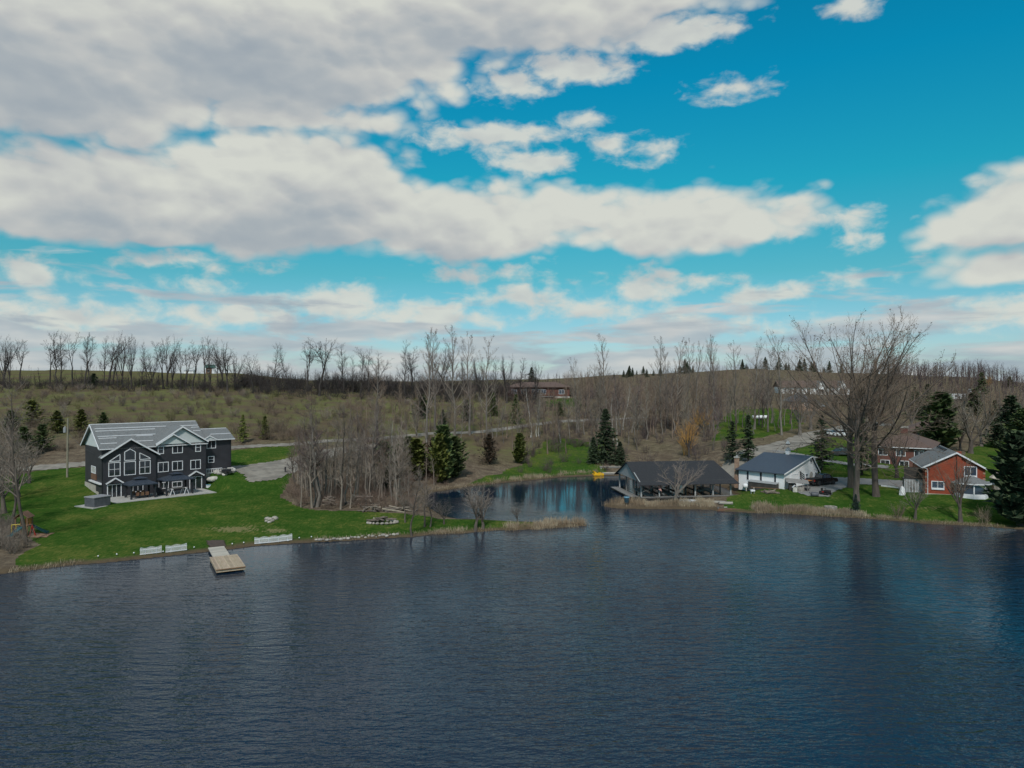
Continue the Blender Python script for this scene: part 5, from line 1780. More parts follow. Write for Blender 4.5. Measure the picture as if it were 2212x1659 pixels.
# ---------------------------------------------------------------- the boathouse
BF = Frame(21.9, 120.6, 0.0, math.radians(8))
bh = thing('boathouse', 'open sided black roofed boathouse on grey posts over the cove', 'boathouse', BF.o, BF.a)
BL, BW = 16.6, 12.6
ez, rz_ = 3.15, 5.75
r = MB()
slab(r, (-.7, -1.3, 2.62), (BL + .4, -1.3, 2.62), (BL - .9, BW / 2, rz_), (-.7, BW / 2, rz_), .1)
slab(r, (BL + .4, BW + 1.3, 2.62), (-.7, BW + 1.3, 2.62), (-.7, BW / 2, rz_), (BL - .9, BW / 2, rz_), .1)
bro = r.build('roof', MAT['roof_black'], bh)
MB().prism([(-.6, 3.05), (BW + .6, 3.05), (BW / 2, rz_ - .15)], 'x', -.45, -.3).build('gable', MAT['board_grey'], bh)
for s in np.linspace(0, BL - .6, 6):
    for t in (0, BW):
        MB().box(s - .11, s + .11, t - .11, t + .11, -1.5, 3.05).build('post', MAT['board_grey'], bh)
    for t in (BW / 3, 2 * BW / 3):
        MB().box(s - .09, s + .09, t - .09, t + .09, -1.5, 3.9).build('post', MAT['wood_grey'], bh)
for s in np.linspace(0, BL - .6, 6):
    for sg in (-1, 1):
        if 0 < s + sg * .9 < BL:
            MB().bar((s, -.02, 2.1), (s + sg * .9, -.02, 2.98), .1).build('brace', MAT['wood_grey'], bh)
MB().box(-.3, BL - .4, -.1, .1, 2.95, 3.12).build('beam', MAT['wood_grey'], bh)
MB().box(-.3, BL - .4, BW - .1, BW + .1, 2.95, 3.12).build('beam', MAT['wood_grey'], bh)
for s in np.linspace(0, BL - .6, 6):
    MB().box(s - .06, s + .06, .1, BW - .1, 2.98, 3.1).build('tie_beam', MAT['wood_dark'], bh)
# decks round the slips
def deck(parent, s0, s1, t0, t1, z, along='s', bw=.24, mat='wood_grey', name='plank'):
    n = max(1, int(round((abs(t1 - t0) if along == 's' else abs(s1 - s0)) / bw)))
    for k in range(n):
        if along == 's':
            a, b = t0 + (t1 - t0) * k / n, t0 + (t1 - t0) * (k + 1) / n
            MB().box(s0 + .02 * (k % 3), s1 - .02 * ((k + 1) % 3), a + .012, b - .012, z, z + .06 + .006 * (k % 2)).build(name, MAT[mat], parent)
        else:
            a, b = s0 + (s1 - s0) * k / n, s0 + (s1 - s0) * (k + 1) / n
            MB().box(a + .012, b - .012, t0 + .02 * (k % 3), t1 - .02 * ((k + 1) % 3), z, z + .06 + .006 * (k % 2)).build(name, MAT[mat], parent)


deck(bh, -1.9, -.4, .5, BW - .5, .42, 't', .25)
MB().box(-1.85, -.45, .55, BW - .55, .2, .418).build('deck_frame', MAT['wood_dark'], bh)
for s in (4.0, 8.0, 12.0):
    deck(bh, s - .35, s + .35, .4, BW - 2, .40, 't', .24, 'wood_dark')
bw = thing('boardwalk', 'long narrow grey boardwalk along the front of the boathouse', 'boardwalk', BF.world(-.2, -1.0, .42), BF.a)
deck(bw, 0, 19.0, 0, .9, 0, 's', .3)
MB().box(.05, 18.9, .05, .85, -.25, -.004).build('frame', MAT['wood_dark'], bw)
fl = thing('flag', 'small faded pink pennant on a tilted pole at the boathouse', 'flag', BF.world(.15, -.35, 1.35), BF.a)
MB().tube([(0, 0, 0), (2.9, -.3, 1.1)], .03, 6).build('pole', MAT['wood_grey'], fl)
MB().add([(2.9, -.3, 1.08), (2.55, -.27, .95), (3.25, -.35, .05), (2.75, -.28, .35), (2.9, -.33, 1.08), (2.55, -.30, .95), (3.25, -.38, .05), (2.75, -.31, .35)],
         [(0, 1, 3, 2), (6, 7, 5, 4), (0, 4, 5, 1), (1, 5, 7, 3), (3, 7, 6, 2), (2, 6, 4, 0)]).build('pennant', MAT['paint_pink'], fl)
for s, t0_, h_ in [(2.0, 1.6, .55), (6.0, 1.8, .5), (14.2, 2.2, .6)]:
    o = thing('boat_ramp', 'weathered grey ramp plank sloping into a boathouse slip', 'ramp', BF.world(s, t0_), BF.a, 'weathered ramps in the boathouse slips')
    MB().loft([[(-.6, -.4, .35), (.6, -.4, .35), (.6, -.4, .5), (-.6, -.4, .5)], [(-1.6, 4.5, .9), (-.4, 4.5, .9), (-.4, 4.5, 1.05), (-1.6, 4.5, 1.05)]]).build('plank', MAT['wood_grey'], o)
    MB().bar((-.9, 4, -1.0), (-.9, 4, .9), .12).build('support', MAT['wood_dark'], o)
o = thing('rowing_boat', 'dark upturned rowing boat lying under the boathouse end', 'boat', BF.world(13.2, 4.8, .55), BF.a + .5)
MB().loft([[(x, y * w_, z * w_) for y, z in ((-.7, 0), (-.62, .3), (-.3, .5), (.3, .5), (.62, .3), (.7, 0))] for x, w_ in ((-2, .55), (-1, .95), (.3, 1), (1.4, .7), (2.1, .08))]).build('hull', MAT['wood_grey'], o, True)
MB().box(-1.9, 1.8, -.05, .05, .46, .54).build('keel', MAT['wood_dark'], o)

# ---------------------------------------------------------------- the white garage
GA = math.radians(-50)
GC = Vector((46.2, 120.7, 1.72))
GF = Frame(GC.x - math.cos(GA) * 8.7, GC.y - math.sin(GA) * 8.7, GC.z, GA)
Z7 = lambda zx, zy: (2700 + zx / 4.0963, 1600 + zy / 4.0963)
ga = thing('garage', 'long white sided garage with a slate blue roof and cupola', 'garage', GF.o, GA)
GL, GD, GR = 8.7, 11.6, 9.2       # front length, depth, ridge depth
gz, gzr, gzb = 2.75, 5.05, 2.45
MB().prism([(0, -1.0), (GD, -1.0), (GD, gzb), (GR, gzr - .12), (0, gz)], 'x', 0, GL).build('wall', MAT['siding_white'], ga)
r = MB()
fs = (gzr - gz) / GR
bs = (gzr - gzb) / (GD - GR)
slab(r, (-.45, -.55, gz - fs * .55 + .06), (GL + .3, -.55, gz - fs * .55 + .06), (GL + .3, GR, gzr + .06), (-.45, GR, gzr + .06), .14)
slab(r, (GL + .3, GD + .4, gzb - bs * .4 + .06), (-.45, GD + .4, gzb - bs * .4 + .06), (-.45, GR, gzr + .06), (GL + .3, GR, gzr + .06), .14)
gro = r.build('roof', MAT['roof_slate_blue'], ga)
b = MB()
b.bar((GL + .33, -.55, gz - fs * .55 - .04), (GL + .33, GR, gzr - .04), .05, .2)
b.bar((GL + .33, GD + .4, gzb - bs * .4 - .04), (GL + .33, GR, gzr - .04), .05, .2)
b.build('rake_board', MAT['siding_white'], gro)
cu = GF.front(*Z7(1045, 400), t=GR)[0]
cup = MB().box(cu - .32, cu + .32, GR - .32, GR + .32, gzr - .1, gzr + .75).build('cupola', MAT['siding_white'], ga)
MB().loft([[(cu - .42, GR - .42, gzr + .75), (cu + .42, GR - .42, gzr + .75), (cu + .42, GR + .42, gzr + .75), (cu - .42, GR + .42, gzr + .75)],
           [(cu - .04, GR - .04, gzr + 1.35), (cu + .04, GR - .04, gzr + 1.35), (cu + .04, GR + .04, gzr + 1.35), (cu - .04, GR + .04, gzr + 1.35)]]).build('cupola_roof', MAT['galv_grey'], cup)
wv = thing('weathervane', 'little black sailboat weathervane with white sails above the garage cupola', 'weathervane', GF.world(cu, GR, gzr + 1.33), -.1)
MB().tube([(0, 0, 0), (0, 0, .45)], .025, 6).build('rod', MAT['metal_dark'], wv)
MB().loft([[(-.5, -.04, .55), (.45, -.04, .55), (.45, .04, .55), (-.5, .04, .55)], [(-.38, -.03, .42), (.35, -.03, .42), (.35, .03, .42), (-.38, .03, .42)]]).build('hull', MAT['metal_dark'], wv)
MB().prism([(-.03, .58), (-.03, 1.3), (-.42, .60)], 'y', -.015, .015).build('sail', MAT['plastic_white'], wv)
MB().prism([(.03, .58), (.03, 1.15), (.42, .60)], 'y', -.015, .015).build('sail', MAT['plastic_white'], wv)
# chimney at the far end of the front
ch = MB().box(-.95, -.35, .1, .7, -.8, 4.6).build('chimney', MAT['brick_buff'], ga)
MB().box(-1.03, -.27, .02, .78, 4.6, 4.8).build('chimney_cap', MAT['stone_pale'], ch)
MB().tube([(-.65, .4, 4.8), (-.65, .4, 5.1)], .16, 10).build('flue', MAT['galv_grey'], ch)
# front: three slot windows, dark planter box
for a, b_ in [((413, 682), (443, 815)), ((614, 700), (645, 835)), ((834, 720), (863, 857))]:
    s0, z1 = GF.front(*Z7(*a))
    s1, z0 = GF.front(*Z7(*b_))
    window(ga, s0, s1, z0, z1, 0.0, 1, 1, fw=.05)
s0, z1 = GF.front(*Z7(448, 835), t=-.5)
s1, z0 = GF.front(*Z7(880, 955), t=-.5)
pb = MB().box(s0, s1, -.9, -.01, -.6, .75).build('storage_box', MAT['wood_dark'], ga)
MB().loft([[(s0 - .05, -1.0, .76), (s1 + .05, -1.0, .76), (s1 + .05, 0, 1.0), (s0 - .05, 0, 1.0)], [(s0 - .05, -1.0, .82), (s1 + .05, -1.0, .82), (s1 + .05, 0, 1.06), (s0 - .05, 0, 1.06)]]).build('lid', MAT['galv_grey'], pb)
# gable end: door, small windows, loft window
def gwin(a, b_, **k):
    t0, z1 = GF.side(*Z7(*a), s=GL)
    t1, z0 = GF.side(*Z7(*b_), s=GL)
    return window(ga, t0, t1, z0, z1, GL, face='right', **k)


gwin((1318, 728), (1345, 760), nx=1, nz=1, fw=.07)
gwin((1455, 705), (1478, 740), nx=1, nz=1, fw=.07)
gwin((1382, 512), (1410, 548), nx=1, nz=1, fw=.06)
gwin((1092, 742), (1195, 930), nx=1, nz=1, fw=.09, glass='siding_white', name='garage_door', frame='trim_white')
# oars hung in a fan on the gable wall
for k in range(5):
    a = GF.side(*Z7(1228 + k * 2, 690 + k * 32), s=GL + .06)
    b_ = GF.side(*Z7(1300 - (k > 2) * 12 * (k - 2), 745 + k * 30), s=GL + .06)
    o = thing('oar', 'weathered oar hung slanting on the garage gable wall', 'oar', GF.o, GA, 'oars hung slanting on the garage gable wall')
    MB().bar((GL + .06, a[0], a[1]), (GL + .06, b_[0], b_[1]), .07).build('shaft', MAT['wood_dark'], o)
    v = Vector((0, b_[0] - a[0], b_[1] - a[1])).normalized()
    MB().bar((GL + .065, a[0], a[1]), (GL + .065, a[0] + v.y * .45, a[1] + v.z * .45), .05, .2).build('blade', MAT['wood_dark'], o)
t_, z_ = GF.side(*Z7(1402, 748), s=GL + .1)
o = thing('wagon_wheel', 'pale ring shaped wheel ornament hung beside the garage window', 'ornament', GF.world(GL + .1, t_, z_), GA)
ring = MB()
ring.tube([(0, .42 * math.cos(a), .62 * math.sin(a)) for a in np.linspace(0, 2 * math.pi, 17)], .06, 6).build('rim', MAT['stone_pale'], o)
for k in range(4):
    a = k * math.pi / 4
    MB().bar((0, -.4 * math.cos(a), -.6 * math.sin(a)), (0, .4 * math.cos(a), .6 * math.sin(a)), .04).build('spoke', MAT['wood_pale'], o)

# ---------------------------------------------------------------- the red brick house
BA = math.radians(-22)
RF = Frame(.5812 * 113.6, 113.6, 2.05, BA)
Z8 = lambda zx, zy: (3200 + zx / 3.0156, 1500 + zy / 3.0156)
rb = thing('brick_house', 'red brick gabled house with a grey roof and white sunroom by the water', 'house', RF.o, BA)
W_, D_ = 8.1, 13.5
re_, rr_ = 4.45, 6.75
mid = RF.front(*Z8(1165, 600))[0]
MB().prism([(0, -1.2), (W_, -1.2), (W_, re_), (mid, rr_), (0, re_)], 'y', 0, D_).build('wall', MAT['brick_red'], rb)
sl1, sl2 = (rr_ - re_) / mid, (rr_ - re_) / (W_ - mid)
r = MB()
slab(r, (-.5, -.4, re_ - sl1 * .5 + .1), (mid, -.4, rr_ + .1), (mid, D_ + .3, rr_ + .1), (-.5, D_ + .3, re_ - sl1 * .5 + .1), .14)
slab(r, (mid, -.4, rr_ + .102), (W_ + .5, -.4, re_ - sl2 * .5 + .1), (W_ + .5, D_ + .3, re_ - sl2 * .5 + .1), (mid, D_ + .3, rr_ + .102), .14)
rro = r.build('roof', MAT['shingle_grey'], rb)
b = MB()
b.bar((-.5, -.43, re_ - sl1 * .5), (mid + .03, -.43, rr_), .07, .24)
b.bar((mid - .03, -.435, rr_), (W_ + .5, -.435, re_ - sl2 * .5), .07, .24)
b.build('rake_board', MAT['trim_white'], rro)
MB().box(-.62, -.5, -.4, D_ + .2, re_ - sl1 * .5 - .08, re_ - sl1 * .5 + .06).build('gutter', MAT['trim_white'], rro)
for k in range(6):
    t = 5.6 + k * 1.3
    MB().box(mid - .75, mid - .3, t, t + .5, rr_ - .03 * 6, rr_ + .06).build('roof_vent', MAT['metal_dark'], rro)
s0 = RF.front(*Z8(1168, 700))[0]
MB().box(s0, s0 + .62, -.22, 0, -.8, 6.95).build('chimney', MAT['brick_red'], rb)
for a, b_, nm in [((1252, 750), (1396, 862), 'u'), ((884, 915), (1026, 1002), 'l')]:
    p0, z1 = RF.front(*Z8(*a))
    p1, z0 = RF.front(*Z8(*b_))
    w_ = window(rb, p0 + .08, p1 - .08, z0 + .08, z1 - .08, 0.0, 2, 1, glass='glass_blue')
    MB().box(-.1, p1 - p0 - .05, -.14, .02, -.3, -.12).build('sill', MAT['trim_white'], w_)
for k in range(9):     # corner quoins
    z = .3 + k * .46
    MB().box(-.05, .42 - .14 * (k % 2), -.05, .0, z, z + .26).build('quoin', MAT['brick_buff' if k % 2 else 'brick_red'], rb)
    MB().box(W_ - .42 + .14 * (k % 2), W_ + .05, -.05, .0, z, z + .26).build('quoin', MAT['brick_buff' if k % 2 else 'brick_red'], rb)
MB().box(-.02, W_ + .02, -.035, 0, -.6, .12).build('foundation', MAT['foundation'], rb)
ds = MB()
ds.tube([(-.45, -.15, re_ - .3), (.2, -.12, re_ - .42), (.32, -.1, re_ - .7), (.32, -.1, -.3)], .055, 6)
ds.build('downspout', MAT['trim_white'], rb)
# sunroom: half octagon with a hipped roof
c0 = RF.front(*Z8(1340, 1000), t=-1.2)[0] + .1
oc = lambda rad, z, ty: [(c0 + rad * math.cos(a) * 1.12, ty + rad * math.sin(a) * .9, z) for a in [math.pi * (1 + (k + .5) / 4 * 1.0 - .125) if k < 5 else 0 for k in range(5)]] + [(c0 + rad * 1.03, .0, z), (c0 - rad * 1.03, .0, z)]
sun_ = MB().loft([oc(2.0, -.75, -.4), oc(2.0, .55, -.4)]).build('sunroom_wall', MAT['trim_white'], rb)
MB().loft([oc(1.9, .551, -.4), oc(1.9, 2.0, -.4)]).build('sunroom_glass', MAT['glass_blue'], rb)
for p in oc(1.96, 0, -.4):
    MB().box(p[0] - .09, p[0] + .09, p[1] - .09, p[1] + .09, .552, 2.05).build('sunroom_post', MAT['trim_white'], rb)
MB().loft([oc(2.45, 2.04, -.4), oc(2.45, 2.2, -.4)]).build('sunroom_fascia', MAT['trim_white'], rb)
MB().loft([oc(2.42, 2.202, -.4), oc(.35, 3.15, -.1)]).build('sunroom_roof', MAT['shingle_grey'], rb)
# deck rail and grey lean-to at its left
lo = MB().box(-2.6, -.02, 2.0, 5.0, -.4, 2.0).build('side_deck', MAT['wood_grey'], rb)
sc = MB().box(-2.75, -2.6, 2.0, 2.15, 1.9, 4.2)
sc.box(-2.6, -.1, 1.98, 2.06, 2.1, 4.0)
sc.build('privacy_screen', MAT['wood_dark'], rb)
for k in range(12):
    MB().box(-2.7 + k * .22, -2.62 + k * .22, 1.9, 1.98, -.5, 1.95).build('baluster', MAT['trim_white'], rb)

# ---------------------------------------------------------------- the brown-roofed brick house behind it
NA = math.radians(-34)
NC = Vector((.59 * 140, 140, 2.6))
NW, NL = 10.5, 17.0
NF = Frame(NC.x - math.cos(NA) * NW, NC.y - math.sin(NA) * NW, NC.z, NA)
nb = thing('brick_bungalow', 'dark brick house with a broad brown hipped roof behind the giant trees', 'house', NF.o, NA)
MB().box(0, NW, 0, NL, -2, 4.2).build('wall', MAT['brick_brown'], nb)


def hip_roof(parent, w, l, z, rise, over, mat, name='roof', inset=None):
    i = inset or w / 2
    return MB().add([(-over, -over, z), (w + over, -over, z), (w + over, l + over, z), (-over, l + over, z), (w / 2, i, z + rise), (w / 2, l - i, z + rise),
                     (-over, -over, z - .15), (w + over, -over, z - .15), (w + over, l + over, z - .15), (-over, l + over, z - .15)],
                    [(0, 1, 4), (1, 2, 5, 4), (2, 3, 5), (3, 0, 4, 5), (0, 6, 7, 1), (1, 7, 8, 2), (2, 8, 9, 3), (3, 9, 6, 0), (9, 8, 7, 6)]).build(name, MAT[mat], parent)


nro = hip_roof(nb, NW, NL, 4.35, 2.45, .6, 'shingle_brown')
MB().box(-.62, NW + .62, -.68, -.602, 4.18, 4.34).build('gutter', MAT['trim_white'], nro)
chm = MB().box(4.6, 5.9, 5.0, 6.0, 5.8, 7.9).build('chimney', MAT['brick_brown'], nb)
MB().box(4.5, 6.0, 4.9, 6.1, 7.9, 8.2).build('chimney_cap', MAT['stone_pale'], chm)
for s, z in [(1.2, 2.6), (4.4, 2.6), (7.6, 2.6), (1.6, .4), (5.0, .4)]:
    window(nb, s, s + 1.5, z, z + 1.1, 0.0, 2, 1)
for t in (2.5, 7.0, 11.5):
    window(nb, t, t + 1.6, 2.5, 3.7, NW, 2, 1, face='right')
MB().tube([(.2, -.1, 4.1), (.25, -.1, 3.6), (.25, -.1, -.5)], .06, 6).build('downspout', MAT['trim_white'], nb)
NF2 = Frame(.5545 * 172, 172, 5.2, math.radians(-25))
o = thing('bungalow', 'second brown hipped roof house with a white skylight behind the chimney', 'house', NF2.o, NF2.a)
MB().box(0, 9, 0, 12, -2, 3).build('wall', MAT['brick_brown'], o)
ro = hip_roof(o, 9, 12, 3.1, 2.2, .5, 'shingle_brown')
MB().lathe([(.7, 4.6), (.75, 4.9), (.5, 5.15), (.1, 5.22)], 10, 6.5, 3.2).build('skylight', MAT['plastic_white'], o)
for s in (1.5, 5.5):
    window(o, s, s + 1.4, .9, 2.1, 0.0, 2, 1)
MB().box(3.6, 4.5, -.06, 0, 0, 2.1).build('door', MAT['trim_white'], o)

# ---------------------------------------------------------------- far houses
def far_house(name, label, px, d, ang, w, l, h, wall, roofm, rise, wins, hip=True, dz=0.0, door=True):
    p = at(px, d)
    o = thing(name, label, 'house', (p.x, p.y, p.z + dz), ang)
    MB().box(0, w, 0, l, -3, h).build('wall', MAT[wall], o)
    if hip:
        hip_roof(o, w, l, h + .1, rise, .7, roofm, inset=min(w, l) / 2 - .1) if w <= l else None
    return o


def wide_hip(o, w, l, z, rise, over, mat):
    i = l / 2
    return MB().add([(-over, -over, z), (w + over, -over, z), (w + over, l + over, z), (-over, l + over, z), (i, l / 2, z + rise), (w - i, l / 2, z + rise),
                     (-over, -over, z - .2), (w + over, -over, z - .2), (w + over, l + over, z - .2), (-over, l + over, z - .2)],
                    [(0, 1, 5, 4), (1, 2, 5), (2, 3, 4, 5), (3, 0, 4), (0, 6, 7, 1), (1, 7, 8, 2), (2, 8, 9, 3), (3, 9, 6, 0), (9, 8, 7, 6)]).build('roof', MAT[mat], o)


p = at(1900, 290)
o = thing('bungalow', 'long red brick bungalow with a brown roof and terrace on the hillside', 'house', (p.x, p.y, 15.0), math.radians(-4))
MB().box(0, 25.5, 0, 11, -3, 3.3).build('wall', MAT['brick_brown'], o)
wide_hip(o, 25.5, 11, 3.4, 2.0, .9, 'shingle_brown')
for s, n in [(2, 2), (6, 2), (12.8, 3), (21.3, 2)]:
    window(o, s, s + 1.5 * n * .7, .6, 2.2, 0.0, n, 1, glass='glass_blue')
window(o, 10.2, 14.0, -.1, 2.4, -.02, 4, 1, glass='glass_blue', name='patio_door')
MB().box(9.5, 19.0, -3.0, -.02, -.6, -.35).build('terrace', MAT['wood_grey'], o)
for k in range(14):
    MB().box(9.55 + k * .72, 9.65 + k * .72, -3.0, -2.92, -.35, .75).build('baluster', MAT['wood_brown'], o)
MB().box(9.5, 19.0, -3.02, -2.9, .75, .85).build('handrail', MAT['wood_brown'], o)
MB().box(19.5, 25.6, -.05, 0, -3, -.4).build('foundation', MAT['stone_pale'], o)

p = at(2962, 262)
o = thing('stone_house', 'pale buff stone bungalow with a blue grey hipped roof beyond the lane', 'house', (p.x, p.y, 8.6), math.radians(-6))
MB().box(0, 9.2, 0, 9, -2, 4.6).build('wall', MAT['brick_buff'], o)
ro = wide_hip(o, 9.2, 9, 4.7, 3.2, .6, 'roof_slate_blue')
for s in (2.2, 5.3):
    window(o, s, s + 1.2, 2.9, 4.1, 0.0, 1, 2, glass='glass_blue')
for s in (.9, 3.4):
    window(o, s, s + .8, .2, 1.2, 0.0, 1, 1)
MB().box(9.2, 13.0, 2, 8, -2, 2.6).build('garage_wing', MAT['brick_buff'], o)
MB().loft([[(8.9, 1.6, 2.61), (13.4, 1.6, 2.61), (13.4, 8.4, 2.61), (8.9, 8.4, 2.61)], [(9.3, 4.9, 4.3), (12.2, 4.9, 4.3), (12.2, 5.1, 4.3), (9.3, 5.1, 4.3)]]).build('wing_roof', MAT['shingle_grey'], o)

p = at(2925, 335)
o = thing('country_house', 'white country house with a dark roof and white front gables on the far slope', 'house', (p.x, p.y, 14.6), math.radians(-5))
MB().box(0, 33, 0, 10, -3, 3.6).build('wall', MAT['siding_white'], o)
r = MB()
slab(r, (-.6, -.6, 3.5), (33.6, -.6, 3.5), (33.6, 5, 6.6), (-.6, 5, 6.6), .2)
slab(r, (33.6, 10.6, 3.5), (-.6, 10.6, 3.5), (-.6, 5, 6.6), (33.6, 5, 6.6), .2)
ro = r.build('roof', MAT['shingle_brown'], o)
for s in (2.0, 4.3, 6.6, 9.0, 12.5):
    window(o, s, s + 1.0, .6, 2.8, 0.0, 1, 2)
for s in (16.5, 26.0):
    MB().prism([(s, 3.4), (s + 4.0, 3.4), (s + 2.0, 6.4)], 'y', -1.2, 3).build('gable', MAT['siding_white'], o)
    MB().box(s + .2, s + 3.8, -1.15, 0, -3, 3.4).build('bay_wall', MAT['siding_white'], o)
    q = MB()
    slab(q, (s - .3, -1.5, 3.2), (s + 2, -1.5, 6.62), (s + 2, 4.5, 6.62), (s - .3, 1, 3.2), .12)
    slab(q, (s + 2, -1.5, 6.622), (s + 4.3, -1.5, 3.2), (s + 4.3, 1, 3.2), (s + 2, 4.5, 6.622), .12)
    q.build('front_roof', MAT['shingle_grey'], o)
window(o, 26.6, 29.6, .3, 2.7, -1.15, 3, 1, name='patio_door')
window(o, 17.2, 19.6, .5, 2.5, -1.15, 2, 1)

p = at(772, 470)
o = thing('field_hut', 'small wooden hut with a green roof on the skyline behind the crest trees', 'hut', (p.x, p.y, p.z), math.radians(20))
MB().box(0, 5.2, 0, 4.2, -1.5, 4.4).build('wall', MAT['wood_brown'], o)
MB().box(3.6, 5.3, -.06, 0, -1, 3.6).build('door', MAT['trim_white'], o)
r = MB()
slab(r, (-.6, -.6, 4.3), (5.8, -.6, 4.3), (5.8, 2.1, 6.2), (-.6, 2.1, 6.2), .15)
slab(r, (5.8, 4.8, 4.3), (-.6, 4.8, 4.3), (-.6, 2.1, 6.2), (5.8, 2.1, 6.2), .15)
r.build('roof', MAT['roof_green'], o)
window(o, .8, 2.2, 1.4, 2.8, 0.0, 1, 1, fw=.2)
p = at(690, 475)
for px, lb in [(690, 'low pale shed beside the field hut on the skyline')]:
    o = thing('shed', lb, 'shed', (p.x, p.y, p.z), .1)
    MB().box(0, 6, 0, 3, -1, 2.0).build('wall', MAT['siding_white'], o)
    MB().loft([[(-.3, -.3, 2.0), (6.3, -.3, 2.0), (6.3, 3.3, 2.0), (-.3, 3.3, 2.0)], [(-.3, 1.4, 2.7), (6.3, 1.4, 2.7), (6.3, 1.6, 2.7), (-.3, 1.6, 2.7)]]).build('roof', MAT['galv_grey'], o)
for px, d, w_, lb in [(3572, 320, 7.5, 'white camper trailer parked on the far slope'), (3640, 350, 6.0, 'second white trailer half hidden by the slope trees')]:
    p = at(px, d)
    o = thing('camper', lb, 'camper', (p.x, p.y, p.z + .2), .1)
    MB().box(0, w_, 0, 2.4, .6, 3.0, .25).build('body', MAT['plastic_white'], o)
    for s in (w_ * .4, w_ * .55):
        MB().tube([(s, -.05, .4), (s, .2, .4)], .4, 10).build('wheel', MAT['rubber'], o)
    window(o, 1.0, 2.4, 1.6, 2.4, -.003, 1, 1, fw=.08)
    MB().box(w_ * .7, w_ * .7 + .8, -.04, 0, .8, 2.7).build('door', MAT['galv_grey'], o)

# ================================================================ things around the lake
# ---------------------------------------------------------------- swimming dock
DK = Vector(px_plane(858, 2064))
A0 = px_plane(812, 2052, .45)
dk = thing('dock', 'grey gangway with a square float of new brown planks reaching into the lake', 'dock', (A0[0], A0[1], 0), math.radians(29))
# local: +y away from shore reversed -> build towards -y
def dplanks(x0, x1, y0, y1, z, n, mat, parent, along='y'):
    for k in range(n):
        a, b = (x0 + (x1 - x0) * k / n, x0 + (x1 - x0) * (k + 1) / n)
        MB().box(a + .006, b - .006, y0, y1, z, z + .05 + .004 * (k % 2)).build('plank', MAT[mat], parent)


gw_ = MB().box(-.85, .85, -5.2, .5, .18, .34).build('gangway', MAT['wood_grey'], dk)
for k in range(20):
    a = .5 - 5.7 * k / 20
    MB().box(-.88, .88, a - .275, a, .342, .39 + .004 * (k % 2)).build('plank', MAT['wood_pale'], gw_)
flo = MB().box(-1.25, 1.55, -11.0, -5.0, .16, .44).build('float_frame', MAT['wood_new'], dk)
for k in range(16):
    a = -1.3 + 2.9 * k / 16
    MB().box(a + .008, a + .173, -11.05, -4.95, .442, .49 + .005 * (k % 2)).build('plank', MAT['wood_new'], flo)
MB().box(-1.31, 1.61, -11.1, -11.052, .40, .5).build('edge_board', MAT['wood_brown'], flo)
for x in (-.9, .9):
    MB().box(x - .35, x + .35, -10.8, -5.2, -.25, .158, .05).build('float_drum', MAT['rubber'], dk)
mp_ = px_plane(835, 2046, .5)
drape('mulch_bed', [G(775, 2030), G(838, 2028), G(850, 2056), G(785, 2062)], MAT['mulch'], .25, .05, .1)

# ---------------------------------------------------------------- white picket fence panels
def fence(a, b, label):
    pa, pb_ = G(*a), G(*b)
    v = pb_ - pa
    L = math.hypot(v.x, v.y)
    o = thing('picket_fence', label, 'fence', pa, math.atan2(v.y, v.x))
    dz = (pb_.z - pa.z) / L
    n = 20
    for k in range(n):
        x = L * (k + .5) / n
        u = (k + .5) / n * 2 % 1.0
        top = .74 + .13 * abs(math.cos(math.pi * u)) ** 1.5 * (1 if k not in (0, n - 1) else .8)
        z = dz * x
        MB().loft([[(x - .028, -.012, z + .08), (x + .028, -.012, z + .08), (x + .028, .012, z + .08), (x - .028, .012, z + .08)],
                   [(x - .028, -.012, z + top), (x + .028, -.012, z + top), (x + .028, .012, z + top), (x - .028, .012, z + top)],
                   [(x - .004, -.012, z + top + .07), (x + .004, -.012, z + top + .07), (x + .004, .012, z + top + .07), (x - .004, .012, z + top + .07)]]).build('picket', MAT['plastic_white'], o)
    for h in (.14, .62):
        MB().bar((0, .035, h), (L, .035, h + dz * L), .04, .09).build('rail', MAT['plastic_white'], o)
    for x in (.25, .75):
        MB().box(L * x - .03, L * x + .03, .06, .12, -.3 + dz * L * x, .7 + dz * L * x).build('post', MAT['plastic_white'], o)


Zf = lambda zx, zy: (480 + zx / 3.253, 1880 + zy / 3.253)
fence(Zf(145, 668), Zf(412, 640), 'white picket fence panel of the gapped pair, farther from the dock')
fence(Zf(458, 646), Zf(720, 608), 'white picket fence panel of the gapped pair, next to the dock')
fence(Zf(1542, 540), Zf(1775, 518), 'white picket fence panel nearer the dock of the joined pair')
fence(Zf(1776, 520), Zf(2004, 480), 'white picket fence panel at the rock edging end of the joined pair')
for px, py in [(368, 2092), (438, 2087), (502, 2082), (612, 2076), (728, 2060), (871, 2047), (914, 2042), (1122, 2024), (1168, 2020), (1080, 2033)]:
    p = G(px, py)
    o = thing('globe_light', 'white globe light on a stake along the lawn shore', 'light', p, 0, 'white globe lights along the lawn shore')
    MB().tube([(0, 0, -.1), (0, 0, .18)], .03, 6).build('stake', MAT['metal_dark'], o)
    MB().lathe([(.03, .12), (.06, .15), (.085, .2), (.06, .26), (.03, .28)], 10).build('globe', MAT['plastic_white'], o, True)
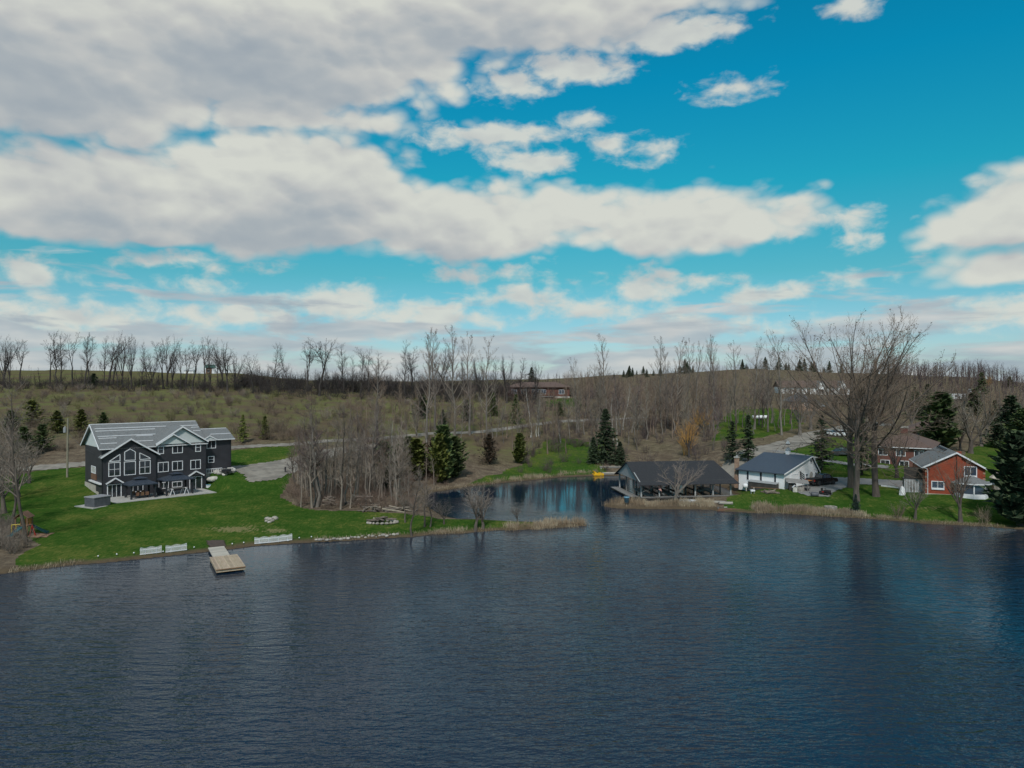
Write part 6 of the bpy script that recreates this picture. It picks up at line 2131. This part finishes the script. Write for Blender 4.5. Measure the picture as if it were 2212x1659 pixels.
# stones, edging, fire ring, log piles
for k, (px, py, r) in enumerate([(1002, 1950, .42), (1013, 1951, .4), (1030, 1948, .48), (1000, 1957, .3), (1010, 1960, .28), (1022, 1956, .3)]):
    p = G(px, py)
    rock('field_stone', (p.x, p.y, p.z + r * .3), r, 'rounded field stone in the little heap on the lawn', 'field stones heaped on the lawn', 'stone', 40 + k)
for k, px in enumerate(np.linspace(1186, 1490, 24)):
    py = np.interp(px, [1186, 1315, 1464, 1500], [2030, 2022, 2012, 2010]) + PR.uniform(-5, 1)
    p = G(px, py)
    r = PR.uniform(.16, .3)
    rock('edging_stone', (p.x, p.y, p.z + r * .25), r, 'pale stone in the edging row along the shore', 'stones edging the shore', 'stone', 60 + k)


def logs(name, px, py, n, w, h, ln, label, cat, rough=.35, mats=('log_bark', 'log_end'), flat=False, seed=1):
    rng = random.Random(seed)
    p = G(px, py)
    o = thing(name, label, cat, p, rng.uniform(-.3, .3))
    for k in range(n):
        r = rng.uniform(.07, .17)
        lev = rng.random() ** 1.6
        x, y = rng.uniform(-w, w) * (1 - lev * .7), rng.uniform(-.6, .6) * (1 - lev * .5)
        z = .1 + lev * h
        a = rng.gauss(0, rough)
        L = ln * rng.uniform(.6, 1.2) / 2
        e = rng.gauss(0, .18)
        d = Vector((math.cos(a), math.sin(a), e)) * L
        c = Vector((x, y, z))
        q = MB().tube([c - d, c + d], [r, r * .85], 7).build('log', MAT[mats[k % 5 == 0]], o)


logs('wood_pile', 1232, 1896, 26, 1.0, 1.3, 1.1, 'stacked pale firewood pile between two trunks of the clump', 'wood pile', seed=3)
logs('brush_pile', 1355, 1893, 30, 2.2, 1.2, 2.2, 'big tangled heap of cut logs and branches at the clump edge', 'brush pile', 1.0, seed=4)
logs('brush_pile', 1392, 1918, 16, 1.3, .6, 1.8, 'small heap of twisted branches in front of the big heap', 'brush pile', 1.2, seed=5)
logs('pole_pile', 1490, 1918, 14, 1.5, .35, 3.2, 'low pile of long bare poles lying near the shore tree', 'pole pile', .2, seed=6)
p = G(1435, 1962)
fr_ = thing('fire_ring', 'oval stone fire ring heaped with split logs on the lawn', 'fire pit', p, .1)
for k in range(20):
    a = 2 * math.pi * k / 20
    rock('ring_stone', (2.0 * math.cos(a), 1.0 * math.sin(a), .1), .26, None, None, 'stone', 90 + k, .7, fr_)
rg = random.Random(8)
for k in range(16):
    a, e = rg.uniform(0, 3.14), rg.uniform(.1, .5)
    c = Vector((rg.uniform(-1.4, 1.2), rg.uniform(-.5, .5), rg.uniform(.2, .8)))
    d = Vector((math.cos(a), math.sin(a) * .6, rg.uniform(-.2, .3))) * rg.uniform(.5, .9)
    MB().tube([c - d, c + d], [.12, .1], 6).build('log', MAT['log_end' if k % 4 == 0 else 'log_bark'], fr_)
p = G(1070, 1771)
o = thing('bollard_light', 'short black post light at the bend of the drive', 'light', p, 0)
MB().box(-.1, .1, -.1, .1, -.2, .75).build('post', MAT['metal_dark'], o)
MB().box(-.14, .14, -.14, .14, .75, .95, .03).build('head', MAT['black_fabric'], o)

# ---------------------------------------------------------------- utility pole with transformer and line
p = G(252, 1790)
po = thing('utility_pole', 'weathered utility pole with a grey transformer beside the lake house', 'utility pole', p, 0)
ph = (1790 - 1568) / F * p.y
MB().tube([(0, 0, -.5), (.05, 0, ph * .5), (.12, 0, ph)], [.19, .16, .13], 10).build('pole', MAT['pole_wood'], po)
MB().lathe([(.24, ph - 2.6), (.26, ph - 2.5), (.26, ph - 1.75), (.2, ph - 1.68)], 12, -.42, 0).build('transformer', MAT['galv_grey'], po)
MB().bar((-.3, 0, ph - 2.1), (.1, 0, ph - 2.1), .08).build('bracket', MAT['metal_dark'], po)
for k in range(2):
    MB().lathe([(.03, ph - 1.68), (.05, ph - 1.55), (.02, ph - 1.4)], 6, -.5 + k * .16, 0).build('insulator', MAT['stone_pale'], po)
a = p + Vector((.12, 0, ph - 2.9))
b_ = at(-260, 118)
b_ = Vector((b_.x, b_.y, a.z - 1.2))
o = MB().tube([a.lerp(b_, t) - Vector((0, 0, 1.2 * math.sin(math.pi * t))) for t in np.linspace(0, 1, 14)], .022, 5).build('power_line', MAT['metal_dark'], None)
tag(o, 'sagging power line leaving the utility pole below the transformer', 'power line')
c_ = at(-260, 160)
a2 = p + Vector((.12, 0, ph - .25))
o = MB().tube([a2.lerp(Vector((c_.x, c_.y, a2.z + 1)), t) - Vector((0, 0, 1.0 * math.sin(math.pi * t))) for t in np.linspace(0, 1, 14)], .018, 5).build('power_line', MAT['metal_dark'], None)
tag(o, 'thin upper power line from the top of the utility pole', 'power line')
hw = HF.world(-.3, 3.8, 6.8)
o = MB().tube([(p + Vector((.1, 0, ph - 2.4))).lerp(hw, t) - Vector((0, 0, .5 * math.sin(math.pi * t))) for t in np.linspace(0, 1, 10)], .018, 5).build('power_line', MAT['metal_dark'], None)
tag(o, 'short service wire from the utility pole to the lake house', 'power line')

# ---------------------------------------------------------------- play set
p = G(92, 2012)
drape('wood_chips', [p + Vector((.2, -.6, 0)), p + Vector((2.9, -.4, 0)), p + Vector((2.5, 1.8, 0)), p + Vector((.0, 1.6, 0))], MAT['wood_chips'], .2, .05, .1)
ps = thing('play_set', 'wooden play tower with teal and green slides and a yellow frame', 'play set', p, math.radians(10))
for x in (-1.0, .3):
    for y in (0, 1.3):
        MB().box(x - .06, x + .06, y - .06, y + .06, -.2, 2.3).build('post', MAT['wood_brown'], ps)
MB().box(-1.06, .36, -.06, 1.36, 1.15, 1.25).build('platform', MAT['wood_brown'], ps)
for k in range(6):
    MB().box(-1.04 + k * .24, -.86 + k * .24, 1.3, 1.36, 1.25, 1.95).build('board', MAT['wood_orange'], ps)
rfp = MB()
slab(rfp, (-1.2, -.2, 2.25), (-1.2, 1.5, 2.25), (-.35, 1.5, 2.95), (-.35, -.2, 2.95), .06)
slab(rfp, (-.35, -.2, 2.952), (-.35, 1.5, 2.952), (.5, 1.5, 2.25), (.5, -.2, 2.25), .06)
rfp.build('roof', MAT['wood_brown'], ps)
def slide(name, pts, w, mat):
    m_ = MB()
    for q0, q1 in zip(pts[:-1], pts[1:]):
        q0, q1 = Vector(q0), Vector(q1)
        d = (q1 - q0)
        sd_ = Vector((-d.y, d.x, 0)).normalized() * w / 2
        up = Vector((0, 0, .05))
        m_.loft([[tuple(q - sd_), tuple(q + sd_), tuple(q + sd_ + up), tuple(q - sd_ + up)] for q in (q0, q1)])
        for sg in (-1, 1):
            m_.loft([[tuple(q + sd_ * sg - sd_ * .06), tuple(q + sd_ * sg + sd_ * .06), tuple(q + sd_ * sg + sd_ * .06 + up * 4), tuple(q + sd_ * sg - sd_ * .06 + up * 4)] for q in (q0, q1)])
    return m_.build(name, MAT[mat], ps)


slide('slide', [(-.2, -.05, 1.2), (-.25, -.5, 1.05), (-.5, -1.0, .7), (-.9, -1.5, .3), (-1.3, -1.75, .2)], .6, 'plastic_teal')
slide('slide', [(.35, .7, 1.15), (.8, .72, .95), (1.5, .8, .5), (2.0, .85, .22), (2.3, .87, .18)], .5, 'plastic_green')
for x in (-1.25, -.75):
    MB().tube([(x, -.4, 0), (x, -.4, 1.5)], .05, 6).build('yellow_post', MAT['paint_yellow'], ps)
MB().tube([(-1.25, -.4, 1.5), (-.3, -.4, 1.55)], .05, 6).build('yellow_bar', MAT['paint_yellow'], ps)
for sg in (-1, 1):
    MB().bar((.9 + .35 * sg, .0, 0), (.85, .0, 1.35), .1).build('swing_leg', MAT['paint_red'], ps)
MB().bar((.3, 0, 1.4), (.9, 0, 1.4), .1).build('swing_beam', MAT['wood_brown'], ps)

# ---------------------------------------------------------------- paddle boat and floating docks in the cove
p = Vector(px_plane(2244, 1783))
pb = thing('paddle_boat', 'yellow plastic paddle boat floating at the cove bank', 'paddle boat', p, math.radians(12))
hull = lambda z, k: [(-1.2 * k, -.7 * k, z), (1.0 * k, -.7 * k, z), (1.3 * k, 0, z), (1.0 * k, .7 * k, z), (-1.2 * k, .7 * k, z), (-1.3 * k, 0, z)]
MB().loft([hull(-.2, .8), hull(.1, 1.0), hull(.35, 1.0), hull(.45, .92)]).build('hull', MAT['plastic_yellow'], pb)
MB().loft([[(-.9, -.5, .45), (-.2, -.5, .45), (-.2, .5, .45), (-.9, .5, .45)], [(-1.25, -.5, 1.0), (-1.1, -.5, 1.0), (-1.1, .5, 1.0), (-1.25, .5, 1.0)]]).build('seat', MAT['plastic_yellow'], pb)
MB().box(.1, .6, -.5, .5, .452, .6, .05).build('paddle_cover', MAT['plastic_yellow'], pb)
for k, (a, lb) in enumerate([((2262, 1783), 'long pale floating dock section beside the paddle boat'), ((2250, 1775), 'second pale floating dock section lying on the bank behind the first')]):
    p = Vector(px_plane(a[0] + 0, a[1]))
    o = thing('floating_dock', lb, 'dock', (p.x, p.y, max(0, H(p.x, p.y)) + (.05 if k else 0)), math.radians(5))
    n = 13
    for q in range(n):
        MB().box(q * .36, q * .36 + .34, 0, 1.3, .25, .31 + .004 * (q % 2)).build('plank', MAT['wood_pale'], o)
    MB().box(.02, n * .36 - .04, .02, 1.28, -.1, .248).build('frame', MAT['wood_grey'], o)
p = Vector(px_plane(2253, 1806))
o = thing('mooring_pole', 'thin pole standing in the cove by the floating dock', 'pole', p, 0)
MB().tube([(0, 0, -1), (.05, 0, 2.6)], .04, 6).build('shaft', MAT['wood_grey'], o)
MB().lathe([(.05, 2.6), (.06, 2.7), (.02, 2.75)], 6, .05, 0).build('cap', MAT['plastic_white'], o)
# things on the reed bank
p = G(2350, 1893)
o = thing('bucket', 'pale blue pail standing among the reeds before the boathouse', 'bucket', p, 0)
MB().lathe([(.3, .3), (.42, 1.15), (.46, 1.17), (.46, 1.25), (.42, 1.25)], 14).build('body', MAT['plastic_blue'], o, True)
MB().tube([(0, 0, -.2), (0, 0, .3)], .1, 6).build('stand', MAT['wood_grey'], o)
MB().tube([(.45 * math.cos(a), 0, 1.2 + .3 * math.sin(a)) for a in np.linspace(0, math.pi, 9)], .02, 5).build('handle', MAT['chrome'], o)
p = G(2550, 1888)
o = thing('skiff', 'small white flat boat lying in the grass below the boardwalk', 'boat', (p.x, p.y, p.z + .05), math.radians(4))
MB().loft([[(x, y * w_, z) for y, z in ((-.5, .1), (-.55, .42), (.55, .42), (.5, .1))] for x, w_ in ((0, .8), (.5, 1), (1.6, 1))]).build('hull', MAT['plastic_white'], o)
MB().loft([[(x, y * w_, z) for y, z in ((-.5, .1), (-.55, .42), (.55, .42), (.5, .1))] for x, w_ in ((1.75, 1), (2.4, .9), (3.0, .25))]).build('bow', MAT['plastic_white'], o)
MB().box(.02, 1.55, -.5, .5, .43, .49).build('cover', MAT['galv_grey'], o)
for k, (px, py, L, lb) in enumerate([(2672, 1888, 4.2, 'weathered lumber stack on the bank below the boardwalk'), (2722, 1893, 2.2, 'shorter lumber stack at the garage end of the long one')]):
    p = G(px, py)
    o = thing('lumber_stack', lb, 'lumber', p, math.radians(-12))
    for z in range(3):
        for y in range(3):
            MB().box(-L / 2 + .1 * ((z + y) % 3), L / 2 - .12 * ((z * 2 + y) % 3), y * .24, y * .24 + .21, .02 + z * .11, .11 + z * .11).build('board', MAT['wood_pale' if (y + z) % 3 else 'wood_grey'], o)
p = G(2690, 1912)
o = thing('old_jetty', 'rotting brown timber jetty edge along the waterline', 'jetty', (p.x, p.y - .1, 0), math.radians(-4))
MB().box(0, 5.6, -.15, .15, -.4, .32).build('bulkhead', MAT['wood_brown'], o)
for k in range(3):
    MB().box(.2, 5.4, .25 + k * .32, .52 + k * .32, .25, .33 + .01 * k).build('plank', MAT['wood_dark' if k else 'wood_brown'], o)
for x in (.1, 5.5):
    MB().tube([(x, 0, -1), (x, 0, .9 if x > 1 else .6)], .12, 8).build('pile', MAT['wood_grey'], o)
MB().bar((2.6, 1.3, .45), (4.9, 1.3, .45), .25, .08).build('bench_plank', MAT['wood_pale'], o)
MB().box(1.2, 1.7, .9, 1.15, .34, .46).build('block', MAT['stone_pale'], o)

# ---------------------------------------------------------------- round the garage
p = G(*Z7(470, 975))
o = thing('propane_tank', 'white cylindrical propane tank on legs at the garage corner', 'propane tank', p, math.radians(-6))
tk_ = MB()
tk_.tube([(-1.35, 0, .75), (-1.28, 0, .75), (-1.1, 0, .75), (1.1, 0, .75), (1.28, 0, .75), (1.35, 0, .75)], [.1, .3, .42, .42, .3, .1], 16)
tk_.build('tank', MAT['plastic_white'], o, True)
MB().lathe([(.18, 1.14), (.2, 1.2), (.18, 1.34), (.05, 1.38)], 10).build('valve_dome', MAT['plastic_white'], o)
for x in (-.8, .8):
    MB().box(x - .08, x + .08, -.35, .35, -.15, .42).build('leg', MAT['stone_pale'], o)
p2 = GF.world(0, 0)
q = G(*Z7(382, 985))
o = thing('satellite_dish', 'round pale blue dish on a post in front of the propane tank', 'dish', q, .2)
MB().tube([(0, 0, -.2), (0, 0, .9)], .04, 6).build('post', MAT['galv_grey'], o)
MB().loft([[(r_ * math.cos(a), y_, .95 + r_ * math.sin(a)) for a in np.linspace(0, 2 * math.pi, 16, endpoint=False)] for r_, y_ in ((.05, .02), (.2, -.02), (.34, -.1), (.36, -.1), (.22, .03), (.05, .06))]).build('reflector', MAT['plastic_blue'], o, True)
MB().bar((0, -.05, .8), (0, -.4, .95), .03).build('arm', MAT['galv_grey'], o)
q = G(*Z7(500, 1030))
o = thing('vent_cap', 'low white vent box on the lawn before the propane tank', 'vent box', q, .1)
MB().box(-.35, .35, -.25, .25, .35, .62, .03).build('hood', MAT['plastic_white'], o)
for x in (-.25, .25):
    MB().box(x - .05, x + .05, -.08, .08, -.1, .35).build('leg', MAT['galv_grey'], o)
logs('wood_pile', *Z7(790, 1020), 18, .9, .45, 1.4, 'low heap of grey timber in the grass before the garage', 'wood pile', .3, seed=12)
q = G(*Z7(700, 960))
o = thing('long_plank', 'long reddish plank leaning along the foot of the garage wall', 'plank', q, GA + .35)
MB().box(-2.4, 2.4, -.12, .12, .12, .2).build('board', MAT['wood_brown'], o)
MB().box(-2.0, -1.8, -.15, .15, -.05, .118).build('block', MAT['stone_pale'], o)
# stall with slanting grey roof, stone well, little white bird house
q = G(*Z7(1110, 985))
st_ = thing('lean_to', 'low dark shelter with a slanting grey board roof at the garage corner', 'shelter', q, math.radians(-14))
MB().box(-.5, .6, 0, 1.0, -.2, 1.15).build('cabinet', MAT['wood_dark'], st_)
r = MB()
slab(r, (-1.0, -.5, 1.55), (2.6, -.5, 1.3), (2.6, .9, 1.72), (-1.0, .9, 2.0), .08)
r.build('roof', MAT['wood_grey'], st_)
for x in (1.6, 2.4):
    MB().box(x - .05, x + .05, -.3, -.2, -.2, 1.28).build('post', MAT['wood_grey'], st_)
MB().bar((.6, -.35, 1.05), (2.5, -.3, 1.15), .06).build('rail', MAT['trim_white'], st_)
q = G(*Z7(1235, 995))
o = thing('stone_well', 'round stone planter behind the white bird house', 'planter', q, 0)
MB().lathe([(.62, -.2), (.64, .3), (.62, .75), (.5, .76), (.48, .55)], 14).build('ring', MAT['stone'], o)
MB().lathe([(.48, .5), (.3, .62), (.05, .66)], 12).build('soil', MAT['mulch'], o)
q = G(*Z7(1150, 1003))
o = thing('bird_house', 'little white gabled house box beside the stone planter', 'bird house', q, math.radians(-10))
MB().box(-.33, .33, -.25, .25, -.1, .8).build('box', MAT['stone_pale'], o)
r = MB()
slab(r, (-.42, -.32, .75), (-.42, .32, .75), (0, .32, 1.15), (0, -.32, 1.15), .05)
slab(r, (0, -.32, 1.152), (0, .32, 1.152), (.42, .32, .75), (.42, -.32, .75), .05)
r.build('roof', MAT['trim_white'], o)
q = G(*Z7(1325, 985))
o = thing('cart', 'grey wire garden cart beside the drive', 'cart', q, .2)
b = MB()
for k in range(6):
    b.bar((-.5 + k * .2, -.35, .35), (-.6 + k * .2, -.45, .85), .03)
    b.bar((-.5 + k * .2, .35, .35), (-.6 + k * .2, .45, .85), .03)
b.box(-.55, .55, -.38, .38, .3, .35)
b.build('basket', MAT['metal_dark'], o)
for y in (-.4, .4):
    MB().tube([(0, y - .04, .22), (0, y + .04, .22)], .22, 12).build('wheel', MAT['rubber'], o)
MB().bar((.5, 0, .35), (1.1, 0, .8), .04).build('handle', MAT['metal_dark'], o)
q = G(*Z7(1455, 1075))
o = thing('lawn_roller', 'dark grey barrel shaped lawn roller lying on the drive edge', 'lawn roller', (q.x, q.y, q.z), math.radians(-8))
MB().tube([(-.55, 0, .34), (-.5, 0, .34), (.5, 0, .34), (.55, 0, .34)], [.28, .34, .34, .28], 16).build('drum', MAT['tub_grey'], o, True)
MB().bar((-.62, 0, .34), (-.62, .9, .6), .05).build('handle', MAT['metal_dark'], o)
MB().bar((.62, 0, .34), (.62, .9, .6), .05).build('handle', MAT['metal_dark'], o)
MB().bar((-.62, .9, .6), (.62, .9, .6), .05).build('grip', MAT['metal_dark'], o)


def wheel(parent, x, y, r, w=.22, face=1):
    t = MB()
    t.tube([(x, y - w / 2, r), (x, y - w / 2 + .04, r), (x, y + w / 2 - .04, r), (x, y + w / 2, r)], [r * .9, r, r, r * .9], 20)
    o = t.build('wheel', MAT['rubber'], parent)
    MB().tube([(x, y - w / 2 - .01, r), (x, y + w / 2 + .01, r)], r * .58, 12).build('rim', MAT['metal_dark'], o)
    return o


def body_loft(parent, name, prof, half, mat, taper=.0, zt=None):
    """side outline pushed across the car, upper part drawn in"""
    zs = [p[1] for p in prof]
    z0, z1 = min(zs), max(zs)
    m_ = MB()
    f = lambda z: 1 - taper * max(0, (z - z0) / (z1 - z0))
    rings = []
    for y, k in ((-half, .0), (-half, 1), (half, 1), (half, 0)):
        rings.append([(x * (1 if k else .985), y * f(z) * (1 if k else 1.0), z) for x, z in prof])
    return MB().loft([[(x, -half * f(z), z) for x, z in prof], [(x, half * f(z), z) for x, z in prof]]).build(name, MAT[mat], parent)


# pickup truck
ra, fa = G(3077, 1826), G(3128, 1821)
ang = math.radians(26)
tc_ = Vector((54.3, 124.6, 0))
tc_.z = H(tc_.x, tc_.y) + .06
pk = thing('pickup_truck', 'black crew cab pickup truck parked beside the garage with boards on its tailgate', 'pickup truck', tc_, ang)
hw_ = .98
body_loft(pk, 'body', [(-2.9, .55), (-2.95, .75), (-2.92, 1.15), (-.75, 1.18), (1.35, 1.2), (2.55, 1.12), (2.85, 1.0), (2.92, .6), (2.75, .45), (-2.7, .45)], hw_, 'car_black', .06)
body_loft(pk, 'cab', [(-.85, 1.17), (-.7, 1.82), (-.45, 1.9), (.85, 1.9), (1.05, 1.84), (1.62, 1.19)], hw_ * .9, 'car_black', .12)
for sg in (-1, 1):
    y = sg * (hw_ * .9 - .02)
    for x0_, x1_, x2_, x3_ in ((-.68, -.58, .12, .12), (.2, .2, .92, 1.35)):
        MB().loft([[(x0_, y - sg * .01, 1.25), (x3_, y - sg * .01, 1.25), (x2_, y * .93 - sg * .0, 1.78), (x1_, y * .93, 1.78)], [(x0_, y + sg * .012, 1.25), (x3_, y + sg * .012, 1.25), (x2_, y * .93 + sg * .012, 1.78), (x1_, y * .93 + sg * .012, 1.78)]]).build('side_window', MAT['glass_blue'], pk)
    MB().box(1.15, 1.35, sg * hw_, sg * (hw_ + .22), 1.2, 1.42, .03).build('mirror', MAT['car_black'], pk)
    MB().box(-2.96, -2.85, sg * hw_ * .95 - .09, sg * hw_ * .95 + .09, .75, 1.1).build('tail_light', MAT['tail_red'], pk)
    MB().box(2.78, 2.93, sg * .72 - .18, sg * .72 + .18, .82, 1.0).build('headlight', MAT['plastic_white'], pk)
    for x in (-1.75, 1.75):
        wheel(pk, x, sg * (hw_ - .1), .42, .28)
    MB().box(-.9, 1.1, sg * hw_, sg * (hw_ + .1), .4, .48).build('running_board', MAT['metal_dark'], pk)
MB().loft([[(1.1, -.78, 1.78), (1.1, .78, 1.78), (1.58, .84, 1.24), (1.58, -.84, 1.24)], [(1.12, -.78, 1.79), (1.12, .78, 1.79), (1.60, .84, 1.25), (1.60, -.84, 1.25)]]).build('windscreen', MAT['glass_blue'], pk)
MB().loft([[(-.72, -.74, 1.8), (-.72, .74, 1.8), (-.86, .8, 1.28), (-.86, -.8, 1.28)], [(-.74, -.74, 1.8), (-.74, .74, 1.8), (-.88, .8, 1.28), (-.88, -.8, 1.28)]]).build('rear_window', MAT['glass_dark'], pk)
MB().box(-2.85, -.9, -.86, .86, 1.182, 1.22).build('bed_cover', MAT['rubber'], pk)
MB().box(-3.05, -2.9, -.9, .9, .45, .62, .03).build('bumper', MAT['metal_dark'], pk)
for k in range(3):
    o = thing('tailgate_board', 'orange brown board sticking out over the open pickup tailgate', 'board', pk.matrix_basis @ Vector((-3.1, -.5 + k * .28, .9)), ang, 'boards on the pickup tailgate')
    MB().box(-.9, .4, 0, .24, 0, .06).build('plank', MAT['wood_orange'], o)
# ride-on mower
q = G(*Z7(1615, 1050))
mw = thing('ride_on_mower', 'red and black ride on mower standing on the drive', 'mower', (q.x, q.y, q.z + .06), math.radians(-60))
MB().box(-.1, .95, -.28, .28, .35, .78, .08).build('hood', MAT['rubber'], mw)
MB().box(-.75, -.1, -.38, .38, .3, .5, .05).build('rear_body', MAT['paint_red'], mw)
MB().box(-.55, -.1, -.24, .24, .5, .6, .03).build('seat', MAT['rubber'], mw)
MB().box(-.68, -.55, -.24, .24, .55, .98, .04).build('seat_back', MAT['rubber'], mw)
MB().box(-.5, .5, -.62, .62, .12, .28, .04).build('cutting_deck', MAT['rubber'], mw)
MB().tube([(.15, 0, .75), (.0, 0, 1.0)], .03, 6).build('steering_column', MAT['metal_dark'], mw)
MB().tube([(.0 + .17 * math.cos(a) * .5, .17 * math.sin(a), 1.0 + .17 * math.cos(a) * .3) for a in np.linspace(0, 6.283, 13)], .02, 5).build('steering_wheel', MAT['rubber'], mw)
for sg in (-1, 1):
    wheel(mw, -.55, sg * .45, .28, .2)
    wheel(mw, .7, sg * .4, .19, .14)
# concrete fire ring by the reeds
q = G(3115, 1913)
o = thing('fire_ring', 'round grey concrete fire ring at the edge of the reeds', 'fire pit', (q.x, q.y, q.z), 0)
for k in range(14):
    a = 2 * math.pi * k / 14
    MB().loft([[(r_ * math.cos(b2), r_ * math.sin(b2), z) for r_, b2 in ((.62, a), (.62, a + .43), (.92, a + .43), (.92, a))] for z in (-.2, .5)]).build('block', MAT['stone'], o)
MB().lathe([(.6, -.1), (.5, .12), (.05, .15)], 12).build('ash', MAT['black_fabric'], o)
# white ornaments on the lawn before the brick house
q = G(*Z8(553, 1072))
lh = thing('lawn_lighthouse', 'white tapered lighthouse ornament standing on the lawn', 'ornament', q, 0)
MB().lathe([(.52, -.1), (.5, .1), (.36, 1.0)], 8).build('tower', MAT['plastic_white'], lh)
MB().lathe([(.38, 1.0), (.38, 1.08), (.26, 1.085), (.24, 1.25), (.04, 1.42)], 8).build('lantern', MAT['plastic_white'], lh)
q = G(*Z8(697, 1038))
o = thing('white_post', 'stout white gate post at the end of the white kerb', 'post', q, 0)
MB().loft([[(x * k, y * k, z) for x, y in ((-1, -1), (1, -1), (1, 1), (-1, 1))] for z, k in ((-.1, .24), (.2, .22), (1.4, .13))]).build('shaft', MAT['plastic_white'], o)
MB().box(-.2, .2, -.2, .2, 1.4, 1.5).build('cap', MAT['plastic_white'], o)
ks = [G(3305, 1824), G(3345, 1828), G(3385, 1834), G(3425, 1839)]
o = thing('kerb', 'low white painted kerb between drive and lawn', 'kerb', ks[0], 0)
for a, b_ in zip(ks[:-1], ks[1:]):
    MB().bar(a - ks[0] + Vector((0, 0, .1)), b_ - ks[0] + Vector((0, 0, .1)), .18, .22).build('kerb_stone', MAT['plastic_white'], o)
# wishing well garden house on the right
q = G(3745, 1838)
ww = thing('wishing_well', 'small wooden wishing well with a shingled cone roof beyond the sunroom', 'garden well', q, .2)
MB().lathe([(.95, -.2), (.95, .8), (.8, .81), (.78, .3)], 10).build('basin', MAT['stone'], ww)
for k in range(4):
    a = math.pi / 4 + k * math.pi / 2
    MB().tube([(.8 * math.cos(a), .8 * math.sin(a), .3), (.8 * math.cos(a), .8 * math.sin(a), 1.9)], .06, 6).build('post', MAT['wood_grey'], ww)
MB().lathe([(1.35, 1.85), (1.35, 1.98), (.9, 2.4), (.12, 3.1)], 8).build('roof', MAT['wood_pale'], ww)
q = G(3708, 1830)
o = thing('garden_bench', 'low white bench between sunroom and wishing well', 'bench', q, -.3)
MB().box(-.9, .9, -.25, .25, .45, .52).build('seat', MAT['trim_white'], o)
MB().box(-.9, .9, .25, .31, .55, 1.0).build('backrest', MAT['trim_white'], o)
for x in (-.8, .8):
    MB().box(x - .05, x + .05, -.22, .28, -.1, .45).build('leg', MAT['trim_white'], o)


# ---------------------------------------------------------------- cars in the far drives
def car(label, pos, ang, mat):
    o = thing('parked_car', label, 'car', pos, ang)
    body_loft(o, 'body', [(-2.2, .4), (-2.25, .7), (-2.1, .95), (-1.3, 1.0), (1.0, 1.0), (2.05, .88), (2.25, .65), (2.2, .38), (1.9, .28), (-1.9, .28)], .88, mat, .06)
    body_loft(o, 'cabin', [(-1.75, .98), (-1.25, 1.46), (-.8, 1.52), (.35, 1.52), (.6, 1.48), (1.25, .99)], .78, 'glass_dark', .14)
    body_loft(o, 'roof', [(-1.22, 1.48), (-.8, 1.55), (.35, 1.55), (.58, 1.50), (.3, 1.47), (-.9, 1.47)], .7, mat, .05)
    for sg in (-1, 1):
        for x in (-1.35, 1.35):
            wheel(o, x, sg * .8, .33, .2)
        MB().box(2.1, 2.24, sg * .6 - .15, sg * .6 + .15, .62, .76).build('headlight', MAT['plastic_white'], o)
        MB().box(-2.26, -2.15, sg * .65 - .14, sg * .65 + .14, .65, .82).build('tail_light', MAT['tail_red'], o)


for px, py, mt, a, lb in [(3112, 1636, 'car_white', .1, 'white car parked on the lane behind the garage'), (3150, 1637, 'car_white', .2, 'second white car half hidden behind the spruce'), (3160, 1709, 'car_charcoal', -.05, 'dark saloon parked behind the giant trunks')]:
    p = G(px, py)
    car(lb, (p.x, p.y, p.z + .07), a, mt)
p = at(2850, 225)
o = thing('boat_trailer', 'small white covered trailer on the bright green lawn beyond the lane', 'trailer', p, .1)
MB().loft([[(x, y * w_, z) for y, z in ((-.8, .5), (-.95, 1.0), (-.5, 1.5), (.5, 1.5), (.95, 1.0), (.8, .5))] for x, w_ in ((-2.4, .8), (0, 1), (1.6, .9), (2.5, .2))]).build('cover', MAT['plastic_white'], o, True)
for y in (-.8, .8):
    MB().tube([(0, y - .1, .35), (0, y + .1, .35)], .35, 12).build('wheel', MAT['rubber'], o)
